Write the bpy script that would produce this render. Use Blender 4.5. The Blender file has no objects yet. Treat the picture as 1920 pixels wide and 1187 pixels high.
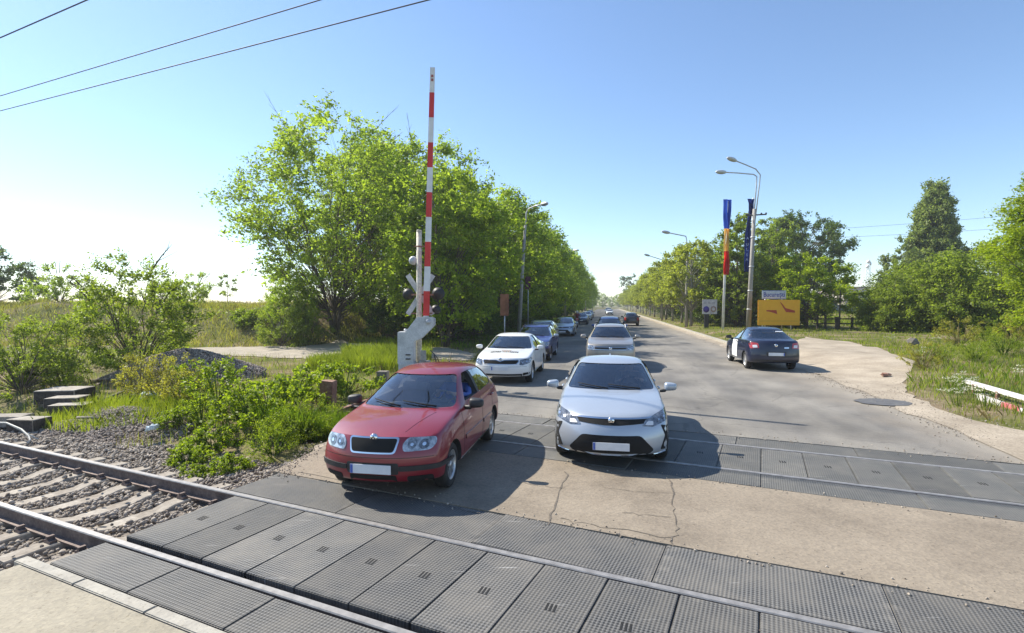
import bpy, bmesh, math, random
import numpy as np
from mathutils import Vector, Matrix
from mathutils.bvhtree import BVHTree

SC = bpy.context.scene
COL = SC.collection
R = math.radians
ORD = ['first', 'second', 'third', 'fourth', 'fifth', 'sixth', 'seventh', 'eighth', 'ninth', 'tenth', 'eleventh', 'twelfth',
       'thirteenth', 'fourteenth', 'fifteenth', 'sixteenth', 'seventeenth', 'eighteenth', 'nineteenth', 'twentieth',
       'twenty-first', 'twenty-second', 'twenty-third', 'twenty-fourth', 'twenty-fifth', 'twenty-sixth', 'twenty-seventh',
       'twenty-eighth', 'twenty-ninth', 'thirtieth']

# ------------------------------------------------------------------ camera and survey of the place
CAM_H, FPX, PITCH = 2.4, 1000.0, R(-1.23)
def ray(px, py):
    f = Vector((0, math.cos(PITCH), math.sin(PITCH))); u = Vector((0, -math.sin(PITCH), math.cos(PITCH)))
    return f * FPX + Vector((px - 960, 0, 0)) + u * (593.5 - py)
def G(px, py, z=0.0):
    """ground point surveyed from a sight line"""
    d = ray(px, py); k = (z - CAM_H) / d.z
    return Vector((d.x * k, d.y * k, z))
def P(px, py, Y):
    """point on a sight line at distance Y"""
    d = ray(px, py); k = Y / d.y
    return Vector((d.x * k, Y, CAM_H + d.z * k))

ROAD = R(10.1)
D = Vector((math.sin(ROAD), math.cos(ROAD), 0))      # along the road, away
N = Vector((math.cos(ROAD), -math.sin(ROAD), 0))     # to the right of it
A = Vector((0.905, -0.425, 0)).normalized()          # along the tracks, to the right
M = Vector((0.425, 0.905, 0)).normalized()           # across the tracks, away
def UV(u, v, z=0.0): p = D * u + N * v; return Vector((p.x, p.y, z))
def TS(s, p, z=0.0): q = A * s + M * p; return Vector((q.x, q.y, z))
ROAD_ROT = math.atan2(D.y, D.x)
TRACK_ROT = math.atan2(A.y, A.x)

cam = bpy.data.cameras.new('camera'); camo = bpy.data.objects.new('camera', cam); COL.objects.link(camo)
camo.location = (0, 0, CAM_H); camo.rotation_euler = (R(90) + PITCH, 0, 0)
cam.sensor_width = 36; cam.lens = 36 * FPX / 1920; cam.clip_start = 0.05; cam.clip_end = 6000
SC.camera = camo

# ------------------------------------------------------------------ daylight
sun_dir = Vector((-0.885, 0.52, 1.0)).normalized()   # towards the sun
elev = math.asin(sun_dir.z); azim = math.atan2(sun_dir.x, sun_dir.y)
w = bpy.data.worlds.new('World'); SC.world = w; w.use_nodes = True
nt = w.node_tree; nt.nodes.clear()
sky = nt.nodes.new('ShaderNodeTexSky'); sky.sky_type = 'NISHITA'; sky.sun_disc = False
sky.sun_elevation = elev; sky.sun_rotation = azim; sky.altitude = 80; sky.air_density = 1.0; sky.dust_density = 0.15; sky.ozone_density = 3.5
bg = nt.nodes.new('ShaderNodeBackground'); bg.inputs[1].default_value = 0.118
wo = nt.nodes.new('ShaderNodeOutputWorld')
nt.links.new(sky.outputs[0], bg.inputs[0]); nt.links.new(bg.outputs[0], wo.inputs[0])
sl = bpy.data.lights.new('sun', 'SUN'); sl.energy = 4.6; sl.angle = R(0.5); sl.color = (1.0, 0.94, 0.83)
so = bpy.data.objects.new('sun', sl); COL.objects.link(so)
so.rotation_euler = (-sun_dir).to_track_quat('-Z', 'Y').to_euler(); so.location = (-30, 20, 40)
vs = SC.view_settings; SC.display_settings.display_device = 'sRGB'
vs.view_transform = 'Standard'; vs.look = 'None'; vs.exposure = 0.85; vs.gamma = 1; vs.use_curve_mapping = False
try:
    SC.cycles.max_bounces = 7; SC.cycles.transparent_max_bounces = 12; SC.cycles.use_denoising = True
    SC.cycles.caustics_reflective = False; SC.cycles.caustics_refractive = False
except Exception: pass

# ------------------------------------------------------------------ object helpers
def tag(o, label=None, cat=None, group=None, kind=None):
    if label: o['label'] = label
    if cat: o['category'] = cat
    if group: o['group'] = group
    if kind: o['kind'] = kind
    return o
def thing(name, label, cat, loc=(0, 0, 0), rotz=0.0, group=None):
    o = bpy.data.objects.new(name, None); COL.objects.link(o); o.empty_display_size = 0.3
    o.location = loc; o.rotation_euler = (0, 0, rotz)
    return tag(o, label, cat, group)
def link(name, me, mats=None, parent=None, loc=None, rot=None):
    if mats is not None:
        for m in (mats if isinstance(mats, (list, tuple)) else [mats]): me.materials.append(m)
    o = bpy.data.objects.new(name, me); COL.objects.link(o)
    if parent: o.parent = parent
    if loc is not None: o.location = loc
    if rot is not None: o.rotation_euler = rot
    return o
def obj(name, bm, mats=None, parent=None, loc=None, rot=None, smooth=False, bevel=0):
    if bevel:
        bmesh.ops.bevel(bm, geom=[e for e in bm.edges if e.is_manifold and e.calc_face_angle(0) > 0.6], offset=bevel, segments=2, affect='EDGES', clamp_overlap=True)
    me = bpy.data.meshes.new(name); bm.to_mesh(me); bm.free()
    if smooth: shade(me, smooth if isinstance(smooth, float) else 0.7)
    return link(name, me, mats, parent, loc, rot)
def shade(me, ang=0.7):
    me.polygons.foreach_set('use_smooth', np.ones(len(me.polygons), dtype=bool))
    try: me.set_sharp_from_angle(angle=ang)
    except Exception: pass
def np_mesh(name, co, faces_flat, nper, smooth=False):
    """mesh out of numpy vertices and faces of nper corners each"""
    me = bpy.data.meshes.new(name)
    co = np.asarray(co, dtype=np.float32).reshape(-1, 3); f = np.asarray(faces_flat, dtype=np.int32).ravel()
    nf = len(f) // nper
    me.vertices.add(len(co)); me.vertices.foreach_set('co', co.ravel())
    me.loops.add(len(f)); me.loops.foreach_set('vertex_index', f)
    me.polygons.add(nf); me.polygons.foreach_set('loop_start', np.arange(nf, dtype=np.int32) * nper)
    try: me.polygons.foreach_set('loop_total', np.full(nf, nper, dtype=np.int32))
    except Exception: pass
    me.update(calc_edges=True); me.validate()
    if smooth: me.polygons.foreach_set('use_smooth', np.ones(nf, dtype=bool))
    return me
def bx(bm, c, s, rz=0.0, mi=0, rot=None):
    m = Matrix.Translation(c) @ (rot if rot is not None else Matrix.Rotation(rz, 4, 'Z')) @ Matrix.Diagonal((s[0], s[1], s[2], 1))
    r = bmesh.ops.create_cube(bm, size=1, matrix=m)
    for f in {f for v in r['verts'] for f in v.link_faces}: f.material_index = mi
    return r['verts']
def tube(bm, pts, rad, n=8, mi=0, caps=True):
    pts = [Vector(p) for p in pts]; rad = rad if isinstance(rad, (list, tuple)) else [rad] * len(pts)
    rings = []; ref = None
    for i, p in enumerate(pts):
        d = (pts[min(i + 1, len(pts) - 1)] - pts[max(i - 1, 0)])
        if d.length < 1e-9: d = Vector((0, 0, 1))
        d.normalize()
        if ref is None: ref = d.orthogonal().normalized()
        u = (ref - d * ref.dot(d))
        u = u.normalized() if u.length > 1e-6 else d.orthogonal().normalized()
        ref = u; v = d.cross(u)
        rings.append([bm.verts.new(p + (u * math.cos(2 * math.pi * k / n) + v * math.sin(2 * math.pi * k / n)) * rad[i]) for k in range(n)])
    for a, b in zip(rings, rings[1:]):
        for k in range(n):
            f = bm.faces.new((a[k], a[(k + 1) % n], b[(k + 1) % n], b[k])); f.material_index = mi; f.smooth = True
    if caps:
        for r_ in (rings[0][::-1], rings[-1]):
            f = bm.faces.new(r_); f.material_index = mi
    return rings
def lathe(bm, prof, axis='Z', n=24, mi=0, M4=None, caps=True):
    """prof: list of (radius, height)"""
    rings = []
    for r_, h in prof:
        ring = []
        for k in range(n):
            a = 2 * math.pi * k / n; c, s = r_ * math.cos(a), r_ * math.sin(a)
            p = Vector((c, s, h)) if axis == 'Z' else (Vector((c, h, s)) if axis == 'Y' else Vector((h, c, s)))
            ring.append(bm.verts.new(M4 @ p if M4 is not None else p))
        rings.append(ring)
    for a, b in zip(rings, rings[1:]):
        for k in range(n):
            f = bm.faces.new((a[k], a[(k + 1) % n], b[(k + 1) % n], b[k])); f.material_index = mi; f.smooth = True
    for r_, rg in ((prof[0][0], rings[0]), (prof[-1][0], rings[-1])):
        if caps and r_ > 2e-4:
            f = bm.faces.new(rg); f.material_index = mi
    bmesh.ops.recalc_face_normals(bm, faces=bm.faces)
    return rings
def prism(bm, poly, h, frame=None, mi=0):
    """poly in 2-D extruded by h along local z of the 4x4 frame"""
    fr = frame if frame is not None else Matrix.Identity(4)
    a = [bm.verts.new(fr @ Vector((x, y, 0))) for x, y in poly]; b = [bm.verts.new(fr @ Vector((x, y, h))) for x, y in poly]
    n = len(poly); fs = [bm.faces.new(a[::-1]), bm.faces.new(b)]
    for i in range(n): fs.append(bm.faces.new((a[i], a[(i + 1) % n], b[(i + 1) % n], b[i])))
    for f in fs: f.material_index = mi
    bmesh.ops.recalc_face_normals(bm, faces=fs)
def dup(root, loc, rotz, label=None, group=None, scale=None, repaint=None):
    """copy of a thing with its parts and sub-parts"""
    r = root.copy(); COL.objects.link(r); r.location = loc; r.rotation_euler = (0, 0, rotz)
    if scale: r.scale = (scale,) * 3 if not isinstance(scale, (tuple, list)) else scale
    if label: r['label'] = label
    if group: r['group'] = group
    def sub(src, dst):
        for ch in list(src.children):
            c = ch.copy(); COL.objects.link(c); c.parent = dst
            if repaint and c.type == 'MESH':
                for i, m in enumerate(c.data.materials):
                    if m in repaint:
                        c.material_slots[i].link = 'OBJECT'; c.material_slots[i].material = repaint[m]
            sub(ch, c)
    sub(root, r)
    return r
def text_mesh(s, size, thick=0.004, bold=0.0):
    cu = bpy.data.curves.new('lettering', 'FONT'); cu.body = s; cu.size = size; cu.extrude = thick; cu.align_x = 'CENTER'; cu.align_y = 'CENTER'
    cu.offset = bold; cu.resolution_u = 3
    o = bpy.data.objects.new('lettering', cu); COL.objects.link(o)
    dg = bpy.context.evaluated_depsgraph_get(); dg.update()
    me = bpy.data.meshes.new_from_object(o.evaluated_get(dg)); bpy.data.objects.remove(o); bpy.data.curves.remove(cu)
    return me

# ------------------------------------------------------------------ materials
def base_mat(name):
    m = bpy.data.materials.new(name); m.use_nodes = True; t = m.node_tree
    return m, t, t.nodes['Principled BSDF']
def noise_col(t, c1, c2, scale, detail=4, rough=0.6, lo=0.35, hi=0.65, coord='Object', stretch=None):
    tc = t.nodes.new('ShaderNodeTexCoord'); n = t.nodes.new('ShaderNodeTexNoise'); r = t.nodes.new('ShaderNodeValToRGB')
    n.inputs['Scale'].default_value = scale; n.inputs['Detail'].default_value = detail; n.inputs['Roughness'].default_value = rough
    src = tc.outputs[coord]
    if stretch:
        mp = t.nodes.new('ShaderNodeMapping'); mp.inputs['Scale'].default_value = stretch; t.links.new(src, mp.inputs[0]); src = mp.outputs[0]
    t.links.new(src, n.inputs['Vector']); t.links.new(n.outputs['Fac'], r.inputs['Fac'])
    r.color_ramp.elements[0].position = lo; r.color_ramp.elements[1].position = hi
    r.color_ramp.elements[0].color = (*c1, 1); r.color_ramp.elements[1].color = (*c2, 1)
    return r.outputs['Color'], n.outputs['Fac']
def mixc(t, a, b, fac, mode='MIX'):
    x = t.nodes.new('ShaderNodeMix'); x.data_type = 'RGBA'; x.blend_type = mode
    if isinstance(fac, float): x.inputs[0].default_value = fac
    else: t.links.new(fac, x.inputs[0])
    for i, s in ((6, a), (7, b)):
        if isinstance(s, tuple): x.inputs[i].default_value = (*s, 1)
        else: t.links.new(s, x.inputs[i])
    return x.outputs[2]
def bump(t, b, fac, strength=0.3, dist=0.01):
    n = t.nodes.new('ShaderNodeBump'); n.inputs['Strength'].default_value = strength; n.inputs['Distance'].default_value = dist
    t.links.new(fac, n.inputs['Height']); t.links.new(n.outputs['Normal'], b.inputs['Normal'])
def pmat(name, c1, c2=None, scale=6.0, rough=0.7, metal=0.0, bmp=0.0, dist=0.01, spec=0.5, lo=0.35, hi=0.65, detail=4, coord='Object', fine=None, stretch=None, coat=0.0):
    m, t, b = base_mat(name)
    c2 = c2 or tuple(x * 1.25 for x in c1)
    c, f = noise_col(t, c1, c2, scale, detail, lo=lo, hi=hi, coord=coord, stretch=stretch)
    if fine:
        c3, f2 = noise_col(t, (fine[1],) * 3, (fine[2],) * 3, fine[0], 3, coord=coord)
        c = mixc(t, c, c3, 1.0, 'MULTIPLY')
        f = f2
    t.links.new(c, b.inputs['Base Color'])
    b.inputs['Roughness'].default_value = rough; b.inputs['Metallic'].default_value = metal
    b.inputs['Specular IOR Level'].default_value = spec; b.inputs['Coat Weight'].default_value = coat
    b.inputs['Coat Roughness'].default_value = 0.05
    if bmp: bump(t, b, f, bmp, dist)
    return m
def leafmat(name, c1, c2, trans=0.45, tmul=(1.5, 1.6, 0.8), rough=0.5):
    """two-sided leaf: diffuse + gloss on top, light coming through; every leaf its own tint"""
    m, t, b = base_mat(name)
    g = t.nodes.new('ShaderNodeNewGeometry'); r = t.nodes.new('ShaderNodeValToRGB')
    t.links.new(g.outputs['Random Per Island'], r.inputs['Fac'])
    r.color_ramp.elements[0].color = (*c1, 1); r.color_ramp.elements[1].color = (*c2, 1)
    c, _ = noise_col(t, (0.75,) * 3, (1.2, 1.15, 1.0), 0.7, 2)
    c = mixc(t, r.outputs['Color'], c, 1.0, 'MULTIPLY')
    t.links.new(c, b.inputs['Base Color']); b.inputs['Roughness'].default_value = rough; b.inputs['Specular IOR Level'].default_value = 0.3
    tr = t.nodes.new('ShaderNodeBsdfTranslucent'); t.links.new(mixc(t, c, tmul, 1.0, 'MULTIPLY'), tr.inputs['Color'])
    mx = t.nodes.new('ShaderNodeMixShader'); mx.inputs[0].default_value = trans
    t.links.new(b.outputs[0], mx.inputs[1]); t.links.new(tr.outputs[0], mx.inputs[2])
    t.links.new(mx.outputs[0], t.nodes['Material Output'].inputs['Surface'])
    return m
def glassmat(name, tint=(0.5, 0.56, 0.58), rough=0.02):
    m, t, b = base_mat(name); t.nodes.remove(b)
    tr = t.nodes.new('ShaderNodeBsdfTransparent'); tr.inputs[0].default_value = (*tint, 1)
    gl = t.nodes.new('ShaderNodeBsdfGlossy'); gl.inputs['Roughness'].default_value = rough; gl.inputs['Color'].default_value = (0.95, 0.97, 1, 1)
    fr = t.nodes.new('ShaderNodeFresnel'); fr.inputs[0].default_value = 1.55
    mx = t.nodes.new('ShaderNodeMixShader'); ml = t.nodes.new('ShaderNodeMath'); ml.operation = 'MULTIPLY_ADD'
    ml.inputs[1].default_value = 1.8; ml.inputs[2].default_value = 0.04
    t.links.new(fr.outputs[0], ml.inputs[0]); t.links.new(ml.outputs[0], mx.inputs[0])
    t.links.new(tr.outputs[0], mx.inputs[1]); t.links.new(gl.outputs[0], mx.inputs[2])
    t.links.new(mx.outputs[0], t.nodes['Material Output'].inputs['Surface'])
    return m
def paintmat(name, c, metal=0.0, dirt=0.12, rough=0.42):
    m, t, b = base_mat(name)
    d, f = noise_col(t, tuple(x * (1 - dirt) for x in c), c, 1.7, 5, lo=0.3, hi=0.6)
    geo = t.nodes.new('ShaderNodeNewGeometry')
    inner = mixc(t, d, (0.02, 0.02, 0.022), geo.outputs['Backfacing'])
    t.links.new(inner, b.inputs['Base Color'])
    b.inputs['Metallic'].default_value = metal; b.inputs['Roughness'].default_value = rough
    b.inputs['Coat Weight'].default_value = 0.8; b.inputs['Coat Roughness'].default_value = 0.06
    return m

MAT = {}
MAT['black_plastic'] = pmat('black_plastic', (0.018, 0.018, 0.02), (0.03, 0.03, 0.032), 8, 0.55)
MAT['cabin'] = pmat('cabin_lining', (0.025, 0.026, 0.028), (0.04, 0.04, 0.042), 5, 0.85)
MAT['rubber'] = pmat('tyre_rubber', (0.016, 0.016, 0.017), (0.035, 0.033, 0.03), 9, 0.85)
MAT['alloy'] = pmat('alloy', (0.5, 0.5, 0.5), (0.62, 0.62, 0.62), 9, 0.35, 0.7)
MAT['chrome'] = pmat('chrome', (0.7, 0.7, 0.72), (0.8, 0.8, 0.8), 3, 0.12, 1.0)
MAT['lens'] = pmat('lamp_lens', (0.16, 0.17, 0.18), (0.62, 0.64, 0.66), 13, 0.08, 0.5, coat=1.0)
MAT['darklens'] = pmat('dark_lamp_lens', (0.05, 0.055, 0.065), (0.3, 0.32, 0.35), 14, 0.06, 0.4, coat=1.0)
MAT['taillens'] = pmat('tail_lamp_lens', (0.35, 0.02, 0.02), (0.5, 0.06, 0.05), 9, 0.1, 0, coat=1.0)
MAT['plate'] = pmat('plate_white', (0.62, 0.64, 0.68), (0.75, 0.76, 0.78), 4, 0.4)
MAT['plateblue'] = pmat('plate_blue', (0.05, 0.1, 0.4), (0.07, 0.13, 0.45), 4, 0.4)
MAT['glass'] = glassmat('car_glass', (0.82, 0.86, 0.87))
MAT['glassdark'] = glassmat('car_glass_dark', (0.2, 0.24, 0.26))
MAT['skin'] = pmat('skin', (0.5, 0.3, 0.21), (0.56, 0.34, 0.25), 12, 0.55)
MAT['hair'] = pmat('dark_hair', (0.03, 0.022, 0.016), (0.06, 0.045, 0.035), 40, 0.6)
MAT['shirt'] = pmat('blue_shirt', (0.06, 0.11, 0.34), (0.09, 0.15, 0.42), 9, 0.85)
MAT['greyshirt'] = pmat('grey_shirt', (0.16, 0.16, 0.17), (0.22, 0.22, 0.23), 9, 0.85)
MAT['seat'] = pmat('seat_fabric', (0.05, 0.05, 0.055), (0.085, 0.085, 0.09), 12, 0.9)
MAT['greyplastic'] = pmat('grey_plastic', (0.22, 0.21, 0.19), (0.27, 0.26, 0.24), 6, 0.6)
MAT['white'] = pmat('white_paint', (0.66, 0.66, 0.64), (0.8, 0.8, 0.79), 3, 0.5)
MAT['red'] = pmat('red_paint', (0.55, 0.02, 0.02), (0.66, 0.035, 0.03), 3, 0.45)
MAT['steel'] = pmat('grey_steel', (0.3, 0.31, 0.32), (0.42, 0.43, 0.44), 5, 0.45, 0.5)
MAT['galv'] = pmat('galvanised_steel', (0.46, 0.47, 0.48), (0.6, 0.61, 0.62), 4, 0.5, 0.3)
MAT['greybox'] = pmat('grey_box_paint', (0.45, 0.46, 0.46), (0.62, 0.63, 0.63), 3.5, 0.5, fine=(25, 0.85, 1.05))
MAT['polepaint'] = pmat('cream_pole_paint', (0.5, 0.45, 0.36), (0.66, 0.62, 0.53), 5, 0.7, fine=(20, 0.8, 1.1))
MAT['poleconc'] = pmat('pole_concrete', (0.3, 0.28, 0.25), (0.42, 0.4, 0.36), 2.0, 0.9, fine=(18, 0.75, 1.1), stretch=(1, 1, 0.3))
MAT['rust'] = pmat('rust', (0.2, 0.09, 0.055), (0.33, 0.2, 0.15), 7, 0.85, fine=(40, 0.7, 1.2), bmp=0.3)
MAT['railside'] = pmat('rail_rust', (0.13, 0.09, 0.075), (0.22, 0.165, 0.14), 6, 0.75, 0.2, fine=(30, 0.75, 1.2))
MAT['railtop'] = pmat('rail_polished_top', (0.24, 0.225, 0.21), (0.36, 0.34, 0.32), 9, 0.5, 0.35)
MAT['black'] = pmat('black_void', (0.008, 0.008, 0.008), (0.012, 0.012, 0.012), 3, 0.9)
MAT['cable'] = pmat('cable', (0.03, 0.03, 0.035), (0.05, 0.05, 0.055), 3, 0.6)
MAT['bark'] = pmat('bark', (0.07, 0.055, 0.04), (0.16, 0.13, 0.1), 5, 0.95, bmp=0.6, dist=0.03, stretch=(4, 4, 0.8))
MAT['palebark'] = pmat('limewashed_bark', (0.26, 0.24, 0.2), (0.42, 0.39, 0.34), 6, 0.95, bmp=0.4, dist=0.02, stretch=(3, 3, 0.8))
MAT['weather_wood'] = pmat('weathered_wood', (0.13, 0.11, 0.09), (0.27, 0.24, 0.2), 6, 0.9, bmp=0.4, stretch=(1, 6, 6))
MAT['bagwhite'] = pmat('white_film', (0.6, 0.68, 0.66), (0.85, 0.88, 0.87), 7, 0.4)
# foliage
MAT['leaf_elm'] = leafmat('leaf_elm', (0.15, 0.21, 0.03), (0.295, 0.355, 0.06), 0.62, (1.65, 1.85, 0.8))
MAT['leaf_elm_dark'] = leafmat('leaf_elm_dark', (0.15, 0.205, 0.035), (0.28, 0.335, 0.06), 0.55, (1.5, 1.65, 0.75))
MAT['leaf_row'] = leafmat('leaf_row', (0.24, 0.29, 0.05), (0.38, 0.42, 0.085), 0.52, (1.5, 1.55, 0.8))
MAT['leaf_bright'] = leafmat('leaf_bright', (0.20, 0.28, 0.02), (0.33, 0.40, 0.035), 0.5, (1.5, 1.6, 0.6))
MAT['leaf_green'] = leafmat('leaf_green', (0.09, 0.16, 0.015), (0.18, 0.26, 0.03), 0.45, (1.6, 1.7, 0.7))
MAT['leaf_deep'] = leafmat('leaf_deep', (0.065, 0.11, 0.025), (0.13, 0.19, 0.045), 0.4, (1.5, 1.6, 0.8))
MAT['leaf_poplar'] = leafmat('leaf_poplar', (0.15, 0.205, 0.065), (0.29, 0.34, 0.13), 0.5, (1.5, 1.6, 0.9))
MAT['leaf_shrub'] = leafmat('leaf_shrub', (0.16, 0.22, 0.035), (0.29, 0.35, 0.06), 0.52, (1.5, 1.6, 0.7))
MAT['leaf_weed'] = leafmat('leaf_weed', (0.17, 0.24, 0.02), (0.30, 0.37, 0.04), 0.5, (1.6, 1.7, 0.6))
MAT['leaf_yellow'] = leafmat('leaf_yellow', (0.24, 0.27, 0.04), (0.38, 0.38, 0.08), 0.5, (1.6, 1.5, 0.7))
MAT['blade'] = leafmat('grass_blade', (0.16, 0.24, 0.02), (0.29, 0.34, 0.055), 0.45, (1.6, 1.6, 0.6))
MAT['blade_dry'] = leafmat('grass_dry', (0.24, 0.2, 0.085), (0.38, 0.33, 0.17), 0.35, (1.1, 1.05, 0.8))
MAT['blade_bank'] = leafmat('grass_bank', (0.21, 0.25, 0.04), (0.38, 0.37, 0.09), 0.45, (1.4, 1.4, 0.8))
MAT['petal'] = leafmat('pale_flower', (0.6, 0.62, 0.42), (0.8, 0.8, 0.66), 0.3, (1, 1, 1))

def clothmat(name, c):
    m = leafmat(name, c, tuple(min(1, x * 1.1) for x in c), 0.5, (1.3, 1.3, 1.3), 0.8); return m
# ------------------------------------------------------------------ terrain
def sst(a, b, x):
    t = np.clip((np.asarray(x, dtype=float) - a) / (b - a), 0, 1); return t * t * (3 - 2 * t)
def HGT(x, y):
    x = np.asarray(x, dtype=float); y = np.asarray(y, dtype=float)
    u = x * D.x + y * D.y; v = x * N.x + y * N.y; s = x * A.x + y * A.y; p = x * M.x + y * M.y
    z = np.full(x.shape, -0.06)
    lump = 0.05 * np.sin(x * 0.9 + 1.3 * np.sin(y * 0.7)) * np.sin(y * 0.8 + x * 0.3)
    off = np.maximum(sst(5.2, 7.5, -v), sst(7.4, 9.0, v))
    z = z + off * (0.04 + lump)
    z = z + sst(6.9, 7.2, v) * 0.055 * sst(10.4, 11.2, p)
    trench = sst(1.2, 2.0, p) * (1 - sst(6.4, 7.2, p)); trench = np.maximum(trench, sst(7.3, 7.6, p) * (1 - sst(10.6, 11.0, p)) * sst(-9.5, -8.5, s))
    z = z * (1 - trench) - 0.27 * trench
    bank = sst(15, 21, -v) * sst(31, 38, y + 0.03 * x)
    z = z + bank * (2.35 + 0.25 * np.sin(x * 0.35) + 0.12 * np.sin(x * 1.1 + y))
    z = z + sst(7.6, 9.5, v) * 0.22 * sst(18, 26, y) + sst(8.2, 11, v) * 0.18 * (1 - sst(20, 30, y))
    z = z + sst(24, 30, v) * sst(60, 74, y) * 1.35
    far = sst(120, 900, np.hypot(x, y)); z = z + far * 1.2 * sst(20, 60, np.abs(v - 1.2))
    return z
def hz(x, y): return float(HGT(np.array([x]), np.array([y]))[0])

xs = np.unique(np.concatenate([np.linspace(-2500, -300, 12), np.linspace(-300, -60, 20), np.linspace(-60, 60, 241), np.linspace(60, 300, 20), np.linspace(300, 2500, 12)]))
ys = np.unique(np.concatenate([np.linspace(-400, -20, 8), np.linspace(-20, 90, 221), np.linspace(90, 300, 36), np.linspace(300, 3500, 18)]))
gx, gy = np.meshgrid(xs, ys); gzv = HGT(gx, gy)
nx, ny = len(xs), len(ys)
idx = np.arange(nx * ny).reshape(ny, nx)
fc = np.stack([idx[:-1, :-1], idx[:-1, 1:], idx[1:, 1:], idx[1:, :-1]], -1)
mg, t, b = base_mat('ground_soil_and_grass')
g1, f1 = noise_col(t, (0.07, 0.085, 0.02), (0.15, 0.15, 0.045), 0.9, 6, lo=0.3, hi=0.7)
g2, f2 = noise_col(t, (0.16, 0.12, 0.075), (0.3, 0.235, 0.15), 3.0, 6)
g3, f3 = noise_col(t, (0, 0, 0), (1, 1, 1), 0.33, 5, lo=0.46, hi=0.62)
cg = mixc(t, g1, g2, g3)
t.links.new(cg, b.inputs['Base Color']); b.inputs['Roughness'].default_value = 0.95; b.inputs['Specular IOR Level'].default_value = 0.1
nf = t.nodes.new('ShaderNodeTexNoise'); nf.inputs['Scale'].default_value = 14; nf.inputs['Detail'].default_value = 6
tcg = t.nodes.new('ShaderNodeTexCoord'); t.links.new(tcg.outputs['Object'], nf.inputs['Vector']); bump(t, b, nf.outputs['Fac'], 0.8, 0.06)
tag(link('ground', np_mesh('ground', np.stack([gx, gy, gzv], -1), fc, 4, True), mg), kind='structure')

# ------------------------------------------------------------------ paved surfaces
def concrete(name, c1, c2, sc=1.2, sp=0.8):
    m, t, b = base_mat(name)
    a, _ = noise_col(t, c1, c2, sc, 7, 0.65, 0.32, 0.68)
    tc = t.nodes.new('ShaderNodeTexCoord')
    vo = t.nodes.new('ShaderNodeTexVoronoi'); vo.inputs['Scale'].default_value = 42; t.links.new(tc.outputs['Object'], vo.inputs['Vector'])
    rr = t.nodes.new('ShaderNodeValToRGB'); t.links.new(vo.outputs['Color'], rr.inputs['Fac'])
    rr.color_ramp.elements[0].color = (sp, sp, sp, 1); rr.color_ramp.elements[1].color = (1.12, 1.1, 1.06, 1)
    st, fs = noise_col(t, (0.86, 0.85, 0.84), (1.03, 1.02, 1.0), 0.45, 8, 0.72, 0.36, 0.52)
    c = mixc(t, mixc(t, a, rr.outputs['Color'], 1.0, 'MULTIPLY'), st, 1.0, 'MULTIPLY')
    # dark pits
    n2 = t.nodes.new('ShaderNodeTexNoise'); n2.inputs['Scale'].default_value = 21; n2.inputs['Detail'].default_value = 8; n2.inputs['Roughness'].default_value = 0.75
    t.links.new(tc.outputs['Object'], n2.inputs['Vector'])
    r2 = t.nodes.new('ShaderNodeValToRGB'); t.links.new(n2.outputs['Fac'], r2.inputs['Fac'])
    r2.color_ramp.elements[0].position = 0.32; r2.color_ramp.elements[0].color = (0.5, 0.48, 0.45, 1); r2.color_ramp.elements[1].position = 0.44; r2.color_ramp.elements[1].color = (1, 1, 1, 1)
    c = mixc(t, c, r2.outputs['Color'], 1.0, 'MULTIPLY')
    t.links.new(c, b.inputs['Base Color']); b.inputs['Roughness'].default_value = 0.92; b.inputs['Specular IOR Level'].default_value = 0.25
    bump(t, b, vo.outputs['Distance'], 0.25, 0.006)
    return m
M_APRON = concrete('pale_concrete', (0.225, 0.19, 0.15), (0.295, 0.252, 0.20), 0.9)
M_NEAR = concrete('pale_asphalt', (0.31, 0.28, 0.22), (0.38, 0.345, 0.275), 1.4, 0.85)
M_EDGE = concrete('edge_beam', (0.34, 0.32, 0.28), (0.45, 0.43, 0.38), 3.0, 0.9)
M_CRACK = pmat('crack', (0.09, 0.075, 0.06), (0.17, 0.145, 0.115), 9, 0.95)
# asphalt: worn grey with long tyre-polished streaks
m, t, b = base_mat('asphalt')
a1, _ = noise_col(t, (0.185, 0.174, 0.156), (0.243, 0.23, 0.208), 0.55, 7, 0.65)
a2, _ = noise_col(t, (0.82, 0.82, 0.83), (1.12, 1.1, 1.06), 0.9, 5, coord='Object', stretch=(0.05, 1.0, 1))
a3, f3 = noise_col(t, (0.8, 0.8, 0.8), (1.15, 1.15, 1.15), 55, 3)
c = mixc(t, mixc(t, a1, a2, 1.0, 'MULTIPLY'), a3, 1.0, 'MULTIPLY')
a4, _ = noise_col(t, (0.72, 0.72, 0.73), (1.05, 1.04, 1.02), 0.28, 8, 0.75, 0.38, 0.56)
c = mixc(t, c, a4, 1.0, 'MULTIPLY')
tca = t.nodes.new('ShaderNodeTexCoord'); nd = t.nodes.new('ShaderNodeTexNoise'); nd.inputs['Scale'].default_value = 1.3; nd.inputs['Detail'].default_value = 6; t.links.new(tca.outputs['Object'], nd.inputs['Vector'])
va = t.nodes.new('ShaderNodeVectorMath'); va.operation = 'MULTIPLY_ADD'; t.links.new(nd.outputs['Color'], va.inputs[0]); va.inputs[1].default_value = (0.9, 0.9, 0); t.links.new(tca.outputs['Object'], va.inputs[2])
vc = t.nodes.new('ShaderNodeTexVoronoi'); vc.feature = 'DISTANCE_TO_EDGE'; vc.inputs['Scale'].default_value = 0.33; t.links.new(va.outputs[0], vc.inputs['Vector'])
rc = t.nodes.new('ShaderNodeMapRange'); rc.inputs['From Min'].default_value = 0.003; rc.inputs['From Max'].default_value = 0.009; rc.inputs['To Min'].default_value = 0.80; t.links.new(vc.outputs['Distance'], rc.inputs['Value'])
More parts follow.
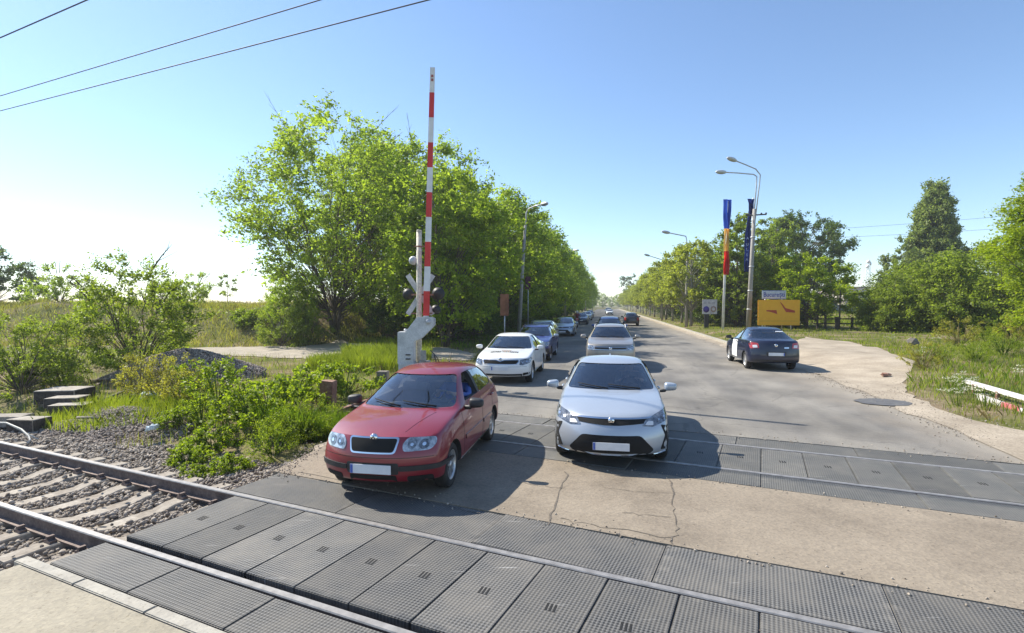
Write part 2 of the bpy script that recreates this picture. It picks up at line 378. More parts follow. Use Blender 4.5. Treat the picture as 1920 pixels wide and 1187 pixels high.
vm2 = t.nodes.new('ShaderNodeVectorMath'); vm2.operation = 'SCALE'; t.links.new(c, vm2.inputs[0]); t.links.new(rc.outputs[0], vm2.inputs['Scale']); c = vm2.outputs[0]
# sand trodden in from the verges
sxa = t.nodes.new('ShaderNodeSeparateXYZ'); t.links.new(tca.outputs['Object'], sxa.inputs[0])
nsa = t.nodes.new('ShaderNodeTexNoise'); nsa.inputs['Scale'].default_value = 0.8; nsa.inputs['Detail'].default_value = 9; nsa.inputs['Roughness'].default_value = 0.7; t.links.new(tca.outputs['Object'], nsa.inputs['Vector'])
ad = t.nodes.new('ShaderNodeMath'); ad.operation = 'MULTIPLY_ADD'; ad.inputs[1].default_value = -3.2; t.links.new(nsa.outputs['Fac'], ad.inputs[0]); t.links.new(sxa.outputs[1], ad.inputs[2])
ra = t.nodes.new('ShaderNodeMapRange'); ra.inputs['From Min'].default_value = -6.6; ra.inputs['From Max'].default_value = -9.0; t.links.new(ad.outputs[0], ra.inputs['Value'])
rb = t.nodes.new('ShaderNodeMath'); rb.operation = 'MULTIPLY'; rb.inputs[1].default_value = 0.6; t.links.new(ra.outputs[0], rb.inputs[0])
c = mixc(t, c, (0.36, 0.30, 0.225), rb.outputs[0])
t.links.new(c, b.inputs['Base Color']); b.inputs['Roughness'].default_value = 0.85; b.inputs['Specular IOR Level'].default_value = 0.3
bump(t, b, f3, 0.25, 0.004)
M_ASPH = m
M_SAND = pmat('sandy_dirt', (0.29, 0.238, 0.175), (0.44, 0.37, 0.28), 0.8, 0.95, detail=8, fine=(26, 0.75, 1.12), bmp=0.3, dist=0.01)
M_PATH = pmat('dusty_track', (0.3, 0.26, 0.2), (0.42, 0.36, 0.28), 1.3, 0.95, detail=8, fine=(20, 0.75, 1.1))

def slab(name, pts, top, thick, mat, label=None):
    bm = bmesh.new()
    prism(bm, [(q.x, q.y) for q in pts], thick, Matrix.Translation((0, 0, top - thick)))
    return tag(obj(name, bm, mat), kind='structure')
def sL(p, v=-4.75): return (v - 0.2597 * p) / 0.9655
# road over the tracks, seen from the camera's car
slab('approach_road', [TS(-6.2, 2.48), TS(-6.2, -1), TS(-8, -16), TS(14, -16), TS(14, 2.48)], 0.0, 0.3, M_NEAR)
slab('concrete_apron', [TS(sL(5.47), 5.47), TS(7.3, 5.47), TS(7.0, 7.70), TS(sL(7.7), 7.70)], 0.0, 0.3, M_APRON)
# the street itself lies in a local frame along the road so that its streaks follow it
rd = [TS(sL(10.52), 10.52), TS(4.6, 10.52), UV(900, 7.15), UV(900, -4.75)]
bm = bmesh.new(); Rm = Matrix.Rotation(-ROAD_ROT, 4, 'Z')
prism(bm, [((Rm @ q).x, (Rm @ q).y) for q in rd], 0.14, Matrix.Translation((0, 0, -0.14)))
tag(obj('road', bm, M_ASPH, rot=(0, 0, ROAD_ROT)), kind='structure')
# edge beams between rubber panels and the approach
bm = bmesh.new()
for i in range(14):
    q = TS(-5.85 + i * 1.0, 2.553); bx(bm, (q.x, q.y, -0.10), (0.985, 0.11, 0.205), TRACK_ROT)
tag(obj('kerb_strip', bm, M_EDGE, bevel=0.008), kind='structure')
# crooked cracks and the cut joint in the concrete apron
rng = random.Random(5)
bm = bmesh.new()
def crack(pts, w0, z=0.004):
    out = []
    for a_, b_ in zip(pts, pts[1:]):
        for k in range(6):
            q = a_.lerp(b_, k / 6); out.append(q + Vector((rng.gauss(0, 0.018), rng.gauss(0, 0.018), 0)))
    out.append(pts[-1]); pr = None
    for i, q in enumerate(out):
        d = (out[min(i + 1, len(out) - 1)] - out[max(i - 1, 0)]).normalized(); n = Vector((-d.y, d.x, 0)) * w0 * rng.uniform(0.25, 1)
        c_ = (bm.verts.new((q.x + n.x, q.y + n.y, z)), bm.verts.new((q.x - n.x, q.y - n.y, z)))
        if pr: bm.faces.new((pr[0], c_[0], c_[1], pr[1]))
        pr = c_
crack([G(1255, 897), G(1262, 940), G(1268, 985), G(1262, 1024)], 0.012)
crack([G(1062, 885), G(1045, 930), G(1028, 985)], 0.013)
crack([G(1052, 972), G(1130, 988), G(1258, 1008)], 0.008)
crack([G(560, 885), G(700, 915), G(900, 962)], 0.008)
crack([G(960, 900), G(1010, 912), G(1060, 915)], 0.006)
crack([G(1130, 915), G(1190, 922), G(1255, 925)], 0.005)
crack([G(1160, 960), G(1210, 966), G(1258, 970)], 0.007)
bmesh.ops.recalc_face_normals(bm, faces=bm.faces)
for f in bm.faces:
    if f.normal.z < 0: f.normal_flip()
tag(obj('apron_cracks', bm, M_CRACK), kind='structure')

def draped(name, poly, mat, lift=0.012, cell=0.5, flat=None, jag=0.12, seed=1):
    """irregular sheet that lies on the terrain"""
    r_ = random.Random(seed); pp = []
    for a_, b_ in zip(poly, poly[1:] + poly[:1]):
        n = max(1, int((b_ - a_).length / 0.45))
        for k in range(n):
            q = a_.lerp(b_, k / n); pp.append((q.x + r_.gauss(0, jag), q.y + r_.gauss(0, jag)))
    bm = bmesh.new(); bm.faces.new([bm.verts.new((x, y, 0)) for x, y in pp])
    lo = (min(x for x, y in pp), min(y for x, y in pp)); hi = (max(x for x, y in pp), max(y for x, y in pp))
    for ax in (0, 1):
        k = lo[ax] + cell
        while k < hi[ax]:
            co = [0, 0, 0]; no = [0, 0, 0]; co[ax] = k; no[ax] = 1
            bmesh.ops.bisect_plane(bm, geom=bm.verts[:] + bm.edges[:] + bm.faces[:], plane_co=co, plane_no=no); k += cell
    bmesh.ops.triangulate(bm, faces=bm.faces)
    for v in bm.verts:
        v.co.z = max(flat, hz(v.co.x, v.co.y) + 0.015) if flat is not None else hz(v.co.x, v.co.y) + lift
    bmesh.ops.recalc_face_normals(bm, faces=bm.faces)
    if bm.faces[:][0].normal.z < 0: bmesh.ops.reverse_faces(bm, faces=bm.faces)
    return tag(obj(name, bm, mat), kind='structure')
dv = [G(*q) for q in ((1508, 694), (1560, 713), (1620, 735), (1690, 768), (1760, 796), (1850, 832), (1990, 890), (2300, 1010), (2300, 930), (1990, 838), (1920, 805), (1830, 790), (1760, 768), (1702, 738), (1698, 722), (1716, 692), (1650, 667), (1590, 650), (1512, 639), (1490, 648), (1440, 655), (1400, 656), (1420, 667), (1450, 680))]
draped('driveway', dv, M_SAND, flat=0.012, jag=0.06, seed=3)
pth = [G(*q) for q in ((300, 660), (380, 652), (450, 649), (560, 651), (640, 642), (700, 646), (740, 655), (830, 652), (892, 662), (880, 676), (760, 671), (700, 674), (560, 672), (430, 666), (330, 672))]
draped('dirt_path', pth, M_PATH, lift=0.03, cell=0.8, jag=0.15, seed=4)
lf = [G(*q) for q in ((515, 893), (545, 868), (600, 835), (640, 822), (720, 760), (800, 730), (880, 690), (905, 690), (860, 760), (760, 830), (640, 890), (600, 897))]
draped('verge_dirt', lf, M_SAND, flat=-0.012, jag=0.06, seed=6)
# sandy gutter and kerb on the far side
bm = bmesh.new()
u0, u1 = 22.5, 420
for a_, b_, z in ((6.55, 7.2, 0.005),):
    k = u0; pr = None; r_ = random.Random(9)
    while k < u1:
        c_ = (bm.verts.new(UV(k, a_ + r_.uniform(-0.12, 0.2), z)), bm.verts.new(UV(k, b_, z)))
        if pr: bm.faces.new((pr[0], pr[1], c_[1], c_[0]))
        pr = c_; k += 0.6 if k < 60 else 3
for f in bm.faces:
    f.normal_update()
    if f.normal.z < 0: f.normal_flip()
tag(obj('gutter', bm, M_SAND), kind='structure')
bm = bmesh.new(); k = 24.0
while k < u1:
    ln = 1.0 if k < 80 else 6.0
    q = UV(k + ln / 2, 7.33); bx(bm, (q.x, q.y, 0.0), (ln - 0.015, 0.26, 0.26), ROAD_ROT); k += ln
tag(obj('kerb', bm, M_EDGE), kind='structure')
# left kerb edge of the street further on
bm = bmesh.new(); k = 34.0
while k < u1:
    ln = 1.0 if k < 80 else 6.0
    q = UV(k + ln / 2, -4.88); bx(bm, (q.x, q.y, -0.02), (ln - 0.015, 0.24, 0.22), ROAD_ROT); k += ln
tag(obj('kerb', bm, M_EDGE), kind='structure')
# repaired round patch in the carriageway
bm = bmesh.new(); c0 = G(1655, 755)
pv = [bm.verts.new((c0.x + 0.62 * math.cos(a_ / 28 * 2 * math.pi) * (1 + 0.06 * math.sin(a_ * 1.7)), c0.y + 0.50 * math.sin(a_ / 28 * 2 * math.pi) * (1 + 0.05 * math.sin(a_ * 2.3)), 0.02)) for a_ in range(28)]
bm.faces.new(pv)
tag(obj('road_patch', bm, pmat('tar_patch', (0.085, 0.085, 0.09), (0.13, 0.13, 0.13), 5, 0.85, fine=(50, 0.8, 1.15))), kind='structure')

# ------------------------------------------------------------------ rubber crossing panels
def rubber(name, c_hole, c_rib, pitch, dirt):
    m, t, b = base_mat(name)
    tc = t.nodes.new('ShaderNodeTexCoord'); sx = t.nodes.new('ShaderNodeSeparateXYZ'); t.links.new(tc.outputs['Object'], sx.inputs[0])
    def mth(op, x, y=None):
        n = t.nodes.new('ShaderNodeMath'); n.operation = op
        for i, s in enumerate((x, y)):
            if s is None: continue
            if isinstance(s, (int, float)): n.inputs[i].default_value = s
            else: t.links.new(s, n.inputs[i])
        return n.outputs[0]
    k = 2 * math.pi / pitch * 0.7071
    a_ = mth('SINE', mth('MULTIPLY', mth('ADD', sx.outputs[0], sx.outputs[1]), k)); b_ = mth('SINE', mth('MULTIPLY', mth('SUBTRACT', sx.outputs[0], sx.outputs[1]), k))
    h = mth('MULTIPLY', a_, b_)
    rp = t.nodes.new('ShaderNodeValToRGB'); t.links.new(mth('ADD', mth('MULTIPLY', h, 0.5), 0.5), rp.inputs['Fac'])
    rp.color_ramp.elements[0].position = 0.3; rp.color_ramp.elements[1].position = 0.62
    rp.color_ramp.elements[0].color = (*c_hole, 1); rp.color_ramp.elements[1].color = (*c_rib, 1)
    oi = t.nodes.new('ShaderNodeObjectInfo'); mr = t.nodes.new('ShaderNodeMapRange'); t.links.new(oi.outputs['Random'], mr.inputs['Value'])
    mr.inputs['To Min'].default_value = 0.78; mr.inputs['To Max'].default_value = 1.18
    geo = t.nodes.new('ShaderNodeNewGeometry')
    n = t.nodes.new('ShaderNodeTexNoise'); n.inputs['Scale'].default_value = 1.6; n.inputs['Detail'].default_value = 8; n.inputs['Roughness'].default_value = 0.7
    t.links.new(geo.outputs['Position'], n.inputs['Vector'])
    r2 = t.nodes.new('ShaderNodeValToRGB'); t.links.new(n.outputs['Fac'], r2.inputs['Fac']); r2.color_ramp.elements[0].position = 0.40; r2.color_ramp.elements[1].position = 0.66
    c = mixc(t, rp.outputs['Color'], dirt, mth('MULTIPLY', r2.outputs['Color'], 0.75))
    # grit lodged along the panel edges
    tc2 = t.nodes.new('ShaderNodeTexCoord'); s2 = t.nodes.new('ShaderNodeSeparateXYZ'); t.links.new(tc2.outputs['Generated'], s2.inputs[0])
    ed = mth('MAXIMUM', mth('ABSOLUTE', mth('SUBTRACT', s2.outputs[0], 0.5)), mth('MULTIPLY', mth('ABSOLUTE', mth('SUBTRACT', s2.outputs[1], 0.5)), 1.0))
    n3 = t.nodes.new('ShaderNodeTexNoise'); n3.inputs['Scale'].default_value = 7; n3.inputs['Detail'].default_value = 7; t.links.new(geo.outputs['Position'], n3.inputs['Vector'])
    er = t.nodes.new('ShaderNodeMapRange'); t.links.new(mth('ADD', ed, mth('MULTIPLY', mth('SUBTRACT', n3.outputs['Fac'], 0.5), 0.35)), er.inputs['Value']); er.inputs['From Min'].default_value = 0.46; er.inputs['From Max'].default_value = 0.56
    c = mixc(t, c, tuple(min(1, q * 1.25) for q in dirt), mth('MULTIPLY', er.outputs[0], 0.65))
    # pale scrapes
    mp = t.nodes.new('ShaderNodeMapping'); mp.inputs['Rotation'].default_value = (0, 0, 0.9); mp.inputs['Scale'].default_value = (0.7, 14, 1); t.links.new(geo.outputs['Position'], mp.inputs[0])
    n4 = t.nodes.new('ShaderNodeTexNoise'); n4.inputs['Scale'].default_value = 2.2; n4.inputs['Detail'].default_value = 2; t.links.new(mp.outputs[0], n4.inputs['Vector'])
    sr = t.nodes.new('ShaderNodeMapRange'); t.links.new(n4.outputs['Fac'], sr.inputs['Value']); sr.inputs['From Min'].default_value = 0.70; sr.inputs['From Max'].default_value = 0.76
    c = mixc(t, c, (0.38, 0.37, 0.35), mth('MULTIPLY', sr.outputs[0], 0.6))
    vm = t.nodes.new('ShaderNodeVectorMath'); vm.operation = 'SCALE'; t.links.new(c, vm.inputs[0]); t.links.new(mr.outputs[0], vm.inputs['Scale'])
    t.links.new(vm.outputs[0], b.inputs['Base Color']); b.inputs['Roughness'].default_value = 0.7; b.inputs['Specular IOR Level'].default_value = 0.35
    bump(t, b, h, 0.5, 0.006)
    return m
M_RUB = rubber('crossing_rubber', (0.03, 0.03, 0.03), (0.16, 0.156, 0.148), 0.046, (0.165, 0.152, 0.132))
M_RUB2 = rubber('crossing_rubber_worn', (0.075, 0.075, 0.07), (0.135, 0.133, 0.124), 0.040, (0.17, 0.16, 0.14))
def panel_mesh(w, l, th=0.09):
    bm = bmesh.new(); bx(bm, (0, 0, -th / 2), (w, l, th))
    bmesh.ops.bevel(bm, geom=bm.edges[:], offset=0.007, segments=2, affect='EDGES')
    me = bpy.data.meshes.new('rubber_panel'); bm.to_mesh(me); bm.free(); return me
def slot_mesh():
    bm = bmesh.new()
    for k in (-1, 0, 1): bx(bm, (k * 0.034, 0, 0.0012), (0.017, 0.105, 0.002), rot=Matrix.Rotation(0.12, 4, 'Z'))
    me = bpy.data.meshes.new('lifting_slot'); bm.to_mesh(me); bm.free(); me.materials.append(MAT['black']); return me
SLOT = slot_mesh()
def panel_row(s0, n, w, p0, p1, mat, group, lab, slot=False, jit=0.006, seed=0):
    r_ = random.Random(seed); me = panel_mesh(w - 0.006, p1 - p0); me.materials.append(mat)
    for i in range(n):
        q = TS(s0 + (i + 0.5) * w, (p0 + p1) / 2, r_.uniform(-jit, 0))
        o = link('rubber_panel', me, None, None, q, (r_.gauss(0, 0.002), r_.gauss(0, 0.003), TRACK_ROT + r_.gauss(0, 0.002)))
        tag(o, lab % ORD[i], 'crossing panel', group)
        if slot: link('lifting_slot', SLOT, None, o)
panel_row(-6.0, 18, 0.6, 3.285, 4.555, M_RUB, 'rubber panels between the near rails', 'ribbed dark rubber panel between the two near rails, %s counted from the open ballast', True, seed=1)
panel_row(-6.0, 9, 1.2, 2.625, 3.095, M_RUB, 'rubber panels on the near side of the near track', 'narrow ribbed rubber panel beside the nearest rail, %s counted from the open ballast', seed=2)
panel_row(-6.25, 8, 1.8, 4.665, 5.455, M_RUB, 'rubber panels beyond the near track', 'wide ribbed rubber panel between near track and pale concrete, %s from the ballast', seed=3)
panel_row(-7.2, 23, 0.6, 8.435, 9.815, M_RUB2, 'rubber panels between the far rails', 'worn grey panel between the far rails, %s counted from the grassy verge', True, seed=4)
panel_row(-7.2, 8, 1.8, 7.725, 8.315, M_RUB2, 'rubber panels on the near side of the far track', 'worn narrow panel between pale concrete and far track, %s from the verge', seed=5)
panel_row(-7.6, 8, 1.8, 9.925, 10.50, M_RUB2, 'rubber panels beyond the far track', 'worn narrow panel between far track and grey asphalt, %s from the verge', seed=6)

# ------------------------------------------------------------------ rails and sleepers
def rail(p, s0, s1, label):
    prof = [(-0.07, -0.165), (0.07, -0.165), (0.07, -0.152), (0.012, -0.138), (0.010, -0.045), (0.034, -0.036), (0.036, -0.012), (0.030, -0.001), (-0.030, -0.001), (-0.036, -0.012), (-0.034, -0.036), (-0.010, -0.045), (-0.012, -0.138), (-0.07, -0.152)]
    prof = [(x, z + 0.004) for x, z in prof]
    bm = bmesh.new(); rings = []
    n = 24
    for i in range(n + 1):
        s = s0 + (s1 - s0) * i / n
        rings.append([bm.verts.new((s, x, z)) for x, z in prof])
    L_ = len(prof)
    for a_, b_ in zip(rings, rings[1:]):
        for k in range(L_):
            f = bm.faces.new((a_[k], b_[k], b_[(k + 1) % L_], a_[(k + 1) % L_])); f.material_index = 1 if k in (6, 7, 8) else 0
    bm.faces.new(rings[0]); bm.faces.new(rings[-1][::-1])
    bmesh.ops.recalc_face_normals(bm, faces=bm.faces)
    q = TS(0, p); return tag(obj('rail', bm, [MAT['railside'], MAT['railtop']], None, (q.x, q.y, 0), (0, 0, TRACK_ROT)), label, 'rail', 'rails of the crossing')
rail(3.16, -60, 12, 'rusty steel rail with polished top, nearest of the four rails')
rail(4.61, -60, 12, 'rusty steel rail in front of the red car, far rail of the near track')
rail(8.375, -9, 14, 'sunken rail between worn panels, near rail of the far track')
rail(9.87, -9, 14, 'sunken rail nearest the grey asphalt, far rail of the far track')
M_SLEEP = pmat('sleeper_concrete', (0.24, 0.20, 0.155), (0.42, 0.375, 0.31), 2.5, 0.9, fine=(22, 0.78, 1.1), bmp=0.2)
def sleeper_mesh():
    bm = bmesh.new(); prof = [(-1.27, 0.0), (-0.95, 0.01), (-0.45, 0.0), (-0.3, -0.035), (0.3, -0.035), (0.45, 0.0), (0.95, 0.01), (1.27, 0.0)]; rings = []
    for y, dz in prof:
        rings.append([bm.verts.new((x, y, z)) for x, z in ((-0.15, -0.22), (0.15, -0.22), (0.115, dz - 0.012), (0.1, dz), (-0.1, dz), (-0.115, dz - 0.012))])
    for a_, b_ in zip(rings, rings[1:]):
        for k in range(6): bm.faces.new((a_[k], b_[k], b_[(k + 1) % 6], a_[(k + 1) % 6]))
    bm.faces.new(rings[0]); bm.faces.new(rings[-1]); bmesh.ops.recalc_face_normals(bm, faces=bm.faces)
    me = bpy.data.meshes.new('sleeper'); bm.to_mesh(me); bm.free(); me.materials.append(M_SLEEP); return me
def clip_mesh():
    bm = bmesh.new()
    prism(bm, [(-0.065, 0.0), (0.065, 0.0), (0.065, 0.03), (0.02, 0.04), (0.018, 0.075), (-0.018, 0.075), (-0.02, 0.04), (-0.065, 0.03)], 0.07, Matrix(((1, 0, 0, 0), (0, 0, 1, -0.035), (0, 1, 0, 0.006), (0, 0, 0, 1))))
    me = bpy.data.meshes.new('rail_clip'); bm.to_mesh(me); bm.free(); me.materials.append(MAT['railside']); return me
SLM, CLM = sleeper_mesh(), clip_mesh()
r_ = random.Random(12)
for i in range(22):
    q = TS(-6.32 - i * 0.62, 3.885, -0.168)
    o = link('sleeper', SLM, None, None, q, (0, 0, TRACK_ROT + r_.gauss(0, 0.012)))
    tag(o, 'pale concrete sleeper under the near rails, %s counted from the rubber panels' % ORD[i], 'sleeper', 'concrete sleepers of the near track')
    for cy in ((-0.84, -0.61, 0.61, 0.84) if i < 14 else ()): link('rail_clip', CLM, None, o, (0, cy, 0))

# ------------------------------------------------------------------ ballast and gravel
def stones(name, pts, rad, seed, mat):
    rg = np.random.default_rng(seed); bm = bmesh.new(); bmesh.ops.create_icosphere(bm, subdivisions=1, radius=1)
    v0 = np.array([v.co for v in bm.verts]); f0 = np.array([[v.index for v in f.verts] for f in bm.faces]); bm.free()
    n = len(pts); nv = len(v0)
    a = rg.normal(size=(n, 4)); a /= np.linalg.norm(a, axis=1)[:, None]; w_, x, y, z = a.T
    Rm = np.stack([np.stack([1 - 2 * (y * y + z * z), 2 * (x * y - z * w_), 2 * (x * z + y * w_)], -1), np.stack([2 * (x * y + z * w_), 1 - 2 * (x * x + z * z), 2 * (y * z - x * w_)], -1), np.stack([2 * (x * z - y * w_), 2 * (y * z + x * w_), 1 - 2 * (x * x + y * y)], -1)], 1)
    sc = rg.uniform(0.55, 1.15, (n, 1, 3)) * rad.reshape(n, 1, 1)
    vv = v0[None] * sc * rg.uniform(0.72, 1.22, (n, nv, 1))
    vv = np.einsum('nij,nkj->nki', Rm, vv) + pts[:, None, :]
    ff = f0[None] + (np.arange(n) * nv)[:, None, None]
    return np_mesh(name, vv, ff, 3)
def stonemat(name, c1, c2):
    m, t, b = base_mat(name); g = t.nodes.new('ShaderNodeNewGeometry'); r = t.nodes.new('ShaderNodeValToRGB'); t.links.new(g.outputs['Random Per Island'], r.inputs['Fac'])
    r.color_ramp.elements[0].color = (*c1, 1); r.color_ramp.elements[1].color = (*c2, 1)
    c, _ = noise_col(t, (0.75,) * 3, (1.2,) * 3, 25, 3); t.links.new(mixc(t, r.outputs['Color'], c, 1.0, 'MULTIPLY'), b.inputs['Base Color'])
    b.inputs['Roughness'].default_value = 0.9; b.inputs['Specular IOR Level'].default_value = 0.25
    return m
M_STONE = stonemat('ballast_stone', (0.17, 0.14, 0.11), (0.46, 0.40, 0.33))
M_STONE_D = stonemat('gravel_stone', (0.16, 0.13, 0.105), (0.40, 0.335, 0.28))
M_BALB = pmat('ballast_bed', (0.12, 0.1, 0.08), (0.26, 0.22, 0.18), 16, 0.95, bmp=0.8, dist=0.03)
rg = np.random.default_rng(3)
def ball_h(s, p):
    d = np.abs(p - 3.885); sh = np.where(d < 1.35, -0.215, -0.215 - 0.05 * (d - 1.35))
    return sh + 0.012 * np.sin(s * 5) * np.sin(p * 6)
ss, pp_ = np.meshgrid(np.linspace(-46, -6.12, 110), np.linspace(0.6, 6.75, 40))
q = np.array(A)[None, None] * ss[..., None] + np.array(M)[None, None] * pp_[..., None]; q[..., 2] = ball_h(ss, pp_) - 0.012 - 0.06 * np.maximum(0, 1.0 - np.minimum(pp_ - 0.6, 6.75 - pp_)) 
ii = np.arange(ss.size).reshape(ss.shape); ff = np.stack([ii[:-1, :-1], ii[:-1, 1:], ii[1:, 1:], ii[1:, :-1]], -1)
tag(link('ballast_bed', np_mesh('ballast_bed', q, ff, 4, True), M_BALB), kind='structure')
def ball_pts(n, s0, s1, p0, p1):
    s = rg.uniform(s0, s1, n); p = rg.uniform(p0, p1, n); z = ball_h(s, p) + rg.uniform(-0.006, 0.03, n)
    k = np.abs((s + 6.32) / 0.62 - np.round((s + 6.32) / 0.62)) * 0.62          # clear the sleeper tops
    ok = ~((k < 0.13) & (np.abs(p - 3.885) < 1.25)) | (rg.uniform(size=n) < 0.04)
    ok &= ~((np.abs(p - 3.16) < 0.09) | (np.abs(p - 4.61) < 0.09))
    on = (k < 0.13) & (np.abs(p - 3.885) < 1.25); z = np.where(on, -0.15, z)
    return (np.array(A)[None] * s[:, None] + np.array(M)[None] * p[:, None] + np.array([0, 0, 1])[None] * z[:, None])[ok]
bp = np.concatenate([ball_pts(17000, -14, -6.15, 1.6, 6.4), ball_pts(6000, -26, -14, 1.6, 6.6)])
tag(link('ballast', stones('ballast', bp, rg.uniform(0.018, 0.040, len(bp)), 4, M_STONE), M_STONE), 'grey-brown crushed stone ballast around the rails and sleepers', 'ballast', kind='stuff')
# spill of gravel beyond the track and the heap behind it
def heap(name, c, rx, ry, h, n, rot, seed, rad, label, pw=1.25):
    r2 = np.random.default_rng(seed); a = r2.uniform(0, 2 * np.pi, n); r = np.sqrt(r2.uniform(0, 1, n))
    lx, ly = r * np.cos(a), r * np.sin(a); wob = 1 + 0.16 * np.sin(3 * a + seed) + 0.1 * np.sin(5 * a)
    z = h * np.clip(1 - (r / wob) ** 1.5, 0, 1) ** pw + 0.06 * np.sin(lx * 7 + seed) * np.sin(ly * 6) * (1 - r)
    X = c.x + (lx * rx * math.cos(rot) - ly * ry * math.sin(rot)); Y = c.y + (lx * rx * math.sin(rot) + ly * ry * math.cos(rot))
    st_ = stones(name, np.stack([X, Y, HGT(X, Y) + z + 0.01], -1), r2.uniform(rad[0], rad[1], n), seed, M_STONE_D)
    # body of the heap under the loose stones
    na, nr = 40, 12; aa, rr = np.meshgrid(np.linspace(0, 2 * np.pi, na), np.linspace(0, 1.02, nr)); lx, ly = rr * np.cos(aa), rr * np.sin(aa); wob = 1 + 0.16 * np.sin(3 * aa + seed) + 0.1 * np.sin(5 * aa)
    zz = h * np.clip(1 - (rr / wob) ** 1.5, 0, 1) ** pw - 0.03 - 0.08 * (rr > 0.95)
    X = c.x + (lx * rx * math.cos(rot) - ly * ry * math.sin(rot)); Y = c.y + (lx * rx * math.sin(rot) + ly * ry * math.cos(rot))
    i2 = np.arange(na * nr).reshape(nr, na); f2 = np.stack([i2[:-1, :-1], i2[1:, :-1], i2[1:, 1:], i2[:-1, 1:]], -1)
    core = np_mesh('heap_core', np.stack([X, Y, HGT(X, Y) + zz], -1), f2, 4, True)
    bm = bmesh.new(); bm.from_mesh(st_); nb = len(bm.faces); bm.from_mesh(core)
    bm.faces.ensure_lookup_table()
    for f in bm.faces[nb:]: f.material_index = 1
    return tag(obj(name, bm, [M_STONE_D, M_BALB]), label, 'gravel heap', kind='stuff')
heap('gravel_heap', Vector((-10.9, 17.6, 0)), 2.7, 1.9, 0.98, 9500, -0.1, 7, (0.022, 0.05), 'dark grey heap of crushed stone behind the yellow-green weeds')
heap('gravel_spill', Vector((-8.6, 11.3, 0)), 2.4, 1.1, 0.22, 5200, -0.42, 8, (0.018, 0.038), 'low spill of brown crushed stone between the near track and the grass')

# loose grit along the driveway, the gutter and the concrete edges
gp = []
r2 = np.random.default_rng(41)
def along(poly, n, sd, z=0.012):
    for a_, b_ in zip(poly, poly[1:]):
        k = max(1, int(n * (b_ - a_).length)); f = r2.uniform(0, 1, k)
        q = np.array(a_)[None] * (1 - f[:, None]) + np.array(b_)[None] * f[:, None] + r2.normal(size=(k, 3)) * np.array([sd, sd, 0]); q[:, 2] = np.maximum(z, HGT(q[:, 0], q[:, 1]) + 0.02); gp.append(q)
along(dv[:6], 90, 0.22); along(dv[10:15], 60, 0.25); along([UV(22, 6.75), UV(45, 6.75)], 25, 0.25)
along([TS(-6.3, 5.5), TS(6, 5.5)], 22, 0.10, 0.004); along([TS(-6.9, 7.66), TS(6, 7.66)], 14, 0.08, 0.004); along([TS(-7.4, 10.6), TS(4, 10.6)], 30, 0.15, 0.004); along([G(515, 893), G(545, 868), G(600, 835)], 160, 0.14, 0.004)
gp = np.concatenate(gp)
tag(link('road_grit', stones('road_grit', gp, r2.uniform(0.005, 0.017, len(gp)), 43, M_STONE), M_STONE), 'loose sandy grit along the driveway and the edges of the concrete', 'grit', kind='stuff')
# ------------------------------------------------------------------ vegetation builders
def leaf_mesh(name, pts, size, rg, mat, aspect=0.5, upb=0.5, dirs=None):
    n = len(pts); nrm = rg.normal(size=(n, 3)); nrm[:, 2] += upb; nrm /= np.linalg.norm(nrm, axis=1)[:, None]
    t_ = rg.normal(size=(n, 3)) if dirs is None else dirs + rg.normal(size=(n, 3)) * 0.6
    u = t_ - nrm * np.sum(t_ * nrm, 1)[:, None]; u /= np.linalg.norm(u, axis=1)[:, None] + 1e-9
    w_ = np.cross(nrm, u); l = (size * rg.uniform(0.45, 1.45, n))[:, None]; wd = l * aspect
    fold = nrm * l * 0.12
    co = np.stack([pts - u * l * 0.5, pts + w_ * wd * 0.5 + fold, pts + u * l * 0.5, pts - w_ * wd * 0.5 + fold], 1)
    me = np_mesh(name, co, np.arange(n * 4), 4); me.materials.append(mat); return me
PROF = {
    'round': lambda h: np.sqrt(np.clip(1 - (2 * h - 1) ** 2, 0.02, 1)),
    'dome': lambda h: np.sqrt(np.clip(1 - h ** 2.2, 0.02, 1)) * (0.72 + 0.28 * np.clip(h / 0.35, 0, 1)),
    'vase': lambda h: np.clip(0.42 + 0.62 * np.sin(np.clip(h * 1.12, 0, 1) * math.pi * 0.78), 0.05, 1) * np.sqrt(np.clip(1.03 - h ** 3.2, 0.03, 1)),
    'cone': lambda h: np.clip(1 - h, 0.03, 1) ** 0.75 * np.clip(0.55 + h * 3, 0, 1),
    'spire': lambda h: np.clip(1.02 - h, 0.02, 1) ** 0.62 * np.clip(0.6 + 1.5 * h, 0, 1),
    'poplar': lambda h: np.clip(np.sin(np.clip(h, 0.02, 0.98) ** 0.7 * math.pi), 0.05, 1) ** 0.7,
}
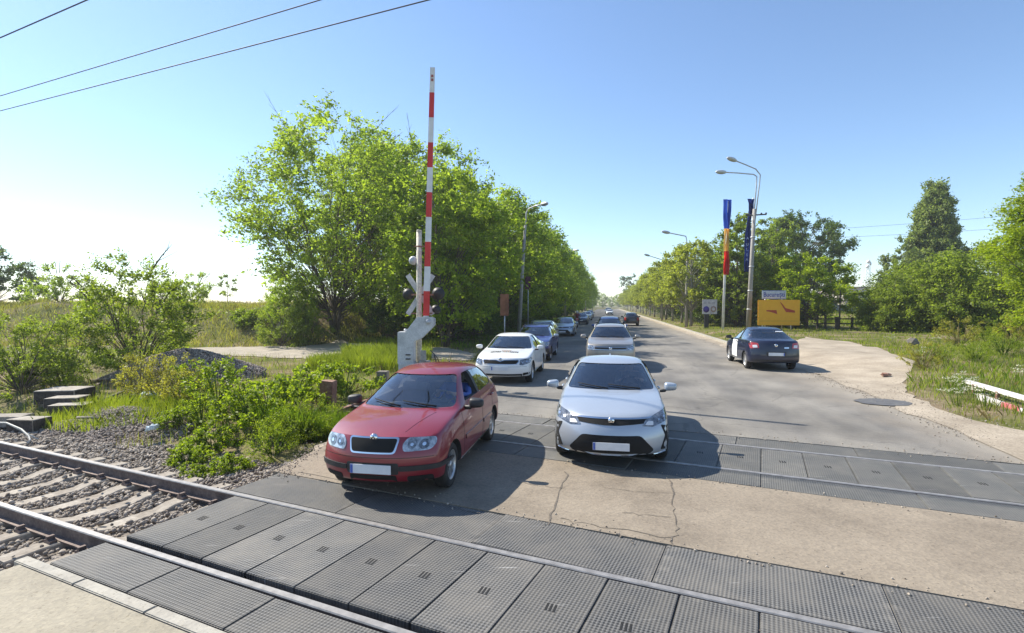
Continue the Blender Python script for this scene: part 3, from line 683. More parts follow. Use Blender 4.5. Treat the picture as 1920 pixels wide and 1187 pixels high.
def tree_meshes(seed, H, zb, Rx, prof, nclump, twigs, tlen, per, leaf, mat, bark, stems=1, trad=0.2, spread=0.12, out=1.0, up=0.45, rnd=0.7,
                Ry=None, aspect=0.5, upb=0.5, lump=0.3, inner=0.25, bare=0, sides=6, asym=(0, 0), mat2=None, sig=0.10):
    rg = np.random.default_rng(seed); r_ = random.Random(seed); Ry = Ry or Rx; pf = PROF[prof]
    # crown
    hs = rg.uniform(0, 1, nclump * 6); hs = hs[rg.uniform(size=len(hs)) < pf(hs) ** 1.2][:nclump]
    n = len(hs); an = rg.uniform(0, 2 * np.pi, n)
    lm = 1 + lump * (np.sin(2 * an + seed) * 0.5 + np.sin(3 * an + hs * 9 + seed * 1.7) * 0.5)
    rr = pf(hs) * np.sqrt(rg.uniform(inner, 1, n)) * lm
    cl = np.stack([rr * np.cos(an) * Rx + asym[0] * hs, rr * np.sin(an) * Ry + asym[1] * hs, zb + hs * (H - zb)], -1)
    cl[:, 2] += rg.normal(size=n) * 0.03 * (H - zb)
    # stems
    bm = bmesh.new(); axes = []
    for k in range(stems):
        a = 2 * math.pi * k / stems + seed; top = 0.86 * H if stems == 1 else H * r_.uniform(0.6, 0.85)
        lean = spread * H * (0 if stems == 1 else 1); b0 = (0, 0) if stems == 1 else (0.35 * trad * 4 * math.cos(a), 0.35 * trad * 4 * math.sin(a))
        pts, rad = [], []
        for i in range(9):
            f = i / 8
            pts.append(Vector((b0[0] + lean * f ** 1.3 * math.cos(a) + asym[0] * f * 0.7 + r_.gauss(0, 0.012 * H) * f, b0[1] + lean * f ** 1.3 * math.sin(a) + asym[1] * f * 0.7 + r_.gauss(0, 0.012 * H) * f, -0.15 + f * (top + 0.15))))
            rad.append(max(0.012, trad * (1.25 if i == 0 else 1.0) * (1 - 0.9 * f)))
        axes.append(pts); tube(bm, pts, rad, sides + 2)
    lp, ld, ls = [], [], []
    for i in range(n):
        c = Vector(cl[i]); ax = min(axes, key=lambda a_: min((Vector((q.x, q.y, 0)) - Vector((c.x, c.y, 0))).length for q in a_[3:]))
        hd = math.hypot(c.x, c.y); zs = max(min(zb * 0.8 + 0.1, 0.5 * c.z), c.z - 0.75 * hd - 0.3)
        fz = min(0.99, max(0.06, (zs + 0.15) / (ax[-1].z + 0.15))); j = min(7, int(fz * 8)); s0 = ax[j].lerp(ax[j + 1], fz * 8 - j)
        rb = max(0.012, trad * (1 - 0.9 * fz) * 0.42)
        mid = s0.lerp(c, 0.5) + Vector((r_.gauss(0, 0.05), r_.gauss(0, 0.05), 0.12)) * (c - s0).length
        mid.z = s0.z * 0.45 + c.z * 0.55 - 0.08 * hd * (1 if up < 0.2 else -0.3)
        if (c - s0).length > 0.25: tube(bm, [s0, s0.lerp(mid, 0.55), mid, mid.lerp(c, 0.6), c], [rb, rb * 0.75, rb * 0.55, rb * 0.38, rb * 0.2], sides - 2, caps=False)
        oh = Vector((c.x - asym[0] * 0.5, c.y - asym[1] * 0.5, 0)); oh = oh.normalized() if oh.length > 0.05 else Vector((1, 0, 0))
        for k in range(twigs):
            d = (oh * out + Vector((0, 0, up)) + Vector((r_.gauss(0, 1), r_.gauss(0, 1), r_.gauss(0, 0.7))) * rnd).normalized()
            L_ = tlen * r_.uniform(0.6, 1.3); m = max(3, int(per * r_.uniform(0.7, 1.3))); u = rg.uniform(0.0, 1, m) ** 0.8
            sag = np.zeros((m, 3)); sag[:, 2] = -0.18 * L_ * u ** 2
            lp.append(np.array(c)[None] + np.array(d)[None] * (u * L_)[:, None] + sag + rg.normal(size=(m, 3)) * sig * tlen * (0.5 + u)[:, None] ** 0.5)
            ld.append(np.repeat(np.array(d)[None], m, 0))
            if k < 2: e = c + d * L_ * 0.85 - Vector((0, 0, 0.13 * L_)); tube(bm, [c, c.lerp(e, 0.5) + Vector((0, 0, 0.04 * L_)), e], [rb * 0.25 + 0.004, rb * 0.16 + 0.003, 0.003], 4, caps=False)
    for k in range(bare):
        a = r_.uniform(0, 6.28); hh = r_.uniform(0.55, 0.95); c = Vector((math.cos(a) * Rx * 0.75 * float(pf(np.array([hh]))[0]), math.sin(a) * Ry * 0.75 * float(pf(np.array([hh]))[0]), zb + hh * (H - zb)))
        d = Vector((math.cos(a) * 0.8, math.sin(a) * 0.8, r_.uniform(0.3, 1.1))).normalized() * tlen * 2.0
        tube(bm, [c, c + d * 0.5 + Vector((0, 0, 0.06)), c + d], [0.03, 0.018, 0.006], 4)
        for q in range(3): tube(bm, [c + d * (0.4 + 0.18 * q), c + d * (0.5 + 0.18 * q) + Vector((r_.gauss(0, 0.25), r_.gauss(0, 0.25), r_.uniform(0.1, 0.4)))], [0.012, 0.004], 4)
    tm = bpy.data.meshes.new('trunk'); bm.to_mesh(tm); bm.free(); tm.materials.append(bark)
    pts = np.concatenate(lp); dr = np.concatenate(ld)
    pts[:, 2] = np.maximum(pts[:, 2], 0.03)
    cm = leaf_mesh('crown', pts, np.full(len(pts), leaf), rg, mat, aspect, upb, dr)
    return tm, cm
def plant(meshes, name, loc, label, cat, group=None, rot=0.0, scale=1.0, sub=('trunk', 'crown')):
    o = thing(name, label, cat, (loc[0], loc[1], hz(loc[0], loc[1]) if len(loc) < 3 else loc[2]), rot, group)
    o.scale = (scale,) * 3 if not isinstance(scale, (tuple, list)) else scale
    for m, s in zip(meshes, sub): link(s, m, None, o)
    return o
def inpoly(x, y, poly):
    px = np.array([q.x for q in poly]); py = np.array([q.y for q in poly]); r = np.zeros(len(x), bool); j = len(poly) - 1
    for i in range(len(poly)):
        c = ((py[i] > y) != (py[j] > y)) & (x < (px[j] - px[i]) * (y - py[i]) / (py[j] - py[i] + 1e-12) + px[i]); r ^= c; j = i
    return r
def grass(name, x, y, h, wd, mat, seed, lean=0.35, z0=-0.02):
    rg = np.random.default_rng(seed); n = len(x); z = HGT(x, y) + z0
    h = h * rg.uniform(0.45, 1.25, n); a = rg.uniform(0, 2 * np.pi, n); b_ = rg.uniform(0, 2 * np.pi, n); ln = h * lean * rg.uniform(0.1, 1.6, n)
    c = np.stack([x, y, z], -1); w_ = np.stack([np.cos(a), np.sin(a), np.zeros(n)], -1) * (wd * rg.uniform(0.6, 1.3, n))[:, None] * 0.5
    dl = np.stack([np.cos(b_), np.sin(b_), np.zeros(n)], -1) * ln[:, None]; up = np.array([0, 0, 1.0])[None] * h[:, None]
    mid = c + dl * 0.35 + up * 0.6
    co = np.stack([c - w_, c + w_, mid + w_ * 0.7, c + dl + up, mid - w_ * 0.7], 1)
    me = np_mesh(name, co, np.arange(n * 5), 5); me.materials.append(mat); return link(name, me)
rgg = np.random.default_rng(77)
def scatter(n, vr, ur, keep=None, clump=0.0, seed=0):
    u = rgg.uniform(ur[0], ur[1], n); v = rgg.uniform(vr[0], vr[1], n); x = u * D.x + v * N.x; y = u * D.y + v * N.y
    ok = ~inpoly(x, y, dv) & ~inpoly(x, y, pth)
    if clump:
        f = np.sin(x * 2.1 + seed + 1.7 * np.sin(y * 1.3)) * np.sin(y * 1.9 + 1.1 * np.sin(x * 1.7)) + 0.6 * np.sin(x * 4.7 + y * 3.1) * np.sin(y * 5.3 - x * 2.2)
        ok &= f > rgg.uniform(-1.2, 0.9, n) * clump
    if keep is not None: ok &= keep(x, y)
    return x[ok], y[ok]
def tp(x, y): return x * A.x + y * A.y, x * M.x + y * M.y
dist_keep = lambda k: (lambda x, y: rgg.uniform(size=len(x)) < np.clip((k / np.hypot(x, y)) ** 1.6, 0, 1))

# ---- grass
# left verge between tracks and the dusty path
def left_ok(x, y):
    s, p = tp(x, y); v = x * N.x + y * N.y
    heap_ = ((x + 10.9) / 2.5) ** 2 + ((y - 17.6) / 1.7) ** 2 < 1; spill = ((x + 8.7) / 1.9) ** 2 + ((y - 11.3) / 1.2) ** 2 < 1
    return (p > 6.5 + 0.5 * np.sin(s * 1.3) + 0.3 * np.sin(s * 3.1)) & ~heap_ & ~spill & (y < 34) & (x > -30)
x, y = scatter(70000, (-26, -5.6), (3, 30), lambda x, y: left_ok(x, y) & dist_keep(13)(x, y), 0.8, 1)
tag(grass('grass', x, y, 0.24, 0.014, MAT['blade'], 1), 'bright green grass of the left verge between the tracks and the dirt path', 'grass', kind='stuff')
x, y = scatter(40000, (-26, -5.4), (3, 30), lambda x, y: left_ok(x, y) & dist_keep(13)(x, y), 0.7, 4)
tag(grass('dry_grass', x, y, 0.3, 0.012, MAT['blade_dry'], 2), 'dry straw-coloured grass among the green of the left verge', 'grass', kind='stuff')
def near(cx, cy, r): return lambda x, y: ((x - cx) ** 2 + (y - cy) ** 2) < (r * rgg.uniform(0.3, 1.0, len(x))) ** 2
for i, (px, py, rad, n, hgt, lab) in enumerate((
        (672, 690, 1.9, 9000, 0.55, 'tall bright green grass tuft beside the short dark post'),
        (725, 672, 2.0, 9000, 0.6, 'tall bright grass left of the grey barrier machine'),
        (240, 772, 1.7, 3600, 0.36, 'long yellow-green grass in front of the white bag'),
        (580, 800, 0.9, 7000, 0.5, 'dark feathery grass clump beside the rusty horizontal rail'))):
    c = G(px, py); a_ = rgg.uniform(0, 6.283, n); r2 = rad * np.sqrt(rgg.uniform(0, 1, n)); x, y = c.x + r2 * np.cos(a_), c.y + 0.75 * r2 * np.sin(a_)
    tag(grass('grass_tuft', x, y, hgt * 1.0, 0.014, MAT['leaf_green' if i == 3 else 'blade'], 20 + i), lab, 'grass', kind='stuff')
# grassy bank and field behind
def bank_ok(x, y): return (x > -62) & (x * N.x + y * N.y < -14.5 - 1.5 * rgg.uniform(size=len(x)))
x, y = scatter(90000, (-75, -14), (22, 46), lambda x, y: bank_ok(x, y) & (y > 30), 0.75, 2)
tag(grass('bank_grass', x, y, 0.40, 0.028, MAT['blade_bank'], 3, 0.6), 'yellow-green long grass covering the bank behind the dirt path', 'grass', kind='stuff')
x, y = scatter(30000, (-75, -12), (24, 60), lambda x, y: (y > 29), 1.0, 7)
tag(grass('bank_grass', x, y, 0.36, 0.03, MAT['blade_dry'], 4, 0.6), 'dry brownish grass on the bank behind the dirt path', 'grass', kind='stuff')
x, y = scatter(14000, (-16, -6), (24, 33), lambda x, y: (y > 30.5) & (x < -4), 0.9, 3)
tag(grass('grass', x, y, 0.42, 0.035, MAT['blade'], 5), 'green grass edge along the far side of the dirt path', 'grass', kind='stuff')
# right verge
def right_ok(x, y):
    v = x * N.x + y * N.y; u = x * D.x + y * D.y
    return v > 7.75 + 0.35 * np.sin(u * 0.9) + 0.2 * np.sin(u * 2.7) - 0.8 * (u < 12)
x, y = scatter(170000, (6.9, 30), (4, 34), lambda x, y: right_ok(x, y) & dist_keep(14)(x, y), 0.9, 1)
tag(grass('grass', x, y, 0.17, 0.014, MAT['blade'], 6), 'green grass of the right verge around the sandy driveway', 'grass', kind='stuff')
x, y = scatter(40000, (6.9, 30), (4, 30), lambda x, y: right_ok(x, y) & dist_keep(14)(x, y), 0.8, 5)
tag(grass('dry_grass', x, y, 0.24, 0.011, MAT['blade_dry'], 7, 0.6), 'dry beige grass and stalks on the right verge', 'grass', kind='stuff')
x, y = scatter(30000, (8.6, 30), (4, 22), lambda x, y: right_ok(x, y) & dist_keep(16)(x, y), 0.55, 9)
tag(grass('tall_grass', x, y, 0.36, 0.013, MAT['leaf_green'], 8, 0.5), 'taller dark green grass at the back of the right verge', 'grass', kind='stuff')
x, y = scatter(110000, (7.7, 36), (16, 110), lambda x, y: dist_keep(30)(x, y), 0.75, 3)
tag(grass('grass', x, y, 0.2, 0.035, MAT['blade'], 9), 'short green grass strip behind the far kerb', 'grass', kind='stuff')
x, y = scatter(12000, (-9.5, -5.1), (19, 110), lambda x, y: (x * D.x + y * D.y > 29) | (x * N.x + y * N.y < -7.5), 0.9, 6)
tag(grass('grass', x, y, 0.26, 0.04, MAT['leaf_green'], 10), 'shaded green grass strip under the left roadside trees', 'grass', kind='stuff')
x, y = scatter(16000, (24, 60), (55, 78), None, 0.9, 6)
tag(grass('bank_grass', x, y, 0.5, 0.06, MAT['blade'], 11), 'rough green grass slope below the pale distant wall', 'grass', kind='stuff')

# ---- trees: the big clump on the left
big = [tree_meshes(11, 14.9, 1.6, 6.7, 'vase', 330, 5, 1.5, 28, 0.22, MAT['leaf_elm'], MAT['bark'], stems=6, trad=0.11, spread=0.21, out=1.0, up=0.12, rnd=0.6, lump=0.42, inner=0.10, bare=7, sig=0.085, upb=0.9),
       tree_meshes(12, 14.5, 1.2, 5.4, 'vase', 260, 6, 1.4, 30, 0.23, MAT['leaf_elm'], MAT['bark'], stems=3, trad=0.13, spread=0.18, up=0.3, rnd=0.75, lump=0.3, inner=0.12, bare=4, sig=0.09, upb=0.9)]
rowL = [tree_meshes(21 + i, 13.0, 1.3, 4.4, 'vase', 150, 6, 1.4, 28, 0.27, MAT['leaf_elm'], MAT['bark'], stems=2 + i % 2, trad=0.13, spread=0.12, up=0.35, rnd=0.8, inner=0.15, sig=0.1, upb=0.8) for i in range(3)]
c = G(628, 640); plant(big[0], 'elm_tree', (c.x, c.y), 'tallest airy many-stemmed tree on the left, standing alone beside the open bank', 'tree', None, 0.4, 0.96)
c = G(770, 632); plant(big[1], 'elm_tree', (c.x + 0.4, c.y + 1), 'broad light green tree directly behind the raised barrier boom', 'tree', 'tall trees on the left of the street', 2.1, 1.05)
q = UV(29.5, -9.2); plant(rowL[1], 'elm_tree', (q.x, q.y), 'nearer roadside tree just right of the raised boom, its shade on the left lane', 'tree', 'tall trees on the left of the street', 1.1, 0.80)
q = UV(36.5, -10.6); plant(rowL[2], 'elm_tree', (q.x, q.y), 'roadside tree beside the leaning concrete lamp post, on its near side', 'tree', 'tall trees on the left of the street', 3.1, 0.86)
plant(big[1], 'elm_tree', (c.x - 4.4, c.y + 5.5), 'dense tree behind the tall many-stemmed tree on the left', 'tree', 'tall trees on the left of the street', 4.1, 0.95)
lu = [46.5, 53, 60, 68, 77, 87, 98, 110, 124, 140, 158, 178, 200, 225, 252, 282, 315, 350]
rr = random.Random(4)
for i, u in enumerate(lu):
    q = UV(u, -9.6 + rr.uniform(-0.6, 0.6)); plant(rowL[i % 3], 'roadside_tree', (q.x, q.y), 'yellow-green tree in the row left of the street, %s counted from the barrier' % ORD[i], 'tree', 'trees in the row on the left of the street', rr.uniform(0, 6.3), 0.92 + 0.16 * rr.random() + (0.06 if u > 90 else 0))
for i, (u, v) in enumerate(((52, -15), (60, -15.5), (71, -15), (84, -15.5), (100, -15), (120, -15.5), (145, -15))):
    q = UV(u, v); plant(rowL[(i + 1) % 3], 'roadside_tree', (q.x, q.y), 'tree of the second row behind the left roadside trees, %s from the barrier' % ORD[i], 'tree', 'second row of trees on the left', rr.uniform(0, 6.3), 0.95)
# dark undergrowth beneath them
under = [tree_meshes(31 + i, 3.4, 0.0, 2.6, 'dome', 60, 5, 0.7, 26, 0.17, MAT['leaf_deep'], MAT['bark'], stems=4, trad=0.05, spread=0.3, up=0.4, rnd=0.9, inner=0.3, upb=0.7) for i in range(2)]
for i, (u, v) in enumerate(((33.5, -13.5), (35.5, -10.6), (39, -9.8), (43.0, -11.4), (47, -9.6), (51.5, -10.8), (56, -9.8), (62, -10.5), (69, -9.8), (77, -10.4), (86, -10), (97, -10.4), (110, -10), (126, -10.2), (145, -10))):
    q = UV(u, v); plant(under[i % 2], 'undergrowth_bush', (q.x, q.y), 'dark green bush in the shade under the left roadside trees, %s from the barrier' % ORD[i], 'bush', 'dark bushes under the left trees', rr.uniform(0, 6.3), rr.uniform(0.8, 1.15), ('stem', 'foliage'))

# ---- right-hand rows
rowR = [tree_meshes(41 + i, 8.2, 2.4, 2.9, 'dome', 120, 6, 0.85, 28, 0.21, MAT['leaf_row'], MAT['palebark'], stems=1, trad=0.15, up=0.35, rnd=0.85, inner=0.3, lump=0.22, upb=0.9) for i in range(3)]
for i, u in enumerate((59, 67, 75.5, 84, 93, 103, 114, 126, 139, 154, 171, 190, 212, 238, 268, 300)):
    q = UV(u, 9.0 + rr.uniform(-0.3, 0.3)); plant(rowR[i % 3], 'avenue_tree', (q.x, q.y), 'round pale-trunked tree in the row behind the right kerb, %s from the sign posts' % ORD[i], 'tree', 'avenue trees behind the right kerb', rr.uniform(0, 6.3), 0.95 + 0.15 * rr.random())
con = [tree_meshes(51 + i, 11.6, 0.8, 3.2, 'cone', 150, 6, 0.95, 30, 0.24, MAT['leaf_elm_dark'], MAT['bark'], stems=1, trad=0.16, up=0.7, rnd=0.7, inner=0.3, upb=0.6, lump=0.25) for i in range(2)]
for i, (u, v, s) in enumerate(((56, 12.6, 1.0), (57, 16.2, 0.82), (62, 14.0, 0.86), (70, 13.6, 0.85), (80, 13.8, 0.85), (92, 13.8, 0.9), (106, 14, 0.9), (124, 14, 0.95), (146, 14, 1.0), (172, 14, 1.0))):
    q = UV(u, v); plant(con[i % 2], 'conical_tree', (q.x, q.y), 'pointed darker green tree behind the avenue trees, %s from the flag pole' % ORD[i], 'tree', 'pointed trees behind the avenue row', rr.uniform(0, 6.3), s)
for i, (u, v) in enumerate(((54, 15.8), (55.5, 18.0), (59, 13.2), (65, 13), (72, 13), (80, 13), (90, 13), (102, 13), (118, 13.2))):
    q = UV(u, v); plant(under[i % 2], 'undergrowth_bush', (q.x, q.y), 'dark bush in the shade behind the right kerb trees, %s from the yellow sign' % ORD[i], 'bush', 'dark bushes behind the right kerb trees', rr.uniform(0, 6.3), rr.uniform(0.75, 1.05), ('stem', 'foliage'))
# yellow-green small tree behind the sign, large tree behind it
c = P(1512, 600, 49); plant(tree_meshes(61, 6.6, 1.8, 3.9, 'dome', 120, 7, 0.95, 34, 0.2, MAT['leaf_bright'], MAT['bark'], stems=2, trad=0.12, spread=0.2, out=1.2, up=0.1, rnd=0.6, inner=0.2, upb=1.2), 'acacia_tree', (c.x, c.y), 'small bright yellow-green spreading tree behind the yellow detour sign', 'tree')
c = P(1505, 590, 80); plant(tree_meshes(62, 14.4, 3.0, 6.2, 'round', 120, 6, 1.5, 40, 0.33, MAT['leaf_deep'], MAT['bark'], stems=1, trad=0.4, up=0.3, rnd=0.9, inner=0.35, lump=0.4), 'oak_tree', (c.x, c.y), 'large dark green round tree rising behind the small bright yellow-green tree', 'tree')
c = P(1455, 590, 76); plant(tree_meshes(66, 15.0, 2.5, 3.0, 'round', 80, 6, 1.2, 36, 0.3, MAT['leaf_elm_dark'], MAT['bark'], stems=1, trad=0.3, up=0.5, rnd=0.9, inner=0.3, lump=0.35), 'oak_tree', (c.x, c.y), 'narrow mid-green tree just right of the double lamp post', 'tree')
# poplar and dense thicket on the right
c = P(1750, 600, 72); plant(tree_meshes(63, 16.6, 1.0, 3.9, 'spire', 380, 7, 1.3, 40, 0.32, MAT['leaf_poplar'], MAT['bark'], stems=1, trad=0.35, up=1.3, rnd=0.55, out=0.5, inner=0.4, lump=0.2), 'poplar_tree', (c.x, c.y), 'tall pointed silvery green poplar rising above the thicket on the right', 'tree')
c = P(1690, 600, 70); plant(tree_meshes(67, 9.5, 1.0, 2.2, 'poplar', 70, 5, 1.0, 30, 0.26, MAT['leaf_poplar'], MAT['bark'], stems=1, trad=0.2, up=1.0, rnd=0.6), 'poplar_tree', (c.x, c.y), 'low slim tree at the left foot of the tall poplar', 'tree')
thick = [tree_meshes(71 + i, 5.6, 0.1, 4.2, 'dome', 210, 6, 1.05, 32, 0.18, MAT['leaf_elm_dark'], MAT['bark'], stems=5, trad=0.08, spread=0.35, out=1.0, up=0.1, rnd=0.6, inner=0.25, lump=0.3, upb=1.1) for i in range(2)]
for i, (px, Y, s, lab) in enumerate(((1672, 44, 0.62, 'low rounded thicket bush at the left end of the right-hand thicket, beside the fence'), (1735, 43, 1.0, 'broad leafy thicket bush in front of the tall poplar'), (1822, 42, 1.18, 'high leafy thicket bush between the poplar and the bright tree'), (1900, 45, 1.22, 'dark thicket bush behind the bright green tree at the right edge'), (1710, 52, 0.95, 'thicket bush behind the broad one, nearest to the poplar foot'))):
    c = P(px, 620, Y); plant(thick[i % 2], 'thicket_bush', (c.x, c.y), lab, 'bush', 'bushes of the right-hand thicket', rr.uniform(0, 6.3), s, ('stem', 'foliage'))
c = P(2035, 640, 27); plant(tree_meshes(64, 9.4, 1.2, 3.5, 'dome', 190, 7, 1.0, 44, 0.15, MAT['leaf_bright'], MAT['bark'], stems=1, trad=0.16, out=1.3, up=0.0, rnd=0.5, inner=0.2, upb=1.4, asym=(-0.4, 0)), 'acacia_tree', (c.x, c.y), 'vivid light green layered tree cut by the right edge of the photo', 'tree')
# far end of the street
for i, (px, Y, s, lab) in enumerate(((1196, 290, 1.35, 'dark round tree towering over the far end of the right avenue row'), (1130, 430, 0.9, 'hazy low tree left of the street at its far end'), (1146, 450, 0.75, 'hazy low tree closing the far end of the street'), (1160, 430, 0.85, 'hazy low tree right of the street at its far end'))):
    c = P(px, 580, Y)
    if i == 0: plant(tree_meshes(65, 15.5, 3.0, 6.0, 'round', 60, 5, 1.8, 24, 0.6, MAT['leaf_deep'], MAT['bark'], stems=1, trad=0.4, inner=0.4), 'oak_tree', (c.x, c.y, 0), lab, 'tree', None, 0, 1.25)
    else: plant(rowL[i % 3], 'roadside_tree', (c.x, c.y, 0), lab, 'tree', None, i * 1.3, s)

# ---- shrubs and weeds on the left
shA = tree_meshes(81, 3.0, 0.05, 1.7, 'dome', 95, 5, 0.5, 26, 0.085, MAT['leaf_shrub'], MAT['bark'], stems=6, trad=0.03, spread=0.32, up=0.8, rnd=0.6, inner=0.2, lump=0.3, upb=0.6)
shB = tree_meshes(82, 4.0, 0.1, 1.75, 'vase', 120, 5, 0.6, 26, 0.10, MAT['leaf_shrub'], MAT['bark'], stems=6, trad=0.04, spread=0.25, up=0.9, rnd=0.6, inner=0.15, lump=0.3, bare=4, upb=0.6)
weA = tree_meshes(83, 1.25, 0.0, 0.62, 'dome', 34, 4, 0.28, 14, 0.075, MAT['leaf_weed'], MAT['leaf_green'], stems=6, trad=0.012, spread=0.3, up=1.0, rnd=0.5, inner=0.1, upb=1.0, aspect=0.6)
weB = tree_meshes(84, 0.95, 0.0, 0.8, 'dome', 40, 4, 0.26, 14, 0.085, MAT['leaf_weed'], MAT['leaf_green'], stems=6, trad=0.012, spread=0.4, up=0.8, rnd=0.6, inner=0.1, upb=1.0, aspect=0.65)
weC = tree_meshes(85, 1.15, 0.0, 0.7, 'vase', 44, 4, 0.3, 17, 0.05, MAT['leaf_yellow'], MAT['blade_dry'], stems=7, trad=0.01, spread=0.35, up=1.2, rnd=0.45, inner=0.1, upb=0.6)
low = tree_meshes(86, 0.55, 0.0, 0.62, 'dome', 44, 5, 0.2, 17, 0.065, MAT['leaf_weed'], MAT['leaf_green'], stems=5, trad=0.01, spread=0.5, up=0.8, rnd=0.7, inner=0.1, upb=1.2, aspect=0.65)
fin = tree_meshes(87, 0.75, 0.0, 0.6, 'dome', 46, 5, 0.28, 20, 0.04, MAT['leaf_weed'], MAT['leaf_green'], stems=6, trad=0.01, spread=0.4, up=1.1, rnd=0.6, inner=0.1, upb=0.5, aspect=0.25)
SF = ('stem', 'foliage')
def shrub(me, name, px, py, label, s=1.0, cat='bush', group=None, rot=0.0):
    c = G(px, py); return plant(me, name, (c.x, c.y), label, cat, group, rot, s, SF)
shrub(shA, 'shrub', 40, 735, 'broad dark green shrub behind the stacked sleepers, at the left edge of the photo', 0.78)
shrub(shA, 'shrub', 120, 722, 'bushy green shrub directly behind the stack of sleepers', 0.72, rot=2.0)
shrub(shB, 'tall_shrub', 258, 705, 'tallest leafy shrub left of the gravel heap, tips against the sky', 1.0)
shrub(shA, 'shrub', 318, 660, 'smaller shrub behind the gravel heap', 0.6, rot=1.0)
shrub(weC, 'weed', 300, 752, 'yellow-green weed in front of the gravel heap, left of the two taller weeds', 0.95, 'weed')
shrub(weC, 'weed', 345, 765, 'pale yellow-green weed at the foot of the gravel heap', 0.75, 'weed', rot=2)
shrub(weC, 'weed', 262, 742, 'straw-green weed at the left foot of the gravel heap', 0.95, 'weed', rot=3)
shrub(weA, 'weed', 372, 752, 'loose bright weed growing up the front of the gravel heap', 0.9, 'weed', rot=5)
shrub(weC, 'weed', 322, 735, 'yellowish weed growing half way up the gravel heap', 0.85, 'weed', rot=4)
shrub(weA, 'weed', 410, 770, 'tall leafy bright green weed in front of the right side of the gravel heap', 0.95, 'weed')
shrub(weA, 'weed', 448, 790, 'bright leafy weed just right of the tall weed before the heap', 0.7, 'weed', rot=1.5)
shrub(weA, 'weed', 378, 795, 'yellowish leafy weed in front of the heap, near the litter', 0.55, 'weed', rot=3)
shrub(weB, 'weed', 545, 778, 'broad leafy weed bush left of the rusty post', 1.0, 'weed')
shrub(weB, 'weed', 500, 770, 'leafy weed bush further left of the rusty post, beside the heap', 0.7, 'weed', rot=1)
shrub(weB, 'weed', 590, 752, 'leafy weed bush right behind the rusty post', 0.95, 'weed', rot=2.2)
shrub(weB, 'weed', 648, 742, 'leafy weed bush between the rusty post and the red car', 0.95, 'weed', rot=4)
for i, (px, py, s, m, lab) in enumerate(((352, 845, 0.6, low, 'low bright weed spilling onto the ballast'), (398, 820, 0.75, low, 'leafy low weed above the ballast edge'), (512, 832, 0.85, fin, 'dark feathery weed in the middle of the green verge'), (568, 815, 0.9, fin, 'feathery weed beside the rusty horizontal rail'), (478, 800, 0.85, weB, 'large leafy weed in front of the weed bushes'), (338, 792, 0.6, low, 'weed just below the white plastic bag'), (365, 865, 0.35, low, 'tiny weed among the ballast stones'), (424, 858, 0.5, low, 'low bright weed at the lower rim of the green verge'))):
    shrub(m, 'weed', px, py, lab, s, 'weed', 'weeds on the left verge', i * 1.7)
# skyline bushes on the bank
bk = tree_meshes(88, 3.0, 0.1, 2.2, 'dome', 50, 5, 0.7, 16, 0.16, MAT['leaf_elm'], MAT['bark'], stems=4, trad=0.05, spread=0.3, up=0.9, rnd=0.6, inner=0.1, bare=6, lump=0.4)
for i, (px, Y, s, lab) in enumerate(((112, 41, 0.95, 'airy thin-branched bush on the bank, left of the tallest shrub'), (70, 43, 0.55, 'small airy bush on the bank near the left edge'), (365, 44, 0.85, 'rounded loose bush on the bank, right of the tallest shrub'), (300, 46, 0.6, 'bush on the bank behind the tallest shrub'), (520, 47, 0.62, 'small bush on the bank beside the tall many-stemmed tree'), (180, 46, 0.45, 'faint bush on the bank between the two thin bushes'))):
    c = P(px, 570, Y); plant(bk, 'bank_bush', (c.x, c.y), lab, 'bush', 'bushes on the skyline of the left bank', i * 1.3, s, SF)
c = P(427, 570, 62); plant(tree_meshes(89, 3.2, 0.8, 0.9, 'round', 22, 4, 0.5, 14, 0.17, MAT['leaf_elm_dark'], MAT['bark'], stems=1, trad=0.05, up=0.8), 'young_tree', (c.x, c.y), 'small lone young tree on the skyline left of the tall trees', 'tree')
c = P(-15, 570, 48); plant(under[0], 'bank_bush', (c.x, c.y), 'dark dense bush on the skyline at the left edge', 'bush', None, 0.5, 1.35, SF)
c = P(528, 640, 30.5); plant(shA, 'shrub', (c.x, c.y), 'bright green shrub at the left foot of the tall many-stemmed tree', 'bush', None, 0.5, 0.85, SF)
c = P(575, 640, 32); plant(shA, 'shrub', (c.x, c.y), 'green shrub just left of the trunks of the tall many-stemmed tree', 'bush', None, 2.5, 0.75, SF)
c = P(548, 640, 32.5); plant(rowL[0], 'young_tree', (c.x, c.y), 'young bright green tree at the left foot of the tall many-stemmed tree', 'tree', None, 1.2, 0.30)
for i, (px, py) in enumerate(((455, 640), (478, 641), (500, 640))):
    c = G(px, py); plant(low, 'shrub', (c.x, c.y), '%s rounded little shrub in the row beyond the dirt path' % ORD[i], 'bush', 'little shrubs beyond the dirt path', i * 2.0, 1.5, SF)
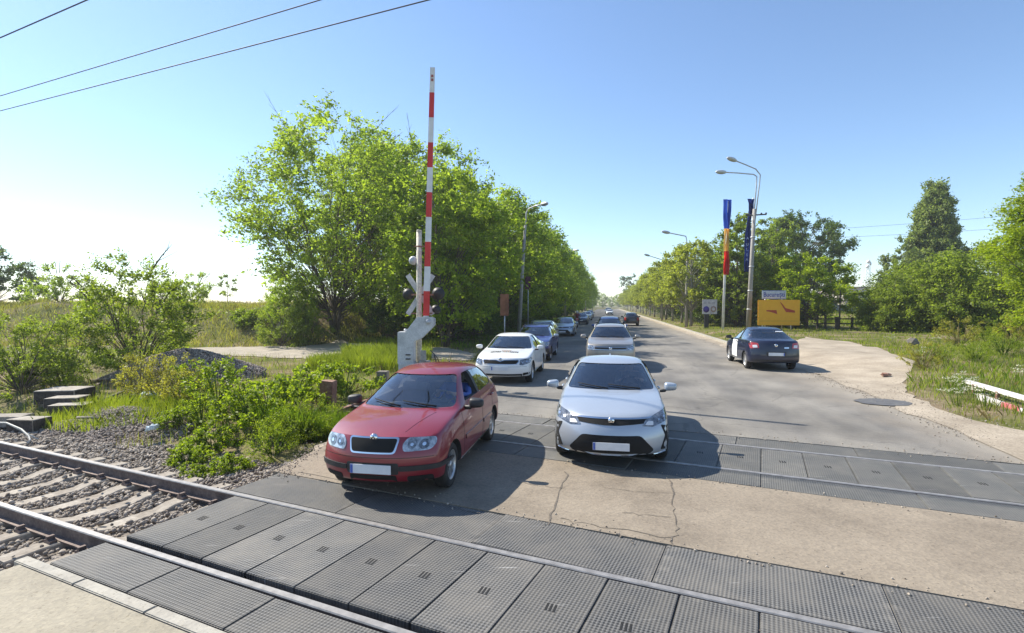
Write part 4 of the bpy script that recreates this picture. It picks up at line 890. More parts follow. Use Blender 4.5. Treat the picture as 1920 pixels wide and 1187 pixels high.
# right verge weeds and flowers
for i, (px, py, s, m, lab) in enumerate(((1760, 690, 0.9, fin, 'dry feathery weed on the right verge, left of the lowered barrier'), (1880, 680, 1.2, fin, 'dark feathery weed behind the lowered barrier at the right edge'), (1730, 705, 0.8, weC, 'straw-coloured weed at the corner of the driveway'), (1830, 690, 1.0, fin, 'feathery weed behind the tip of the lowered barrier'), (1900, 655, 1.3, weC, 'tall straw-coloured weed under the bright tree'), (1800, 660, 1.2, weC, 'tall straw-coloured weed in front of the thicket'), (1850, 650, 1.2, fin, 'green weed between thicket and right verge'), (1560, 612, 1.6, low, 'low bush at the foot of the dark fence posts'))):
    shrub(m, 'weed', px, py, lab, s, 'weed', 'weeds on the right verge', i * 1.9)
bm = bmesh.new(); r_ = random.Random(8)
for k in range(9):
    a = r_.uniform(0, 6.28); r2 = r_.uniform(0, 0.3); h = r_.uniform(0.22, 0.42)
    tube(bm, [(r2 * 0.4 * math.cos(a), r2 * 0.4 * math.sin(a), 0), (r2 * math.cos(a), r2 * math.sin(a), h)], [0.006, 0.004], 4)
stm = bpy.data.meshes.new('stem'); bm.to_mesh(stm)
tops = [(v.co.x, v.co.y, v.co.z) for v in bm.verts if v.co.z > 0.2]; bm.free(); stm.materials.append(MAT['leaf_green'])
tops = np.array(tops)[::5]; rg2 = np.random.default_rng(2); fp = np.repeat(tops, 22, 0) + rg2.normal(size=(len(tops) * 22, 3)) * np.array([0.04, 0.04, 0.01])
fl = leaf_mesh('blossom', fp, np.full(len(fp), 0.022), rg2, MAT['petal'], 0.9, 2.0)
for i, (px, py) in enumerate(((1795, 762), (1826, 757), (1812, 740), (1848, 770), (1905, 735), (1786, 742), (1672, 652), (1762, 655), (1735, 690))):
    c = G(px, py); plant((stm, fl), 'flowering_weed', (c.x, c.y), 'low weed with pale cream flower heads in the right verge', 'flower', 'cream flowering weeds on the right verge', i, 1.25, ('stem', 'blossom'))
# ------------------------------------------------------------------ cars
QF = [0, .28, .56, .80, .94, 1.0]
def lerp(a, b, f): return a + (b - a) * f
def interp(tab, x):
    for (x0, y0), (x1, y1) in zip(tab, tab[1:]):
        if x <= x1: return lerp(y0, y1, max(0, min(1, (x - x0) / (x1 - x0))))
    return tab[-1][1]
def car_cage(S):
    L, half = S['L'], S['W'] / 2
    tc, zc = S['cowl']; tw, zw = S['wtop']; tp_, zp = S['peak']; tr, zr = S['rend']; tg, zg = S['gbot']
    he, zhe = S.get('hood_t', 0.07), S['hood_z']; zde = S['deck_z']
    belt = [(0, zhe - S.get('fdrop', .06)), (tc * 0.5, lerp(zhe, zc, .55) - .035), (tc, zc - .035), (tw, S['belt'][0]), (tr, S['belt'][1]), (tg, zg - .02), (L, zde - .05)]
    if S['hatch']: belt = belt[:5] + [(L, min(zde - .05, S['belt'][1]))]
    bul, bur = S.get('bulge', .34), S.get('rbulge', .2)
    yr = S['roofw'] * half
    wid = lambda t: 1 - .05 * max(0, (0.55 - t) / 0.55) ** 1.5 - .045 * max(0, (t - (L - .5)) / 0.5) ** 1.5
    rows = [(he, zhe, 'f', 0, bul), (tc * .5, lerp(zhe, zc, .58) + .015, 'h', 0, bul * .45), (tc - .09, zc - .012, 'h', 0, .2), (tc, zc, 'c', 0, .2),
            (lerp(tc, tw, .5), lerp(zc, zw, .53), 'g', lerp(.84 * half * .95, yr, .5), .15), (tw, zw, 'g', yr * .985, .10), (tp_, zp, 'g', yr, .02),
            (lerp(tp_, tr, .5), lerp(zp, zr, .38), 'g', yr, 0), (tr, zr, 'g', yr * .97, -.06),
            (lerp(tr, tg, .5), lerp(zr, zg, .46), 'g', lerp(yr * .97, .80 * half, .5), -.10), (tg, zg, 'c', 0, -.13),
            (lerp(tg, L, .5), lerp(zg, zde, .5), 'h', 0, -.16), (L - S.get('tail_t', .06), zde, 'f', 0, -bur)]
    bm = bmesh.new(); V = {}
    def vert(key, t, y, z):
        if key not in V: V[key] = bm.verts.new((L / 2 - t, y, z))
        return V[key]
    K = len(rows) - 1; rw = [.94, .985, 1.0, .985, None]
    nz = S.get('nose', [.12, .03, 0, .02]); tl = S.get('tail', [.12, .03, 0, .02])
    zs_f = S.get('zf', [.19, .28, .47]); zs_r = S.get('zr', [.24, .32, .5])
    top = []
    for k, (t, z, kind, yrr, cv) in enumerate(rows):
        row = []
        for c, q in enumerate(QF):
            zb = interp(belt, t); yb = .945 * half * wid(t) * S.get('beltw', 1.0)
            if kind in 'fhc':
                y = q * yb
                if kind == 'c': y = [0, .28, .56, .85, .965, 1][c] * yb
                zz = z - (z - zb) * q ** 3
                if c == 4: zz = zb + .35 * (zz - zb) + .012
                tt = t + cv * q ** 2.6
            else:
                y, zz = [(0, z), (.38 * yrr, z - .006), (.74 * yrr, z - .022), (yrr, z - .072), (yb * .968, zb + .028), (yb, zb)][c]
                tt = t + cv * (y / half) ** 2
                if c >= 4: tt = t
            row.append(vert((k, c), tt, y, zz))
        top.append(row)
    for k in range(K):
        for c in range(5): bm.faces.new((top[k][c], top[k + 1][c], top[k + 1][c + 1], top[k][c + 1]))
    # side rings (4 lower rings + belt ring made of the top grid's rim)
    loops = []
    for j in range(4):
        lp = []
        for end, row_i, offs, bl, zs in ((0, 0, nz, bul, zs_f), (1, K, tl, bur, zs_r)):
            seg = []
            for c, q in enumerate(QF):
                t = offs[j] + bl * q ** 2.6; t = t if end == 0 else L - t
                zb = interp(belt, 0 if end == 0 else L); z = zs[j] if j < 3 else lerp(zs[2], zb, .6)
                seg.append(vert(('r', end, j, c), t, q * half * rw[j] * wid(0 if end == 0 else L), z))
            lp.append(seg)
        side = []
        for k in range(1, K):
            t = rows[k][0] + (rows[k][4] if rows[k][2] in 'hc' else 0); zb = interp(belt, t); f = t / L
            z3 = [lerp(zs_f[i], zs_r[i], f) for i in range(3)]; z = z3[j] if j < 3 else lerp(z3[2], zb, .6)
            side.append(vert(('s', j, k), t, half * rw[j] * wid(t), z))
        loops.append(lp[0] + side + lp[1][::-1])
    loops.append(top[0] + [top[k][5] for k in range(1, K)] + top[K][::-1])
    for a, b in zip(loops, loops[1:]):
        for i in range(len(a) - 1): bm.faces.new((a[i], a[i + 1], b[i + 1], b[i]))
    bmesh.ops.mirror(bm, geom=bm.verts[:] + bm.edges[:] + bm.faces[:], matrix=Matrix.Identity(4), merge_dist=1e-4, axis='Y')
    be = [e for e in bm.edges if e.is_boundary]
    bmesh.ops.holes_fill(bm, edges=be, sides=0)
    bmesh.ops.recalc_face_normals(bm, faces=bm.faces)
    cr = bm.edges.layers.float.new('crease_edge')
    for e in bm.edges:
        ks = [v for v in e.verts]
        # hood leading edge and screen edges stay crisp
        if all(abs(v.co.z - zhe) < .08 and v.co.x > L / 2 - .5 for v in ks): e[cr] = S.get('hcrease', .45)
    return bm
def baked(bm, sub=2, cutters=(), mats=()):
    me = bpy.data.meshes.new('cage'); bm.to_mesh(me); bm.free()
    for m in mats: me.materials.append(m)
    o = bpy.data.objects.new('cage', me); COL.objects.link(o); tmp = [o]
    s = o.modifiers.new('s', 'SUBSURF'); s.levels = sub; s.render_levels = sub
    dg = bpy.context.evaluated_depsgraph_get(); dg.update()
    full = bpy.data.meshes.new_from_object(o.evaluated_get(dg))
    bmf = bmesh.new(); bmf.from_mesh(full); bvh = BVHTree.FromBMesh(bmf); bmf.free()
    for c in cutters:
        cm = bpy.data.meshes.new('cut'); c.to_mesh(cm); c.free(); cm.materials.append(MAT['cabin'])
        co = bpy.data.objects.new('cut', cm); COL.objects.link(co); tmp.append(co)
        b = o.modifiers.new('b', 'BOOLEAN'); b.operation = 'DIFFERENCE'; b.solver = 'EXACT'; b.object = co
        try: b.material_mode = 'TRANSFER'
        except Exception: pass
    dg.update(); out = bpy.data.meshes.new_from_object(o.evaluated_get(dg))
    for x in tmp: bpy.data.objects.remove(x)
    shade(out, 0.6)
    return out, bvh
def rnd_poly(pts, r=.03, n=3):
    out = []; N_ = len(pts)
    for i in range(N_):
        p, a, b = Vector(pts[i]), Vector(pts[i - 1]), Vector(pts[(i + 1) % N_])
        da, db = (a - p), (b - p); k = min(r, da.length * .45, db.length * .45); p0, p1 = p + da.normalized() * k, p + db.normalized() * k
        for j in range(n + 1):
            f = j / n; out.append(tuple((p0 * (1 - f) + p * f) * (1 - f) + (p * (1 - f) + p1 * f) * f))
    return out
def mir(poly): return [(-y, z) for y, z in poly][::-1]
def patch(bvh, poly, axis, sgn, off, thick=.012, cell=.06, L=0):
    """a shaped panel laid on the body: outline in side (t,z), front (y,z) or plan (t,y) view"""
    bm = bmesh.new(); pp = [((L / 2 - a), b) if axis in 'yz' else (a, b) for a, b in poly]
    bm.faces.new([bm.verts.new((a, b, 0)) for a, b in pp])
    for ax in (0, 1):
        lo, hi = min(q[ax] for q in pp), max(q[ax] for q in pp); n = max(1, int((hi - lo) / cell))
        for k in range(1, n + 1):
            co = [0, 0, 0]; no = [0, 0, 0]; co[ax] = lo + (hi - lo) * k / (n + 1); no[ax] = 1
            bmesh.ops.bisect_plane(bm, geom=bm.verts[:] + bm.edges[:] + bm.faces[:], plane_co=co, plane_no=no)
    bmesh.ops.triangulate(bm, faces=[f for f in bm.faces if len(f.verts) > 4])
    nrm = {}
    for v in bm.verts:
        a, b = v.co.x, v.co.y
        o, d = {'x': (Vector((6 * sgn, a, b)), Vector((-sgn, 0, 0))), 'y': (Vector((a, 6 * sgn, b)), Vector((0, -sgn, 0))), 'z': (Vector((a, b, 6 * sgn)), Vector((0, 0, -sgn)))}[axis]
        h, n, i_, ds = bvh.ray_cast(o, d)
        if h is None:
            q = {'x': Vector((L / 2 * sgn, a, b)), 'y': Vector((a, .8 * sgn, b)), 'z': Vector((a, b, 1))}[axis]; h, n, i_, ds = bvh.find_nearest(q)
        if n.dot(d) > 0: n = -n
        nrm[v] = n; v.co = h + n * off
    if thick:
        for e in [e for e in bm.edges if e.is_boundary]:
            a, b = e.verts; f = bm.faces.new((a, b, bm.verts.new(b.co - nrm[b] * thick), bm.verts.new(a.co - nrm[a] * thick)))
    bm.normal_update()
    d0 = {'x': Vector((sgn, 0, 0)), 'y': Vector((0, sgn, 0)), 'z': Vector((0, 0, sgn))}[axis]
    fl = sum(f.normal.dot(d0) for f in bm.faces)
    if fl < 0: bmesh.ops.reverse_faces(bm, faces=bm.faces[:])
    return bm
def wheel(name, r, wd, spokes, parent, loc, style):
    """tyre on a spoked rim; outer face towards +y"""
    t = bmesh.new()
    lathe(t, [(r * .66, -wd / 2), (r * .9, -wd / 2), (r * .985, -wd * .38), (r, -wd * .2), (r, wd * .2), (r * .985, wd * .38), (r * .9, wd / 2), (r * .66, wd / 2 * .96), (r * .66, -wd / 2)], 'Y', 30, caps=False)
    o = obj(name, t, MAT['rubber'], parent, loc)
    m = bmesh.new()
    lathe(m, [(r * .67, wd * .46), (r * .62, wd * .47), (r * .6, wd * .3), (r * .58, -wd * .2)], 'Y', 30, caps=False)
    lathe(m, [(0.0001, -wd * .08), (r * .6, -wd * .08)], 'Y', 30, 1, caps=False)
    lathe(m, [(0.0001, wd * .44), (r * .13, wd * .43), (r * .15, wd * .3)], 'Y', 16, caps=False)
    for k in range(spokes):
        a = 2 * math.pi * k / spokes; Mx = Matrix.Rotation(a, 4, 'Y')
        for dx in ((-.05, .05) if style == 'double' else (0,)):
            ww = .030 if style == 'double' else .085
            p = [(dx - ww * .5, r * .12), (dx + ww * .5, r * .12), (dx * 1.7 + ww * .62, r * .62), (dx * 1.7 - ww * .62, r * .62)]
            vs_ = []
            for hgt in (wd * .28, wd * .42): vs_.append([m.verts.new(Mx @ Vector((x * r * 3.2 if style != 'double' else x * r * 2.6, hgt - .012 * (z > .3 * r), z))) for x, z in p])
            m.faces.new(vs_[1]);
            for i in range(4): m.faces.new((vs_[0][i], vs_[0][(i + 1) % 4], vs_[1][(i + 1) % 4], vs_[1][i]))
    bmesh.ops.recalc_face_normals(m, faces=m.faces)
    obj('rim', m, [MAT['alloy'], MAT['black_plastic']], o)
    return o
def mirror_part(S, parent, sd, paint, big=1.0):
    t, z = S['mirror']; half = S['W'] / 2; x = S['L'] / 2 - t
    bm = bmesh.new(); bmesh.ops.create_uvsphere(bm, u_segments=20, v_segments=12, radius=1)
    sq = lambda q, e: math.copysign(abs(q) ** e, q)
    for v in bm.verts:
        q = Vector((sq(v.co.x, .8), sq(v.co.y, .55), sq(v.co.z, .55))); tp_ = 1 + .14 * q.y * -sd
        v.co = Vector((x + q.x * .085, sd * (half + .115) + q.y * .105 * big, z + q.z * .068 * big * tp_))
    for v in bm.verts:
        if v.co.x < x - .03: v.co.x = x - .03
    for f in bm.faces: f.smooth = True
    o = obj('wing_mirror', bm, paint, parent)
    bm = bmesh.new(); tube(bm, [(x, sd * (half - .06), z - .07), (x, sd * (half + .02), z - .07), (x, sd * (half + .06), z - .035)], [.035, .03, .025], 8)
    obj('mirror_arm', bm, MAT['black_plastic'], o)
def seat_bm(x, y, z):
    bm = bmesh.new()
    bx(bm, (x, y, z), (.5, .48, .16)); bx(bm, (x - .27, y, z + .33), (.14, .46, .6), rot=Matrix.Rotation(-.22, 4, 'Y')); bx(bm, (x - .36, y, z + .72), (.09, .25, .17), rot=Matrix.Rotation(-.15, 4, 'Y'))
    bmesh.ops.bevel(bm, geom=bm.edges[:], offset=.035, segments=2, affect='EDGES'); return bm
def make_car(S, label, cat='car', group=None, loc=(0, 0, 0), rotz=0.0):
    L, W, half = S['L'], S['W'], S['W'] / 2; pm = S['paint']
    root = thing(S.get('name', 'car'), label, cat, loc, rotz, group)
    tc, zc = S['cowl']; tw, zw = S['wtop']; tr, zr = S['rend']; tg, zg = S['gbot']
    fo, wb, r = S['fo'], S['wb'], S['r']
    cut = []
    for ta in (fo, fo + wb):
        for sd in (-1, 1):
            c = bmesh.new(); lathe(c, [(.0001, 0), (r + .045, 0), (r + .045, .6), (.0001, .6)], 'Y', 32, 0, Matrix.Translation((L / 2 - ta, -.3 + sd * (half - .26 + .3), r - .005)))
            cut.append(c)
    # cabin, screens and side windows cut right through
    yr = S['roofw'] * half
    c = bmesh.new(); b0 = min(S['belt']) - .02
    for t, z, y in ((tc + .22, .42, half - .13), (tc + .12, b0, half - .12), (tw + .06, zw - .12, yr - .08), (S['peak'][0], S['peak'][1] - .055, yr - .12), (tr - .05, zr - .09, yr - .09), (tg - .1, b0, half - .14), (tg - .25, .42, half - .13)):
        for sd in (-1, 1): c.verts.new((L / 2 - t, y * sd, z))
    bmesh.ops.convex_hull(c, input=c.verts[:]); cut.append(c)
    fy, fz0, fz1 = .90 * half, zc + .012, zw - .035
    ws = rnd_poly([(-.835 * half, fz0 - .005), (.835 * half, fz0 - .005), (yr * .875, fz1), (-yr * .875, fz1)], .06)
    rwp = S.get('rear_win') or [(-.78 * half, zg + .03), (.78 * half, zg + .03), (yr * .86, zr - .05), (-yr * .86, zr - .05)]
    rwp = rnd_poly(rwp, .08)
    for poly, t0, t1 in ((ws, tc - .4, tw + .5), (rwp, tr - .5, L + .2)):
        c = bmesh.new(); prism(c, poly, t1 - t0, Matrix(((0, 0, 1, L / 2 - t1), (1, 0, 0, 0), (0, 1, 0, 0), (0, 0, 0, 1)))); cut.append(c)
    wins = [rnd_poly(p, .045) for p in S['windows']]
    for p in wins:
        c = bmesh.new(); prism(c, [(L / 2 - t, z) for t, z in p], W + .6, Matrix(((1, 0, 0, 0), (0, 0, 1, -W / 2 - .3), (0, 1, 0, 0), (0, 0, 0, 1)))); cut.append(c)
    body, bvh = baked(car_cage(S), 2, cut, [pm])
    while len(body.materials) < 2: body.materials.append(MAT['cabin'])
    link('body', body, None, root)
    PT = lambda name, poly, axis, sgn, off, mat, par=root, thick=.014, cell=.06: obj(name, patch(bvh, poly, axis, sgn, off, thick, cell, L), mat, par, smooth=0.8)
    gl = S.get('glass', MAT['glass'])
    PT('windscreen', ws, 'x', 1, -.008, gl, thick=0, cell=.12); PT('rear_window', rwp, 'x', -1, -.008, gl, thick=0, cell=.12)
    for sd in (-1, 1):
        for i, p in enumerate(wins):
            if S.get('open') == (sd, i): continue
            PT('side_window', p, 'y', sd, -.008, S.get('sideglass', gl), thick=0, cell=.12)
        for p in S.get('pillars', []): PT('window_pillar', p, 'y', sd, .003, MAT['black_plastic'])
        for t in S.get('seams', []): PT('door_seam', [(t, .30), (t + .008, .30), (t + .008, min(S['belt']) - .02), (t, min(S['belt']) - .02)], 'y', sd, .0015, MAT['black'], thick=.002, cell=.05)
        for (t0, t1, z0, z1) in S.get('moulding', []): PT('side_moulding', rnd_poly([(t0, z0), (t1, z0), (t1, z1), (t0, z1)], .015), 'y', sd, .012, S.get('mould_mat', MAT['black_plastic']))
        PT('sill_trim', [(fo + r + .08, .205), (fo + wb - r - .08, .225), (fo + wb - r - .08, .285), (fo + r + .08, .27)], 'y', sd, .006, S.get('sill_mat', MAT['black_plastic']))
        for t in S.get('handles', []):
            bm = bmesh.new(); x = L / 2 - t; tube(bm, [(x + .09, sd * (half - .012), S['handle_z']), (x + .06, sd * (half + .010), S['handle_z'] + .004), (x - .06, sd * (half + .010), S['handle_z'] + .006), (x - .09, sd * (half - .012), S['handle_z'] + .006)], .014, 8)
            obj('door_handle', bm, S.get('handle_mat', pm), root)
        if S.get('mirror'): mirror_part(S, root, sd, S.get('mirror_mat', pm))
        for ta in (fo, fo + wb):
            wo_ = wheel('wheel', r, S.get('tw', .2), S.get('spokes', 7), root, (L / 2 - ta, sd * (half - .135), r), S.get('wstyle', 'single'))
            if sd < 0: wo_.rotation_euler = (0, 0, math.pi)
    for name, poly, mat, off, both in S.get('front', []):
        for pl in ((poly, mir(poly)) if both else (poly,)): PT(name, pl, 'x', 1, off, mat)
    for name, poly, mat, off, both in S.get('rear', []):
        for pl in ((poly, mir(poly)) if both else (poly,)): PT(name, pl, 'x', -1, off, mat)
    for name, poly, mat, off in S.get('hood', []): PT(name, poly, 'z', 1, off, mat, thick=.004)
    for y_, z_, r_ in S.get('bowls', []):
        for sg in (-1, 1):
            cp = [(sg * y_ + r_ * math.cos(a), z_ + r_ * math.sin(a)) for a in [k * math.pi / 8 for k in range(16)]]
            ip = [(sg * y_ + r_ * .38 * math.cos(a), z_ + r_ * .38 * math.sin(a)) for a in [k * math.pi / 5 for k in range(10)]]
            lb = PT('lamp_bowl', cp, 'x', 1, S.get('lens_off', .008) + .002, MAT['darklens'], thick=.002, cell=.2); PT('lamp_bulb', ip, 'x', 1, S.get('lens_off', .008) + .005, CHR, par=lb, thick=.003, cell=.2)
    for poly in S.get('gaps', []): PT('panel_gap', poly, 'x', 1, .0015, MAT['black'], thick=.001, cell=.06)
    if S.get('emblem'):
        sgn, z, rad = S['emblem']; bm = bmesh.new(); h, n, _, _ = bvh.ray_cast(Vector((6 * sgn, 0, z)), Vector((-sgn, 0, 0)))
        lathe(bm, [(.0001, .02), (rad * .8, .02), (rad, .008), (rad, -.02)], 'X', 18, 0, Matrix.Translation((h.x, 0, z)) @ Matrix.Rotation(0 if sgn > 0 else math.pi, 4, 'Z'))
        tube(bm, [(h.x + sgn * .022, -rad * .5, z - rad * .2), (h.x + sgn * .024, 0, z + rad * .45), (h.x + sgn * .022, rad * .5, z - rad * .2)], rad * .13, 6, 1)
        obj('emblem', bm, [MAT['chrome'], MAT['black_plastic']], root)
    if S.get('plate'):
        sgn, z = S['plate']; h, n, _, _ = bvh.ray_cast(Vector((6 * sgn, 0, z)), Vector((-sgn, 0, 0))); x = h.x + sgn * .022
        bm = bmesh.new(); bx(bm, (x, .02, z), (.012, .48, .11)); bx(bm, (x, -.24 if sgn < 0 else -.24, z), (.0122, .04, .11), mi=1)
        obj('number_plate', bm, [MAT['plate'], MAT['plateblue']], root, bevel=.003)
    # wipers
    if S.get('wipers', True):
        for y0, y1 in ((.55 * half, -.05 * half), (-.05 * half, -.62 * half)):
            bm = bmesh.new(); pts = []
            for f in (0, .35, .7, 1):
                y = lerp(y0, y1, f); z = zc + .012 + .055 * f; h, n, _, _ = bvh.ray_cast(Vector((6, y, z)), Vector((-1, 0, 0))); pts.append(h + n * .018)
            tube(bm, pts, [.013, .011, .009, .007], 6); obj('wiper', bm, MAT['black'], root)
    if S.get('interior', True):
        x0 = L / 2 - tc
        bm = bmesh.new(); bx(bm, (x0 - .38, 0, zc - .14), (.5, W - .3, .24)); bx(bm, (x0 - .55, .36, zc - .03), (.22, .34, .1))
        obj('dashboard', bm, S.get('dash', MAT['cabin']), root, bevel=.03)
        st = obj('steering_wheel', bmesh.new(), None, root); st.data.materials.append(S.get('swheel', MAT['black_plastic']))
        bm = bmesh.new(); Mx = Matrix.Translation((x0 - .74, .36, zc - .02)) @ Matrix.Rotation(-1.15, 4, 'Y')
        tube(bm, [Mx @ Vector((.185 * math.cos(a), .185 * math.sin(a), 0)) for a in [2 * math.pi * k / 22 for k in range(23)]], .016, 8, caps=False)
        for a in (0.3, math.pi - .3, math.pi * 1.5): tube(bm, [Mx @ Vector((0, 0, -.02)), Mx @ Vector((.18 * math.sin(a), .18 * math.cos(a), 0))], .016, 6)
        lathe(bm, [(.0001, .01), (.06, .005), (.065, -.04)], 'Z', 14, 0, Mx); bm.to_mesh(st.data); bm.free()
        xs_ = x0 - 1.18
        for y in (-.36, .36): obj('seat', seat_bm(xs_, y, .5), S.get('seatmat', MAT['seat']), root)
        xr = max(L / 2 - tg + .75, -L / 2 + .85)
        if xr < xs_ - .5:
            bm = seat_bm(0, 0, .5)
            for v in bm.verts: v.co.y *= 2.5; v.co.x += xr
            obj('rear_seat', bm, MAT['seat'], root)
        bm = bmesh.new(); bx(bm, (L / 2 - tw - .1, 0, zw - .13), (.03, .22, .065)); tube(bm, [(L / 2 - tw - .1, 0, zw - .12), (L / 2 - tw - .16, 0, zw - .05)], .012, 6)
        obj('interior_mirror', bm, MAT['black_plastic'], root, bevel=.01)
    for fn in S.get('extra', []): fn(S, root, bvh, PT)
    return root
def antenna(t):
    def f(S, root, bvh, PT):
        x = S['L'] / 2 - t; h, n, _, _ = bvh.ray_cast(Vector((x, 0, 5)), Vector((0, 0, -1))); bm = bmesh.new()
        tube(bm, [h - n * .01, h + Vector((-.03, 0, .02)), h + Vector((-.16, 0, .17))], [.02, .008, .004], 6); obj('antenna', bm, MAT['black_plastic'], root)
    return f
def roofrails(t0, t1, y, h=.05, mat='black_plastic'):
    def f(S, root, bvh, PT):
        for sd in (-1, 1):
            bm = bmesh.new(); pts = []
            for k, t in enumerate((t0, t0 + .12, t0 + .5, (t0 + t1) / 2, t1 - .5, t1 - .12, t1)):
                q, n, _, _ = bvh.ray_cast(Vector((S['L'] / 2 - t, sd * y, 5)), Vector((0, 0, -1))); pts.append(q + Vector((0, 0, h if 0 < k < 6 else -.01)))
            tube(bm, pts, .018, 8); obj('roof_rail', bm, MAT[mat], root)
    return f

P_RED = paintmat('paint_red', (0.225, 0.008, 0.019), 0.05, 0.14)
P_WHITE = paintmat('paint_white', (0.74, 0.74, 0.73), 0.0, 0.06)
P_PEARL = paintmat('paint_pearl_white', (0.43, 0.47, 0.52), 0.35, 0.05, 0.34)
P_NAVY = paintmat('paint_navy', (0.018, 0.03, 0.17), 0.0, 0.1)
P_DNAVY = paintmat('paint_dark_navy', (0.005, 0.009, 0.034), 0.0, 0.1)
P_SILVER = paintmat('paint_silver_blue', (0.36, 0.42, 0.5), 0.5, 0.08, 0.4)
P_BEIGE = paintmat('paint_beige_grey', (0.33, 0.30, 0.26), 0.5, 0.1, 0.4)
P_BLUE = paintmat('paint_blue', (0.05, 0.09, 0.26), 0.3, 0.1)
P_BLACK = paintmat('paint_black', (0.014, 0.016, 0.022), 0.2, 0.1)
P_GREEN = paintmat('paint_grey_green', (0.28, 0.31, 0.25), 0.4, 0.1)
BLK, CHR, LEN, DLN, TLN = MAT['black_plastic'], MAT['chrome'], MAT['lens'], MAT['darklens'], MAT['taillens']
rect = lambda y0, y1, z0, z1, r=.02: rnd_poly([(y0, z0), (y1, z0), (y1, z1), (y0, z1)], r)

# --- small red hatchback
HATCH = dict(bowls=[(.465, .708, .048), (.595, .705, .056)], gaps=[[(-.74, .555), (.74, .555), (.74, .561), (-.74, .561)]], name='hatchback_car', L=3.97, W=1.65, fo=.80, wb=2.46, r=.295, tw=.185, paint=P_RED, hatch=True, hood_z=.80, cowl=(1.06, .965), wtop=(1.83, 1.375), peak=(2.35, 1.45), rend=(3.42, 1.375), gbot=(3.80, 1.0), deck_z=.90,
             belt=(.945, .985), roofw=.70, bulge=.30, rbulge=.2, nose=[.13, .05, 0, .03], hood_t=.10, hcrease=.6, fdrop=.05, zf=[.19, .27, .45], beltw=.985,
             windows=[[(1.62, .99), (2.36, 1.0), (2.36, 1.345), (2.12, 1.335), (1.96, 1.25)], [(2.46, 1.0), (3.25, 1.03), (3.42, 1.10), (3.22, 1.31), (2.46, 1.345)]],
             pillars=[[(2.355, 1.0), (2.465, 1.0), (2.465, 1.345), (2.355, 1.345)]], seams=[1.28, 2.41, 3.16], moulding=[(1.36, 2.36, .50, .56), (2.46, 3.02, .50, .56)], mould_mat=P_RED,
             handles=[2.22, 3.08], handle_z=.86, mirror=(1.50, .99), mirror_mat=BLK, spokes=7, wstyle='double', emblem=(1, .785, .05), plate=(1, .43), sill_mat=P_RED, open=(1, 0), dash=MAT['greyplastic'], swheel=MAT['greyplastic'], seatmat=MAT['greyplastic'],
             front=[('grille_frame', rnd_poly([(-.285, .605), (.285, .605), (.325, .795), (-.325, .795)], .045), CHR, .006, False), ('grille', rnd_poly([(-.262, .624), (.262, .624), (.300, .776), (-.300, .776)], .035), MAT['black'], .012, False),
                    ('headlight', rnd_poly([(.375, .63), (.67, .635), (.725, .70), (.71, .775), (.42, .79), (.36, .72)], .035), LEN, .006, True),
                    ('bumper_strip', rect(.33, .815, .405, .465), BLK, .016, True), ('lower_intake', rect(-.30, .30, .235, .35, .03), MAT['black'], .004, False), ('plate_recess', rect(-.33, .33, .36, .50, .03), BLK, .006, False), ('fog_vent', rect(.42, .70, .255, .335, .03), MAT['black'], .005, True)],
             hood=[('hood_crease', [(.28, .335), (.28, .343), (1.0, .50), (1.0, .49)], P_RED, .0035)],
             rear=[('tail_lamp', rect(.56, .75, .62, .92, .03), TLN, .006, True)], extra=[antenna(3.25)])
# --- white saloon with the wide dark mouth
SALOON = dict(bowls=[(.69, .705, .03), (.77, .735, .03)], name='saloon_car', L=4.63, W=1.78, fo=.94, wb=2.70, r=.325, tw=.21, paint=P_PEARL, hatch=False, hood_z=.775, cowl=(1.40, .965), wtop=(2.20, 1.365), peak=(2.68, 1.435), rend=(3.45, 1.365), gbot=(4.12, 1.06), deck_z=1.06,
              belt=(.94, .985), roofw=.73, bulge=.40, rbulge=.24, nose=[.10, .02, 0, .05], hood_t=.16, hcrease=.5, fdrop=.02, zf=[.17, .25, .42], beltw=.98,
              windows=[[(1.86, .99), (2.66, .995), (2.66, 1.345), (2.50, 1.345), (2.33, 1.275)], [(2.76, .995), (3.70, 1.02), (3.84, 1.08), (3.52, 1.29), (2.76, 1.345)]],
              pillars=[[(2.655, .995), (2.765, .995), (2.765, 1.345), (2.655, 1.345)]], seams=[1.48, 2.71, 3.58], handles=[2.52, 3.48], handle_z=.86, mirror=(1.68, 1.01), spokes=8, wstyle='double', sill_mat=P_PEARL,
              emblem=(1, .715, .05), plate=(1, .37), dash=MAT['cabin'],
              front=[('lower_grille', rnd_poly([(-.47, .215), (.47, .215), (.62, .30), (.42, .52), (-.42, .52), (-.62, .30)], .05), MAT['black'], .006, False),
                     ('upper_grille', rnd_poly([(-.50, .68), (-.1, .655), (.1, .655), (.50, .68), (.54, .735), (-.54, .735)], .015), MAT['black'], .006, False), ('chrome_strip', rnd_poly([(-.55, .735), (.55, .735), (.60, .755), (-.60, .755)], .006), CHR, .01, False),
                     ('headlight', rnd_poly([(.44, .645), (.60, .625), (.84, .69), (.872, .83), (.80, .815), (.50, .735)], .02), DLN, .008, True), ('running_lamp', rnd_poly([(.48, .655), (.60, .645), (.60, .695), (.52, .70)], .012), MAT['plate'], .016, True),
                     ('bumper_vent', rnd_poly([(.71, .29), (.845, .29), (.872, .60), (.72, .64), (.785, .49)], .02), MAT['black'], .006, True), ('chin_lip', rnd_poly([(-.60, .165), (.60, .165), (.80, .235), (.79, .262), (.56, .20), (-.56, .20), (-.79, .262), (-.80, .235)], .01), CHR, .014, False)],
              rear=[('tail_lamp', rect(.5, .84, .82, .94, .03), TLN, .006, True)])
